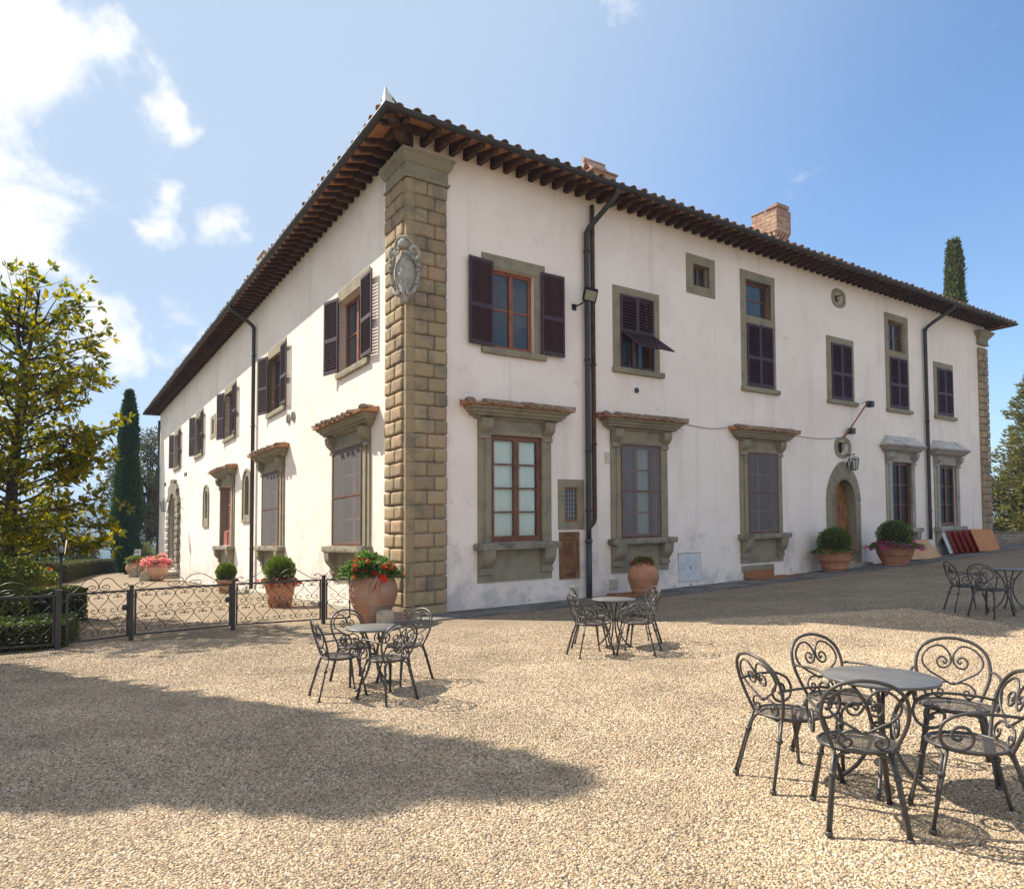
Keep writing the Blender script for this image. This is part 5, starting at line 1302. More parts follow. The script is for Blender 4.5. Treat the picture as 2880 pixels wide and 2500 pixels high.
# boards and table tops leaning on the wall
def lean(name, label, cat, side, u, o_foot, width, height, thk, lean_o, materials, group=None, zoff=0.0):
    p = FW[side](u, o_foot, 0); z = G(p[0], p[1]) + 0.035
    m = frame(side, u, o_foot, 0); m.translation = Vector((p[0], p[1], z + zoff))
    t = thing(name, label, cat, m.translation, math.atan2(m[1][0], m[0][0]), group)
    a = math.asin(min(0.9, lean_o / height))
    mb = MB(lambda x, y, z_: (x, y * math.cos(a) - z_ * math.sin(a), y * math.sin(a) + z_ * math.cos(a)))
    mb.box(-width / 2, width / 2, -thk, 0.0, 0, height); o = obj('panel', mb, materials[0], t)
    e = MB(mb.T); w = 0.008
    e.box(-width / 2 - w, -width / 2, -thk, 0.001, 0, height); e.box(width / 2, width / 2 + w, -thk, 0.001, 0, height); e.box(-width / 2 - w, width / 2 + w, -thk, 0.001, height, height + w); obj('edge_band', e, materials[1], t)
    return t
TOPS = ['red edged table top next to the white one in the leaning stack', 'second red edged table top from the white one in the leaning stack', 'third red edged table top from the white one in the leaning stack',
        'red edged table top right behind the orange front one in the leaning stack', 'orange veneered table top in front of the leaning stack under the last window']
for i in range(5):
    lean('table_top', TOPS[i], 'table top', 'R', 26.75 - 0.17 * (4 - i), 0.72 + 0.15 * i, 2.05, 0.98, 0.055, 0.34, ('veneer' if i == 4 else 'red_edge', 'red_edge'), group='table tops leaning in a stack')
lean('table_top', 'white table top at the back of the leaning stack', 'table top', 'R', 25.85, 0.58, 2.05, 0.95, 0.045, 0.32, ('white_metal', 'white_metal'), group='table tops leaning in a stack')
lean('plywood_sheet', 'pale plywood sheet leaning on the wall behind the magenta flower pot', 'board', 'R', 22.3, 0.85, 2.5, 0.95, 0.03, 0.6, ('pale_ply', 'board_wood'))
bd = thing('cellar_boards', 'two brown boards closing the low cellar opening under the third window', 'boards', WR(12.55, 0.1, 0), 0, world=True)
def gzR(u, o): p = WR(u, o, 0); return G(p[0], p[1]) - KR * u
b = MB(WR); z = gzR(12.6, 0.3) + 0.04; b.box(11.95, 13.45, 0.03, 0.08, z, z + 0.26); obj('upright_board', b, 'board_wood', bd)
b = MB(WR); b.extr([(12.0, 0.1), (13.9, 0.1), (13.9, 0.62), (12.3, 0.78)], z, z + 0.045, axis='z'); obj('flat_board', b, 'board_wood', bd)
b = MB(WR); b.rough_box(11.85, 13.55, -0.02, 0.02, z + 0.2, z + 0.42, 6, 1, 2, 0.01, 4, 2); obj('opening_frame', b, 'surround_stone', bd)

# ------------------------------------------------------------------ lamps, brackets and wire on the walls
def lantern(mb_iron, mb_glass, c, w, h, seg=4):
    """four sided tapering lantern hung with its top at c"""
    x, y, z = c; zt, zb = z - 0.16 * h, z - h * 0.92
    for (zz, r) in ((zt, w * 0.5), (zb, w * 0.32)):
        mb_iron.tube([(x + r * math.cos(a), y + r * math.sin(a), zz) for a in [math.pi / 4 + math.pi / 2 * k for k in range(4)]], 0.016 * w / 0.35, 4, True)
    for k in range(4):
        a = math.pi / 4 + math.pi / 2 * k
        mb_iron.tube([(x + w * 0.5 * math.cos(a), y + w * 0.5 * math.sin(a), zt), (x + w * 0.32 * math.cos(a), y + w * 0.32 * math.sin(a), zb)], 0.012 * w / 0.35, 4)
        mb_iron.tube(spline([(x + w * 0.5 * math.cos(a), y + w * 0.5 * math.sin(a), zt), (x + w * 0.36 * math.cos(a), y + w * 0.36 * math.sin(a), zt + 0.11 * h), (x, y, z)], 3), 0.012 * w / 0.35, 4)
        a2 = a + math.pi / 2
        mb_glass.quad((x + w * 0.48 * math.cos(a), y + w * 0.48 * math.sin(a), zt), (x + w * 0.48 * math.cos(a2), y + w * 0.48 * math.sin(a2), zt), (x + w * 0.31 * math.cos(a2), y + w * 0.31 * math.sin(a2), zb), (x + w * 0.31 * math.cos(a), y + w * 0.31 * math.sin(a), zb))
    mb_iron.tube([(x, y, zb - 0.06 * h), (x, y, zb)], [0.006, 0.03 * w / 0.35], 5)
def wall_lantern(label, side, u, o, z, w, h):
    t = thing('wall_lantern', label, 'lamp', FW[side](u, 0.0, z), world=True)
    a, g = MB(), MB(); c = FW[side](u, o, z); lantern(a, g, c, w, h); obj('lantern_frame', a, 'wrought_iron', t); obj('lantern_glass', g, 'lamp_glass', t)
    b = MB(); b.tube([FW[side](u, 0, z + 0.1), FW[side](u, o + 0.05, z + 0.1)], 0.016, 5); b.tube([FW[side](u, o, z + 0.1), FW[side](u, o, z)], 0.012, 4)
    b.tube(spline([FW[side](u, 0, z - 0.55), FW[side](u, o * 0.16, z - 0.42), FW[side](u, o * 0.35, z - 0.1), FW[side](u, o * 0.62, z + 0.1)], 5), 0.014, 5)
    b.tube(spline([FW[side](u, o * 0.2, z - 0.30), FW[side](u, o * 0.32, z - 0.28), FW[side](u, o * 0.33, z - 0.16), FW[side](u, o * 0.22, z - 0.14), FW[side](u, o * 0.2, z - 0.21)], 4), 0.011, 4); obj('bracket', b, 'wrought_iron', t)
wall_lantern('square glass lantern on an iron arm beside the rusticated portal', 'L', 29.95, 1.05, 4.15, 0.52, 0.72)
wall_lantern('small iron lantern under the oval window above the arched door', 'R', 18.02, 0.34, 4.22, 0.36, 0.52)
fl_ = thing('floodlight', 'black floodlight on a short arm beside the twin downpipes', 'lamp', WR(5.15, 0.1, 7.8), world=True)
m = MB(lambda x, y, z: WR(5.02 + x * math.cos(0.5) - y * math.sin(0.5), 0.62 + (y * 0.83 - z * 0.55), 7.98 + (z * 0.83 + y * 0.55)))
m.box(-0.26, 0.26, -0.20, 0.20, 0.0, 0.05); m.box(-0.22, 0.22, -0.16, 0.16, 0.05, 0.12); obj('housing', m, 'black_plastic', fl_)
q = MB(m.T); q.box(-0.21, 0.21, -0.15, 0.15, -0.008, -0.001); obj('lens', q, 'lamp_lens', fl_)
q = MB(WR); q.tube([(4.95, 0.0, 7.82), (4.97, 0.3, 7.84), (5.0, 0.52, 7.92)], 0.022, 6); q.box(4.88, 5.02, 0.0, 0.03, 7.74, 7.9); obj('arm', q, 'black_plastic', fl_)
ib = thing('flag_holder', 'rusty iron rod with spread prongs rising from the oval window to the window sill above', 'bracket', WR(17.9, 0.05, 5.0), world=True)
q = MB(WR); q.tube([(17.86, 0.05, 4.98), (18.2, 0.30, 5.55), (18.72, 0.55, 6.32)], 0.03, 6); obj('rod', q, 'board_wood', ib)
for k in range(3):
    q = MB(WR); q.tube([(18.74, 0.55, 6.34), (18.1, 0.7 + 0.1 * k, 6.20 - 0.02 * k), (17.55 + 0.2 * k, 0.8 + 0.16 * k, 6.08 - 0.05 * k)], [0.018, 0.014, 0.005], 5); obj('prong', q, 'wrought_iron', ib)
for (u, o, z) in ((18.05, 0.2, 5.12), (18.85, 0.5, 6.15)):
    q = MB(WR); q.box(u - 0.02, u + 0.2, o - 0.1, o + 0.1, z - 0.02, z + 0.2); obj('lamp_box', q, 'wrought_iron', ib)
cb = MB(WR); cb.tube(spline([(5.6, 0.03, 4.98), (6.3, 0.03, 5.02), (8.9, 0.03, 4.93), (10.5, 0.04, 4.85), (12.0, 0.1, 5.02), (13.9, 0.1, 5.0), (15.2, 0.04, 4.86), (16.6, 0.03, 4.86), (17.85, 0.04, 4.99)], 6), 0.012, 4)
tag(obj('cable', cb, 'cable_grey'), 'thin pale cable strung along the shaded wall above the window canopies', 'cable')

# ------------------------------------------------------------------ wrought iron fence and gates
FP = [(-11.3, 10.75), (-8.02, 12.33), (-7.27, 13.32), (-5.81, 14.53), (-4.11, 15.18), (-3.50, 15.32)]
def spiral(cx, cz, r0, a0, turns, n=16, sgn=1, r1=None):
    r1 = r0 * 0.22 if r1 is None else r1
    return [(cx + (r0 + (r1 - r0) * (i / n)) * math.cos(a0 + sgn * 2 * math.pi * turns * i / n), 0, cz + (r0 + (r1 - r0) * (i / n)) * math.sin(a0 + sgn * 2 * math.pi * turns * i / n)) for i in range(n + 1)]
def heart_curve(w, h, sgn, flip=1):
    """one half of a heart: curl at the top, round shoulder, long sweep to the point"""
    pts = [(sgn * 0.16 * w, 0, 0.70 * h), (sgn * 0.10 * w, 0, 0.66 * h), (sgn * 0.05 * w, 0, 0.73 * h), (sgn * 0.12 * w, 0, 0.82 * h), (sgn * 0.23 * w, 0, 0.76 * h)] if False else []
    c = spiral(sgn * 0.15 * w, 0.72 * h, 0.055 * w, math.pi / 2 if sgn > 0 else math.pi / 2, 0.0, 1)
    P = [(sgn * 0.175 * w, 0, 0.66 * h), (sgn * 0.215 * w, 0, 0.70 * h), (sgn * 0.19 * w, 0, 0.765 * h), (sgn * 0.11 * w, 0, 0.765 * h), (sgn * 0.035 * w, 0, 0.69 * h), (0.008 * sgn, 0, 0.80 * h), (sgn * 0.07 * w, 0, 0.93 * h), (sgn * 0.25 * w, 0, 1.0 * h), (sgn * 0.43 * w, 0, 0.91 * h), (sgn * 0.49 * w, 0, 0.73 * h), (sgn * 0.40 * w, 0, 0.52 * h), (sgn * 0.20 * w, 0, 0.30 * h), (sgn * 0.06 * w, 0, 0.12 * h), (0.006 * sgn, 0, 0.0)]
    return [(p[0], p[1], p[2] * flip) for p in P]
HEART = {}
def heart_mesh(w, h, r=0.0065):
    k = (round(w, 3), round(h, 3))
    if k not in HEART:
        mb = MB()
        for s in (-1, 1): mb.tube(spline(heart_curve(w, h, s), 4), r, 4)
        # loop below the point opening to two small curls
        for s in (-1, 1): mb.tube(spline([(0.006 * s, 0, 0), (s * 0.03 * w, 0, -0.10 * h), (s * 0.14 * w, 0, -0.19 * h), (s * 0.30 * w, 0, -0.15 * h), (s * 0.36 * w, 0, -0.02 * h), (s * 0.28 * w, 0, 0.05 * h), (s * 0.20 * w, 0, 0.01 * h), (s * 0.235 * w, 0, -0.05 * h)], 4), r, 4)
        HEART[k] = mb.mesh('scroll', 'wrought_iron')
    return HEART[k]
def half_heart(w, h, s, r=0.0065):
    mb = MB(); mb.tube(spline(heart_curve(w, h, s), 4), r, 4); return mb.mesh('scroll', 'wrought_iron')
def crest_mesh(w, h, r=0.0075):
    mb = MB()
    for s in (-1, 1):
        P = [(s * 0.13 * w, 0, 0.28 * h), (s * 0.09 * w, 0, 0.22 * h), (s * 0.05 * w, 0, 0.32 * h), (s * 0.10 * w, 0, 0.46 * h), (s * 0.17 * w, 0, 0.38 * h), (s * 0.16 * w, 0, 0.12 * h), (s * 0.07 * w, 0, 0.02 * h), (s * 0.012 * w, 0, 0.22 * h), (s * 0.02 * w, 0, 0.62 * h), (s * 0.10 * w, 0, 0.96 * h), (s * 0.20 * w, 0, 0.92 * h), (s * 0.30 * w, 0, 0.48 * h), (s * 0.40 * w, 0, 0.08 * h), (s * 0.47 * w, 0, 0.10 * h), (s * 0.50 * w, 0, 0.34 * h), (s * 0.46 * w, 0, 0.50 * h), (s * 0.42 * w, 0, 0.42 * h), (s * 0.445 * w, 0, 0.32 * h)]
        mb.tube(spline(P, 4), r, 4)
    return mb.mesh('crest_scroll', 'wrought_iron')
def panel(name, label, cat, a, b, h, lock=False, crests=1, group='wrought iron fence and gate panels'):
    L_ = math.hypot(b[0] - a[0], b[1] - a[1]); za, zb = G(*a), G(*b)
    t = thing(name, label, cat, (a[0], a[1], za), math.atan2(b[1] - a[1], b[0] - a[0]), group)
    sl = (zb - za) / L_
    T = lambda x, y, z: (x, y, z + sl * x)
    fr = MB(T); m0, m1, zb_ = 0.05, L_ - 0.05, 0.09
    fr.box(m0, m1, -0.016, 0.016, h - 0.035, h); fr.box(m0, m1, -0.015, 0.015, zb_, zb_ + 0.03); fr.box(m0, m0 + 0.034, -0.015, 0.015, zb_ + 0.03, h - 0.035); fr.box(m1 - 0.034, m1, -0.015, 0.015, zb_ + 0.03, h - 0.035); obj('frame', fr, 'wrought_iron', t)
    inner = m1 - m0 - 0.068; n = max(1, int(round(inner / 0.34))); w = inner / n; hh = (h - 0.035 - zb_ - 0.03)
    for row in range(2):
        z0 = zb_ + 0.03 + hh * (0.13 if row == 0 else 0.62); hz = hh * 0.375
        for i in range(n):
            x = m0 + 0.034 + w * (i + 0.5)
            link('scroll', heart_mesh(w, hz), t, Matrix.Translation((x, 0, z0 + sl * x)))
    cw = (m1 - m0) / crests
    for i in range(crests):
        x = m0 + cw * (i + 0.5); link('crest_scroll', crest_mesh(cw * 0.99, 0.24), t, Matrix.Translation((x, 0, h + 0.004 + sl * x)) @ Matrix.Rotation(-math.atan(sl), 4, 'Y'))
    if lock:
        k = MB(T); k.rough_box(L_ - 0.16, L_ - 0.075, -0.045, 0.045, h * 0.60, h * 0.72, 3, 2, 3, 0, 1, 0, 0.025); obj('lock', k, 'wrought_iron', t)
        k = MB(T); k.box(0.0, 0.05, -0.012, 0.012, h * 0.85, h * 0.88); obj('hinge', k, 'wrought_iron', t)
    return t
def lerp(a, b, t): return (a[0] + (b[0] - a[0]) * t, a[1] + (b[1] - a[1]) * t)
panel('fence_panel', 'fixed wrought iron fence panel in front of the low box hedge at far left', 'fence', FP[0], FP[1], 0.97, crests=2)
panel('iron_gate', 'narrow wrought iron gate leaf with lock next to the hedge end', 'gate', lerp(FP[1], FP[2], 0.06), FP[2], 0.97, lock=True)
panel('iron_gate', 'wide wrought iron gate leaf in the middle of the drive with a double crest', 'gate', FP[2], FP[3], 0.97, lock=True, crests=1)
panel('iron_gate', 'wrought iron gate leaf in front of the potted box balls', 'gate', FP[3], FP[4], 0.97, lock=False)
panel('fence_panel', 'short wrought iron fence panel ending behind the oil jar', 'fence', FP[4], FP[5], 0.97)
for i, lb in ((1, 'square iron gate post in front of the hedge end'), (2, 'square iron gate post between the narrow and the wide gate leaf'), (3, 'square iron gate post where the two wide gate leaves meet'), (4, 'square iron post beside the oil jar')):
    x, y = FP[i]; t = thing('gate_post', lb, 'post', (x, y, G(x, y)), 0.7, 'iron posts of the gate'); mb = MB(); s = 0.046 if i == 1 else 0.034
    mb.box(-s, s, -s, s, -0.1, 1.045); obj('shaft', mb, 'wrought_iron', t); mb = MB(); mb.box(-s - 0.004, s + 0.004, -s - 0.004, s + 0.004, 1.046, 1.056); obj('cap', mb, 'wrought_iron', t)

# garden lantern and slim pole behind the hedge
gl = thing('lamp_post', 'slender black lamp post with a glass lantern behind the front hedge', 'street lamp', (-9.33, 14.4, G(-9.33, 14.4)), 0.3)
mb = MB(); mb.tube([(0, 0, -0.1), (0, 0, 0.5), (0, 0, 1.62)], [0.034, 0.030, 0.022], 10); mb.tube([(0, 0, 0.0), (0, 0, 0.3)], 0.045, 10); obj('pole', mb, 'wrought_iron', gl)
a, g = MB(), MB(); lantern(a, g, (0, 0, 2.02), 0.27, 0.40); a.tube([(0, 0, 2.00), (0, 0, 2.06), (0, 0, 2.12)], [0.025, 0.035, 0.008], 6); a.tube([(0, 0, 1.62), (0, 0, 1.66)], [0.022, 0.085], 4); obj('lantern_frame', a, 'wrought_iron', gl); obj('lantern_glass', g, 'lamp_glass', gl)
b = MB(); b.lathe([(0.0, 1.68), (0.035, 1.70), (0.045, 1.77), (0.03, 1.83), (0.0, 1.85)], seg=12); obj('bulb', b, 'sign_white', gl)

# ------------------------------------------------------------------ café chairs and tables
def chair_proto():
    t = thing('garden_chair', 'x', 'chair', (0, 0, 0), 0)
    seat = MB(); n = 26; vs = [(0.0, 0.0, 0.452)]; fs = []
    def rim_(a): return (0.215 * math.cos(a) * (1 - 0.06 * math.sin(a)), 0.205 * math.sin(a))
    for k in range(n): x, y = rim_(2 * math.pi * k / n); vs.append((x * 0.5, y * 0.5, 0.450))
    for k in range(n): x, y = rim_(2 * math.pi * k / n); vs.append((x, y, 0.455))
    for k in range(n):
        k2 = (k + 1) % n; fs += [(0, 1 + k, 1 + k2), (1 + k, 1 + n + k, 1 + n + k2, 1 + k2)]
    seat.add(vs, fs, True); obj('seat', seat, 'seat_mesh', t)
    rm = MB(); rm.tube([(*rim_(2 * math.pi * k / n), 0.452) for k in range(n)], 0.0105, 7, True)
    rm.tube([(rim_(2 * math.pi * k / n)[0] * 0.86, rim_(2 * math.pi * k / n)[1] * 0.86, 0.436) for k in range(n)], 0.0075, 6, True); obj('seat_rim', rm, 'chair_paint', t)
    def bk(x, z, dy=0.0):
        if dy: z = 0.44 + (z - 0.44) * 0.955
        return (x, -0.178 - (z - 0.45) * 0.30 - 0.05 * max(0, z - 0.45) ** 2 + 0.28 * x * x + dy, z)
    half = [(0.150, 0.44), (0.178, 0.50), (0.212, 0.59), (0.226, 0.675), (0.207, 0.77), (0.147, 0.833), (0.07, 0.862), (0.0, 0.870)]
    P = [bk(x, z) for x, z in half] + [bk(-x, z) for x, z in reversed(half[:-1])]
    fr = MB(); fr.tube(spline(P, 5), 0.0115, 8); obj('back_frame', fr, 'chair_paint', t)
    sc = MB()
    for s in (-1, 1):
        up = [(0.060, 0.722), (0.044, 0.708), (0.034, 0.728), (0.052, 0.752), (0.082, 0.745), (0.094, 0.712), (0.074, 0.678), (0.036, 0.680), (0.008, 0.722), (0.016, 0.782), (0.062, 0.832), (0.126, 0.820), (0.176, 0.766), (0.184, 0.706), (0.146, 0.650), (0.078, 0.605), (0.008, 0.560)]
        sc.tube(spline([bk(s * x, z, 0.004) for x, z in up], 4), 0.0078, 6)
        lo = [(0.008, 0.560), (0.040, 0.575), (0.092, 0.566), (0.128, 0.530), (0.126, 0.490), (0.094, 0.470), (0.064, 0.488), (0.066, 0.518), (0.090, 0.520), (0.095, 0.503)]
        sc.tube(spline([bk(s * x, z, 0.004) for x, z in lo], 4), 0.0078, 6)
    q = bk(0, 0.727); sc.tube([(-0.012, q[1], q[2]), (0.012, q[1], q[2])], 0.012, 6); q = bk(0, 0.56); sc.tube([(-0.012, q[1], q[2]), (0.012, q[1], q[2])], 0.012, 6)
    obj('back_scroll', sc, 'chair_paint', t)
    for s in (-1, 1):
        q = bk(0.222, 0.655)
        A = [(s * 0.222, q[1], 0.655), (s * 0.240, -0.14, 0.668), (s * 0.252, 0.0, 0.676), (s * 0.256, 0.10, 0.668), (s * 0.254, 0.185, 0.625), (s * 0.246, 0.212, 0.555), (s * 0.236, 0.185, 0.490), (s * 0.230, 0.120, 0.465), (s * 0.230, 0.060, 0.488), (s * 0.232, 0.042, 0.545), (s * 0.236, 0.082, 0.592), (s * 0.238, 0.135, 0.585), (s * 0.238, 0.148, 0.540), (s * 0.236, 0.118, 0.520), (s * 0.236, 0.098, 0.538)]
        mb = MB(); mb.tube(spline(A, 5), 0.0095, 7); obj('armrest', mb, 'chair_paint', t)
        mb = MB(); mb.tube(spline([(s * 0.06, 0.178, 0.432), (s * 0.115, 0.176, 0.428), (s * 0.150, 0.172, 0.395), (s * 0.172, 0.195, 0.31), (s * 0.212, 0.245, 0.0)], 5), 0.0095, 7)
        mb.tube([(s * 0.160, 0.150, 0.445), (s * 0.184, 0.182, 0.31), (s * 0.228, 0.255, 0.0)], 0.0095, 7); mb.tube([(s * 0.178, 0.188, 0.305), (s * 0.178, 0.190, 0.33)], 0.022, 8); mb.tube([(s * 0.220, 0.250, 0.0), (s * 0.219, 0.249, 0.022)], 0.021, 8); obj('leg', mb, 'chair_paint', t)
        mb = MB(); mb.tube([bk(s * 0.150, 0.45), (s * 0.174, -0.212, 0.31), (s * 0.212, -0.295, 0.0)], 0.0105, 7); mb.tube(spline([(s * 0.07, -0.165, 0.432), (s * 0.115, -0.172, 0.425), (s * 0.142, -0.185, 0.39), (s * 0.160, -0.207, 0.31), (s * 0.198, -0.288, 0.0)], 5), 0.0095, 7)
        mb.tube([(s * 0.167, -0.210, 0.305), (s * 0.166, -0.206, 0.33)], 0.022, 8); mb.tube([(s * 0.205, -0.292, 0.0), (s * 0.204, -0.288, 0.022)], 0.021, 8); obj('leg', mb, 'chair_paint', t)
    return t
def table_proto():
    t = thing('bistro_table', 'x', 'table', (0, 0, 0), 0)
    mb = MB(); r = 0.33; mb.lathe([(0.0, 0.722), (r - 0.006, 0.722), (r, 0.717), (r, 0.700), (r - 0.008, 0.698), (r - 0.012, 0.708), (0.0, 0.708)], seg=64); obj('table_top', mb, 'table_paint', t)
    for k in range(4):
        a = math.pi / 4 + math.pi / 2 * k; c, s = math.cos(a), math.sin(a)
        mb = MB(); mb.tube(spline([(c * 0.235, s * 0.235, 0.705), (c * 0.18, s * 0.18, 0.66), (c * 0.09, s * 0.09, 0.53), (c * 0.055, s * 0.055, 0.38), (c * 0.075, s * 0.075, 0.25), (c * 0.15, s * 0.15, 0.11), (c * 0.265, s * 0.265, 0.0)], 6), 0.0125, 8); obj('leg', mb, 'chair_paint', t)
    mb = MB(); mb.tube([(0.052 * math.cos(x), 0.052 * math.sin(x), 0.40) for x in np.linspace(0, 2 * math.pi, 17)[:-1]], 0.009, 6, True); mb.tube([(0.2 * math.cos(x), 0.2 * math.sin(x), 0.695) for x in np.linspace(0, 2 * math.pi, 25)[:-1]], 0.009, 6, True); obj('brace_ring', mb, 'chair_paint', t)
    return t
CH, TB = chair_proto(), table_proto(); used = [False, False]
def place_chair(x, y, fx, fy, label, group):
    rz = math.atan2(-fx, fy); z = G(x, y) + 0.004
    if not used[0]:
        used[0] = True; CH.location = (x, y, z); CH.rotation_euler = (0, 0, rz); CH['label'] = label; CH['group'] = group
    else: dup(CH, (x, y, z), rz, label, group)
def place_table(x, y, label, scale=1.0, rz=0.0):
    z = G(x, y) + 0.004; g = 'round grey bistro tables on the gravel'
    if not used[1]:
        used[1] = True; TB.location = (x, y, z); TB.rotation_euler = (0, 0, rz); TB['label'] = label; TB['group'] = g
    else:
        d = dup(TB, (x, y, z), rz, label, g)
        if scale != 1.0: d.scale = (scale, scale, 1.0)
GA, GB_, GC2, GD = ('chairs at the table by the oil jar', 'chairs at the table in the middle of the forecourt', 'chairs at the nearest table', 'chairs at the table in the shade')
place_table(-1.665, 8.38, 'round grey bistro table nearest the oil jar and gate', rz=0.1)
place_table(1.538, 10.58, 'round pale grey bistro table at the edge of the house shadow', rz=0.35)
place_table(2.436, 4.642, 'largest and nearest round grey bistro table at lower right', 1.06, rz=0.2)
place_table(8.62, 12.1, 'round bistro table standing fully in shade at the right edge', rz=0.5)
place_chair(-1.98, 8.02, .85, .5, 'dark iron scroll chair on the left side of the table near the oil jar', GA)
place_chair(-1.95, 8.74, .65, -.75, 'scroll chair tucked behind the table in front of the big oil jar', GA)
place_chair(-1.34, 8.66, -.65, -.75, 'scroll chair behind right of the table near the oil jar, against the stone corner', GA)
place_chair(-1.39, 7.74, -.70, .70, 'scroll chair turned away from the camera in front of the table near the oil jar', GA)
place_chair(1.12, 9.94, .9, .35, 'front left scroll chair of the middle table, glinting in sun', GB_)
place_chair(1.22, 10.72, .95, -.2, 'rear left scroll chair of the middle table, behind its twin', GB_)
place_chair(1.93, 10.72, -.95, -.3, 'rear right scroll chair of the middle table, in front of the brown jar', GB_)
place_chair(1.77, 9.86, -.9, .4, 'front right scroll chair of the middle table, above the dark round shadow', GB_)
place_chair(1.91, 4.86, .95, .28, 'scroll chair at the left of the nearest table seen side on', GC2)
place_chair(2.43, 5.20, .3, -.95, 'scroll chair behind the nearest table with its heart back facing the camera, left', GC2)
place_chair(2.04, 4.17, .28, .96, 'scroll chair in front of the nearest table with its back to the camera', GC2)
place_chair(3.04, 4.83, -.5, -.86, 'scroll chair behind the nearest table on the right with its seat in deep shade', GC2)
place_chair(2.62, 4.06, -.93, .25, 'scroll chair at lower right cut by the picture edge', GC2)
place_chair(7.92, 11.55, .9, .45, 'nearer of two overlapping scroll chairs at the shaded table', GD)
place_chair(8.02, 12.32, .98, -.15, 'farther of two overlapping scroll chairs at the shaded table', GD)
place_chair(9.25, 11.95, -1, .1, 'scroll chair on the right of the shaded table, mostly out of the picture', GD)

# ------------------------------------------------------------------ hedges
def hedge(label, path, width, height, leaf, dens, leafmat='hedge_leaf', group='clipped box hedges of the garden', wob=0.05, tops=None):
    """clipped hedge along a polyline on the ground: leafy skin over a dark core"""
    P = [np.array(p, float) for p in path]; x0, y0 = P[0]
    t = thing('hedge', label, 'hedge', (x0, y0, G(x0, y0)), group=group, world=True)
    core = MB(); B = []; D = []
    for a, b in zip(P, P[1:]):
        d = b - a; ln = np.linalg.norm(d); d /= ln; nrm = np.array([-d[1], d[0]]); w2 = width / 2
        za, zb = G(*a), G(*b); s = 0.05
        c = [a + d * s - nrm * (w2 - s), b - d * s - nrm * (w2 - s), b - d * s + nrm * (w2 - s), a + d * s + nrm * (w2 - s)]
        vs = [(q[0], q[1], z - 0.1) for q, z in zip(c, (za, zb, zb, za))] + [(q[0], q[1], z + height - s) for q, z in zip(c, (za, zb, zb, za))]
        core.add(vs, [(0, 1, 5, 4), (1, 2, 6, 5), (2, 3, 7, 6), (3, 0, 4, 7), (4, 5, 6, 7)])
        for (face, area) in (('top', ln * width), ('l', ln * height), ('r', ln * height), ('a', width * height), ('b', width * height)):
            n = int(area * dens)
            if n < 1: continue
            u = RNG.random(n); v = RNG.random(n)
            if face == 'top': q = a + np.outer(u * ln, d) + np.outer((v - 0.5) * width, nrm); z = height + np.zeros(n); nd = np.tile([0, 0, 1.0], (n, 1))
            elif face in 'lr':
                sg = 1 if face == 'l' else -1; q = a + np.outer(u * ln, d) + sg * nrm * w2; z = v * height; nd = np.tile([*(sg * nrm), 0.0], (n, 1))
            else:
                e = a if face == 'a' else b; sg = -1 if face == 'a' else 1; q = e + np.outer((u - 0.5) * width, nrm); z = v * height; nd = np.tile([*(sg * d), 0.0], (n, 1))
            g = np.array([G(*p) for p in q]) if n < 4000 else za + (zb - za) * u
            j = np.array([noise.noise(Vector((p[0] * 2.4, p[1] * 2.4, zz * 2.4))) for p, zz in zip(q, z)]) * wob
            pts = np.column_stack([q, g + z]) + nd * (j - RNG.random(n) * 0.045)[:, None]
            B.append(pts); D.append(nd * 0.8 + RNG.normal(size=(n, 3)) * 0.65 + np.array([0, 0, 0.35]))
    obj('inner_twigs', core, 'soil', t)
    B = np.concatenate(B); D = np.concatenate(D); n = len(B)
    link('foliage', leaf_mesh('foliage', B, D, leaf * (0.7 + 0.6 * RNG.random(n)), leaf * 0.55, leafmat, 0.2), t)
    return t
hedge('low front box hedge behind the wrought iron fence, its right end by the gate', [(-11.9, 11.55), (-8.36, 13.24)], 1.45, 0.47, 0.05, 2600)
hedge('taller stepped box hedge beside the lamp post', [(-11.6, 17.6), (-10.75, 16.6)], 1.1, 0.78, 0.055, 1500)
hedge('box hedge running back under the magnolia', [(-13.6, 16.2), (-11.9, 17.5)], 0.6, 0.62, 0.055, 1300)
hedge('low parterre hedge on the lawn behind the front hedge', [(-12.6, 15.0), (-11.0, 15.3)], 0.35, 0.30, 0.05, 1500)
hedge('long clipped hedge curving along the far edge of the drive', [(-22.6, 34.6), (-24.6, 38.6), (-28.4, 46.4), (-32.0, 56.5)], 0.8, 0.95, 0.09, 480, 'dry_hedge_leaf')
hedge('hedge end block at the near end of the long hedge', [(-22.0, 32.6), (-22.5, 33.9)], 0.9, 1.05, 0.085, 600, 'dry_hedge_leaf')

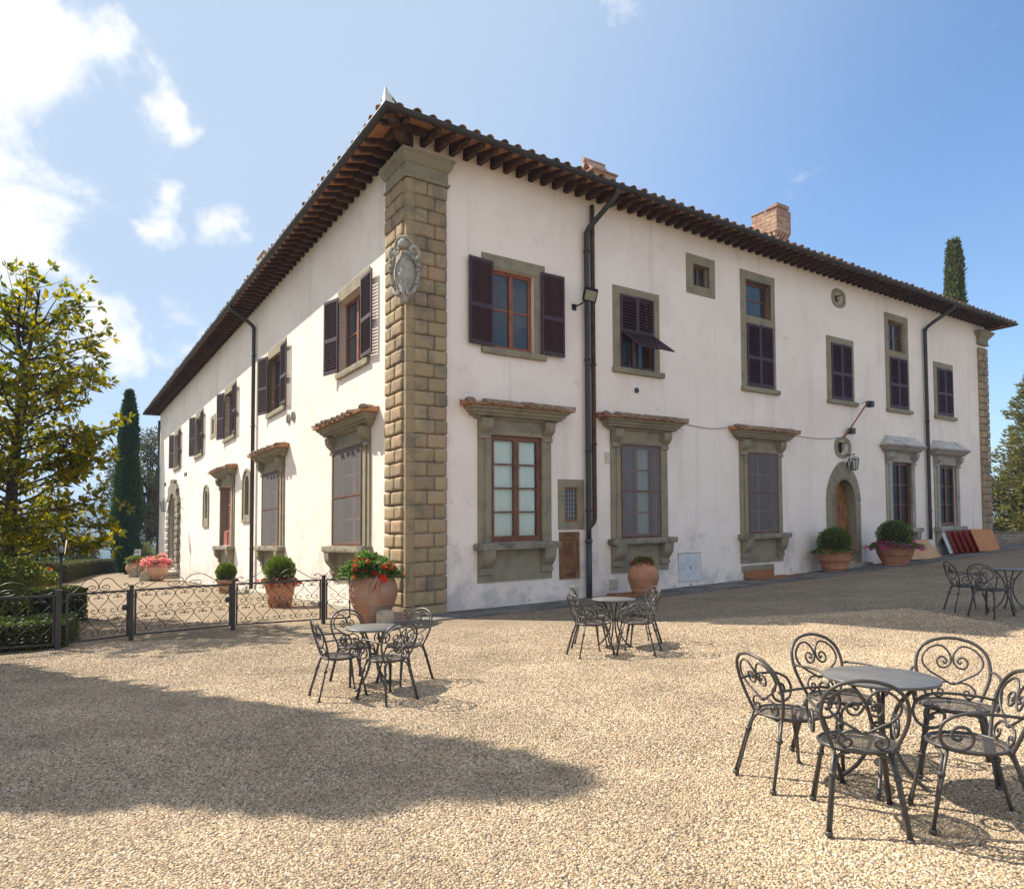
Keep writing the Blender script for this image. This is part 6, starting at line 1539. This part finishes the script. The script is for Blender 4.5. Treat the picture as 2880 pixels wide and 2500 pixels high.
# ------------------------------------------------------------------ trees and shrubs
def limb(mb, pts, r0, r1, seg=7):
    P = spline(pts, 5); n = len(P); mb.tube(P, [r0 + (r1 - r0) * (i / (n - 1)) ** 0.8 for i in range(n)], seg)
def magnolia(x, y, label):
    z0 = G(x, y); t = thing('magnolia_tree', label, 'tree', (x, y, z0)); rnd = random.Random(5)
    tr = MB(); tk = [(0, 0, -0.2), (0.02, 0.0, 0.8), (0.10, 0.02, 2.0), (0.16, 0.0, 3.4), (0.30, 0.02, 4.9), (0.33, 0.0, 5.9)]
    limb(tr, tk, 0.17, 0.085, 10)
    limb(tr, [(0.33, 0, 5.85), (0.16, 0.05, 6.4), (0.13, 0.1, 7.4)], 0.075, 0.02); limb(tr, [(0.33, 0, 5.85), (0.52, -0.05, 6.3), (0.62, 0.05, 7.5)], 0.07, 0.02)
    obj('trunk', tr, 'grey_bark', t)
    br = MB(); B = []; D = []
    def trunk_at(z):
        for (a, b) in zip(tk, tk[1:]):
            if a[2] <= z <= b[2]:
                k = (z - a[2]) / (b[2] - a[2]); return np.array([a[0] + (b[0] - a[0]) * k, a[1] + (b[1] - a[1]) * k, z])
        return np.array([0.3, 0.0, min(z, 6.6)])
    def env(z): return 1.95 if z < 2.4 else 2.12 - 0.08 * (z - 2.4) if z < 6 else max(0.5, 2.1 - 0.75 * (z - 6))
    def rosette(p, d, k):
        d = np.array(d) / (np.linalg.norm(d) + 1e-9)
        for j in range(k):
            v = d * rnd.uniform(0.15, 0.9) + np.array([rnd.gauss(0, 1), rnd.gauss(0, 1), rnd.gauss(0, 1) + 0.15]) * 0.62
            B.append(np.array(p) + v * 0.02); D.append(v)
    nb = 78
    for i in range(nb):
        z = 1.45 + (6.9 - 1.45) * ((i + 0.5) / nb); a = i * 2.39996 + rnd.uniform(-0.4, 0.4)
        p0 = trunk_at(z); zt = min(7.9, z + rnd.uniform(0.25, 1.25) * (0.5 if z < 2.4 else 1)); ln = env(zt) * rnd.uniform(0.62, 1.05)
        dirv = np.array([math.cos(a), math.sin(a), 0.0]); droop = -0.3 if z < 2.3 else 0.0
        p3 = p0 * np.array([1, 1, 0]) + dirv * ln + np.array([0, 0, zt + droop])
        m1 = p0 + dirv * ln * 0.3 + np.array([rnd.gauss(0, .06), rnd.gauss(0, .06), (zt - z) * 0.25]); m2 = p0 + dirv * ln * 0.68 + np.array([rnd.gauss(0, .1), rnd.gauss(0, .1), (zt - z) * 0.62 + droop * 0.4])
        path = spline([tuple(p0), tuple(m1), tuple(m2), tuple(p3)], 5); n = len(path); r0 = 0.042 * (0.6 + 0.4 * ln / 2.5)
        br.tube(path, [r0 + (0.008 - r0) * (k / (n - 1)) ** 0.7 for k in range(n)], 6)
        low = z < 3.6
        for k in range(17 if low else 11 if z < 5.5 else 8):
            q = path[int((0.30 + 0.68 * rnd.random()) * (n - 1))]; aa = a + rnd.uniform(-1.25, 1.25); L2 = rnd.uniform(0.25, 0.75)
            e = np.array(q) + np.array([math.cos(aa), math.sin(aa), rnd.uniform(-0.05, 0.75)]) * L2
            mid = (np.array(q) + e) / 2 + np.array([0, 0, -0.05])
            br.tube(spline([tuple(q), tuple(mid), tuple(e)], 3), [0.010 - 0.0055 * j / 6 for j in range(7)], 4)
            rosette(e, e - np.array(q), rnd.randint(6, 9) if low else rnd.randint(5, 7))
            if rnd.random() < 0.75: rosette(mid, e - np.array(q), rnd.randint(3, 5))
        rosette(path[-1], np.array(path[-1]) - np.array(path[-3]), 9)
    for (qx, qz) in ((0.13, 7.4), (0.62, 7.5), (0.35, 7.0), (0.0, 7.0)):
        for k in range(7):
            e = np.array([qx + rnd.gauss(0, .22), rnd.gauss(0, .25), qz + rnd.uniform(-0.3, 0.45)]); br.tube([(qx, 0.05, qz - 0.35), tuple(e)], [0.012, 0.005], 4); rosette(e, (rnd.gauss(0, .4), rnd.gauss(0, .4), 1), 8)
    obj('branches', br, 'grey_bark', t)
    B = np.array(B); D = np.array(D); n = len(B)
    ln = 0.185 * (0.7 + 0.55 * RNG.random(n)); wd = ln * 0.46; tint = RNG.random(n) ** 1.15
    # the leaves nearest the eye are pieces of their own
    d = np.linalg.norm(B + np.array([x, y, z0]) - np.array([0, 0, CAM_H]), axis=1); px = (B[:, 0] + x) / (B[:, 1] + y)
    score = d + np.where(px < -0.735, 99, 0); idx = np.argsort(score); near, rest = idx[:290], idx[290:]
    for k in near: link('leaf', leaf_mesh('leaf', B[k:k + 1], D[k:k + 1], ln[k:k + 1], wd[k:k + 1], 'magnolia_leaf', 0.22, tint=tint[k:k + 1], droop=0.12), t)
    link('foliage', leaf_mesh('foliage', B[rest], D[rest], ln[rest], wd[rest], 'magnolia_leaf', 0.22, tint=tint[rest], droop=0.12), t, kind='stuff')
magnolia(-12.05, 16.5, 'sparse magnolia with glossy green and rusty leaves at the left edge')
bpy.data.objects['magnolia_tree'].scale = (1.07, 1.07, 1.07)

def cypress(label, x, y, h, r, n, leaf=0.3, m='cypress_leaf', z=None, tip=0.55, seed=0.0, base=0.35, group='tall slim cypresses'):
    z0 = (G(x, y) if z is None else z); t = thing('cypress_tree', label, 'tree', (x, y, z0), 0, group)
    tr = MB(); tr.tube([(0, 0, -0.3), (0, 0, h * 0.5)], [r * 0.16, r * 0.08], 8); obj('trunk', tr, 'bark', t)
    def rad(k): return r * np.minimum(1.0, (k / 0.12 + base) ** 0.6) * np.where(k > 0.3, np.clip(1 - ((k - 0.3) / 0.7), 0, 1) ** tip, 1.0)
    k = RNG.random(n) ** 0.9; a = RNG.random(n) * 2 * math.pi
    lump = np.array([0.86 + 0.30 * noise.noise(Vector((math.cos(q) * 1.5 + seed, math.sin(q) * 1.5, kk * h * 0.55))) for q, kk in zip(a, k)])
    rr = rad(k) * lump * (0.72 + 0.3 * RNG.random(n)); zz = 0.25 + k * (h - 0.25)
    P = np.column_stack([rr * np.cos(a), rr * np.sin(a), zz]); D = np.column_stack([np.cos(a) * 0.45, np.sin(a) * 0.45, np.full(n, 1.0)]) + RNG.normal(size=(n, 3)) * 0.28
    link('crown', leaf_mesh('crown', P, D, leaf * (0.6 + 0.8 * RNG.random(n)), leaf * 0.36, m, 0.25, roll=np.column_stack([-np.sin(a), np.cos(a), np.zeros(n)]) + RNG.normal(size=(n, 3)) * 0.5), t)
    c = MB(); ks = np.linspace(0, 1, 18); c.lathe([(0.0, 0.3)] + [(float(rad(np.array([q]))[0]) * 0.66, 0.3 + float(q) * (h - 0.6)) for q in ks], seg=14); obj('inner_crown', c, 'forest', t)
    return t
cypress('tall dark cypress beyond the drive, left of the house', -27.7, 50.0, 13.3, 1.02, 15000, 0.30, z=-1.25, tip=0.5, seed=1)
cypress('sunlit cypress rising behind the right end of the roof', 24.1, 37.2, 16.5, 0.70, 8000, 0.26, 'sun_cypress_leaf', z=1.0, tip=0.26, seed=7)
# trees standing left of the forecourt, whose shadows fall across the gravel
cypress('cypress at the left of the forecourt, outside the picture', -10.15, 10.3, 12.0, 1.5, 13000, 0.36, tip=0.52, seed=3)
cypress('second cypress at the left of the forecourt, close beside its taller twin', -10.4, 9.66, 10.9, 1.25, 10000, 0.36, tip=0.48, seed=11)
cypress('shorter cypress at the left of the forecourt, outside the picture', -10.5, 9.15, 8.9, 1.15, 8000, 0.34, tip=0.40, seed=5)

def crown_tree(label, x, y, h, r, n, leaf, m, z=None, trunk_r=0.2, seed=0, low=0.15, bark='bark', clumps=46, name='oak_tree', group=None, squash=0.8, cat='tree'):
    """broad tree: limbs to leaf clumps scattered through the crown with gaps between"""
    z0 = G(x, y) if z is None else z; t = thing(name, label, cat, (x, y, z0), 0, group); rnd = random.Random(seed)
    tr = MB(); cz = h * (0.5 + low / 2); limb(tr, [(0, 0, -0.3), (0.05 * r, 0, h * 0.2), (0.1 * r, 0.05 * r, h * 0.6)], trunk_r, trunk_r * 0.4, 9)
    C = []
    for i in range(clumps):
        while True:
            q = np.array([rnd.uniform(-1, 1), rnd.uniform(-1, 1), rnd.uniform(-1, 1)])
            if 0.25 < np.linalg.norm(q) < 1: break
        p = np.array([q[0] * r, q[1] * r, cz + q[2] * h * (1 - low) * 0.5]); C.append((p, r * rnd.uniform(0.20, 0.36)))
        limb(tr, [(0.06 * r, 0.02, h * rnd.uniform(0.2, 0.55)), tuple(p * np.array([.5, .5, .9])), tuple(p)], trunk_r * 0.28, 0.012, 5)
    obj('trunk', tr, bark, t)
    B = []; D = []; per = n // clumps
    for (p, cr) in C:
        u = RNG.normal(size=(per, 3)); u /= np.linalg.norm(u, axis=1)[:, None]; k = RNG.random(per) ** 0.45
        B.append(p + u * (cr * k)[:, None] * np.array([1, 1, squash])); D.append(u + RNG.normal(size=(per, 3)) * 0.6 + np.array([0, 0, 0.2]))
    B = np.concatenate(B); D = np.concatenate(D); nn = len(B)
    link('crown', leaf_mesh('crown', B, D, leaf * (0.6 + 0.8 * RNG.random(nn)), leaf * 0.5, m, 0.2), t)
    return t
crown_tree('grey green holm oak half hidden by the far left end of the house', -30.2, 57.5, 12.2, 3.1, 15000, 0.24, 'oak_leaf', z=-1.4, trunk_r=0.3, seed=4, clumps=64)
crown_tree('second holm oak behind the house end, beside the dark cypress', -27.6, 60.5, 8.6, 3.2, 9000, 0.24, 'oak_leaf', z=-1.4, trunk_r=0.25, seed=8, clumps=44, low=0.02)
crown_tree('pale green bush behind the far jars at the house end', -26.6, 50.6, 2.3, 1.25, 2600, 0.14, 'pale_shrub_leaf', z=-1.1, trunk_r=0.06, seed=10, low=0.0, clumps=26, name='bush', cat='shrub')
crown_tree('round bush beyond the long hedge, left of the dark cypress', -35.2, 57.0, 3.8, 1.7, 4200, 0.18, 'oak_leaf', z=-1.5, trunk_r=0.1, seed=12, low=0.0, clumps=34, name='bush', cat='shrub')
crown_tree('dark bush beyond the long hedge seen under the magnolia branch', -38.4, 56.0, 3.6, 2.2, 4200, 0.2, 'hedge_leaf', z=-1.5, trunk_r=0.1, seed=14, low=0.0, clumps=34, name='bush', cat='shrub')
crown_tree('dark leafy bush deep in the garden under the magnolia', -19.3, 25.6, 2.5, 1.1, 3600, 0.12, 'hedge_leaf', trunk_r=0.06, seed=16, low=0.0, clumps=30, name='bush', cat='shrub')
crown_tree('feathery yellow green shrub under the magnolia', -14.3, 18.6, 2.5, 1.35, 8500, 0.13, 'shrub_leaf', trunk_r=0.05, seed=18, low=0.0, clumps=44, name='bush', cat='shrub')
crown_tree('low yellow green shrub at the left edge behind the front hedge', -12.0, 15.5, 1.75, 1.25, 6500, 0.11, 'shrub_leaf', trunk_r=0.04, seed=20, low=0.0, clumps=30, name='bush', cat='shrub')
crown_tree('dense shrub at the far left behind the magnolia trunk', -17.6, 20.8, 2.6, 1.5, 5200, 0.13, 'shrub_leaf', trunk_r=0.06, seed=22, low=0.0, clumps=40, name='bush', cat='shrub')
crown_tree('leafy shrub with long drooping leaves left of the lamp post', -15.6, 20.9, 2.0, 1.0, 4600, 0.13, 'shrub_leaf', trunk_r=0.05, seed=24, low=0.0, clumps=34, name='bush', cat='shrub')
crown_tree('large shadowy shrub behind the magnolia at the left edge', -21.3, 26.5, 4.2, 1.9, 7000, 0.17, 'hedge_leaf', trunk_r=0.08, seed=26, low=0.0, clumps=50, name='bush', cat='shrub')
crown_tree('grey green olive like bush beyond the lawn, far left', -34.5, 46.5, 4.6, 1.9, 5000, 0.17, 'oak_leaf', trunk_r=0.1, seed=28, low=0.02, clumps=44, name='bush', cat='shrub')
p9, z9 = pot('flower_tub', 'orange terracotta tub in the garden behind the lamp post', -14.4, 21.0, thick(smooth_prof([(0.26, 0.0), (0.36, 0.2), (0.42, 0.5), (0.44, 0.68)])), 'terracotta')
geranium('bush of orange red flowers in the tub behind the lamp post', -14.4, 21.0, z9 + 0.7, 0.75, 0.6, 1500, 28, 0.085, 'red_petal', trail=0.2, seed=33, fl=0.08, leafmat='shrub_leaf')

def conifer(label, x, y, h, r, tiers, m='conifer_leaf', z=None, seed=1):
    z0 = G(x, y) if z is None else z; t = thing('conifer_tree', label, 'tree', (x, y, z0)); rnd = random.Random(seed)
    tr = MB(); tr.tube([(0, 0, -0.3), (0, 0, h * 0.5), (0, 0, h)], [0.24, 0.13, 0.015], 9)
    B = []; D = []
    for i in range(tiers):
        k = i / tiers; zz = 0.5 + k * (h - 0.7); R_ = r * (1 - k) ** 0.75 * rnd.uniform(0.8, 1.12) + 0.25
        for j in range(7):
            a = 2 * math.pi * j / 7 + i * 1.1 + rnd.uniform(-0.25, 0.25); e = np.array([math.cos(a), math.sin(a), 0.0]); ln = R_ * rnd.uniform(0.65, 1.1)
            P = [np.array([0, 0, zz]), np.array([0, 0, zz]) + e * ln * 0.5 + np.array([0, 0, -0.02]), np.array([0, 0, zz]) + e * ln + np.array([0, 0, 0.18])]
            tr.tube(spline([tuple(p) for p in P], 3), [0.035, 0.03, 0.026, 0.022, 0.016, 0.012, 0.006], 4)
            for q in range(int(22 * ln / r) + 8):
                s = rnd.uniform(0.25, 1.05); b = P[0] + (P[2] - P[0]) * s; sp = np.array([-e[1], e[0], 0.0]) * rnd.gauss(0, 0.20 * ln * (1.15 - s) + 0.08)
                for w in range(3):
                    B.append(b + sp + np.array([rnd.gauss(0, .06), rnd.gauss(0, .06), rnd.gauss(0.02, .06)])); D.append(e * 0.7 + sp * 1.2 + np.array([rnd.gauss(0, .45), rnd.gauss(0, .45), rnd.gauss(0.25, .4)]))
    obj('trunk', tr, 'bark', t); n = len(B)
    link('crown', leaf_mesh('crown', np.array(B), np.array(D), 0.30 * (0.6 + 0.8 * RNG.random(n)), 0.095, m, 0.25), t)
conifer('sunlit conifer with layered branches at the right edge beyond the wall', 31.2, 41.0, 10.4, 3.1, 30, z=1.1, seed=3)
crown_tree('dark evergreen mass behind the low stone wall at the right edge', 33.8, 44.5, 6.2, 3.2, 7000, 0.24, 'oak_leaf', z=1.1, trunk_r=0.2, seed=40, low=0.0, clumps=46, name='evergreen_tree')
crown_tree('evergreen bush between the house end and the conifer', 28.4, 43.8, 4.6, 2.2, 5000, 0.2, 'oak_leaf', z=1.1, trunk_r=0.15, seed=42, low=0.0, clumps=40, name='evergreen_tree')
# low stone wall at the end of the forecourt
gw = thing('stone_wall', 'low rubble garden wall with flat coping beyond the house end on the right', 'wall', (25.0, 36.6, G(25, 36.6)), R(-14))
mb = MB(); mb.box(-2.2, 9.0, -0.2, 0.2, -0.3, 0.60); obj('wall_core', mb, 'mortar', gw)
rw = random.Random(9); z = 0.0
for row in range(3):
    x = -2.2
    while x < 9.0:
        w = rw.uniform(0.35, 0.7); h_ = 0.195; mb = MB(); mb.rough_box(x + 0.012, x + w - 0.012, -0.235 - rw.uniform(0, .03), -0.15, z + 0.012, z + h_, 3, 1, 2, 0.02, 4, x + row, 0.03); obj('stone', mb, 'pale_stone', gw); x += w
    z += 0.2
x = -2.3
while x < 9.0:
    mb = MB(); mb.rough_box(x + 0.006, x + 0.99, -0.30, 0.28, 0.605, 0.70, 4, 2, 1, 0.012, 4, x, 0.015); obj('coping_stone', mb, 'sill_stone', gw); x += 1.0

# ------------------------------------------------------------------ loose gravel near the camera (nobody could count it)
def pebble(name, sx, sy, sz, seed):
    bm = bmesh.new(); bmesh.ops.create_icosphere(bm, subdivisions=1, radius=0.5)
    for v in bm.verts:
        d = noise.noise_vector(v.co * 1.9 + Vector((seed, 0, 0))) * 0.16; v.co = Vector(((v.co.x + d.x) * sx, (v.co.y + d.y) * sy, (v.co.z + d.z) * sz))
    me = bpy.data.meshes.new(name); bm.to_mesh(me); bm.free(); me.polygons.foreach_set('use_smooth', [True] * len(me.polygons)); me.materials.append(MATS['pebble']); return me
def scatter(name, rows, density, size, seed):
    """a patch of ground set with pebbles by geometry nodes; rows = [(y, x0, x1)]"""
    mb = MB(); vs = []; fs = []; nx = 10
    for (y, a, b) in rows:
        for k in range(nx + 1):
            xx = a + (b - a) * k / nx; vs.append((xx, y, G(xx, y) + 0.004))
    for i in range(len(rows) - 1):
        for k in range(nx): fs.append((i * (nx + 1) + k, i * (nx + 1) + k + 1, (i + 1) * (nx + 1) + k + 1, (i + 1) * (nx + 1) + k))
    mb.add(vs, fs); o = obj(name, mb, 'gravel_bed', kind='stuff')
    ng = bpy.data.node_groups.new(name, 'GeometryNodeTree')
    ng.interface.new_socket('Geometry', in_out='INPUT', socket_type='NodeSocketGeometry'); ng.interface.new_socket('Geometry', in_out='OUTPUT', socket_type='NodeSocketGeometry')
    gi = ng.nodes.new('NodeGroupInput'); go = ng.nodes.new('NodeGroupOutput')
    ds = ng.nodes.new('GeometryNodeDistributePointsOnFaces'); ds.inputs['Density'].default_value = density; ds.inputs['Seed'].default_value = seed
    ins = ng.nodes.new('GeometryNodeInstanceOnPoints'); ins.inputs['Pick Instance'].default_value = True
    ji = ng.nodes.new('GeometryNodeGeometryToInstance')
    for s_ in PEB:
        oi = ng.nodes.new('GeometryNodeObjectInfo'); oi.inputs['Object'].default_value = s_; ng.links.new(oi.outputs['Geometry'], ji.inputs[0])
    rr = ng.nodes.new('FunctionNodeRandomValue'); rr.data_type = 'FLOAT_VECTOR'; rr.inputs[0].default_value = (-0.38, -0.38, 0); rr.inputs[1].default_value = (0.38, 0.38, 6.283)
    rs = ng.nodes.new('FunctionNodeRandomValue'); rs.data_type = 'FLOAT'; rs.inputs[2].default_value = size * 0.6; rs.inputs[3].default_value = size * 1.45
    ng.links.new(gi.outputs[0], ds.inputs['Mesh']); ng.links.new(ds.outputs['Points'], ins.inputs['Points']); ng.links.new(ji.outputs[0], ins.inputs['Instance'])
    ng.links.new(rr.outputs[0], ins.inputs['Rotation']); ng.links.new(rs.outputs[1], ins.inputs['Scale'])
    jn = ng.nodes.new('GeometryNodeJoinGeometry'); ng.links.new(ins.outputs['Instances'], jn.inputs[0]); ng.links.new(gi.outputs[0], jn.inputs[0]); ng.links.new(jn.outputs[0], go.inputs[0])
    md = o.modifiers.new('gravel', 'NODES'); md.node_group = ng
    return o
PEB = []
for i, (a, b, c) in enumerate(((1.25, 0.9, 0.55), (1.0, 0.85, 0.6), (1.4, 0.8, 0.5), (1.1, 1.0, 0.5), (0.9, 0.8, 0.65))):
    o = bpy.data.objects.new('pebble', pebble('pebble', a, b, c, i * 3.3)); COL.objects.link(o); o.location = (2.0 + 0.03 * i, 1.0, G(2, 1) + 0.002); o.scale = (0.02,) * 3; o['kind'] = 'stuff'; PEB.append(o)
SC = 0.78
scatter('gravel', [(y, -SC * y - 0.3, SC * y + 0.3) for y in np.linspace(2.2, 5.2, 10)], 7600, 0.0165, 1)
scatter('gravel', [(y, -SC * y - 0.3, SC * y + 0.3) for y in np.linspace(5.2, 9.4, 12)], 5000, 0.019, 2)
scatter('gravel', [(y, max(-8.2, -SC * y - 0.3), min(7.5, SC * y + 0.3)) for y in np.linspace(9.4, 13.2, 10)], 2400, 0.022, 3)

# ------------------------------------------------------------------ air: far hills fade to blue
hz = bpy.data.materials.new('haze_air'); hz.use_nodes = True; t_ = hz.node_tree; t_.nodes.clear()
ho = N(t_, 'ShaderNodeOutputMaterial'); hv = N(t_, 'ShaderNodeVolumePrincipled'); hv.inputs['Density'].default_value = 0.00042; hv.inputs['Color'].default_value = (0.42, 0.62, 1.0, 1); hv.inputs['Anisotropy'].default_value = 0.0
L(hv.outputs['Volume'], ho.inputs['Volume'], t_)
MATS['haze_air'] = hz
hb = MB(); hb.box(-3400, 3400, -700, 2900, -140, 130); obj('haze', hb, 'haze_air', kind='stuff')
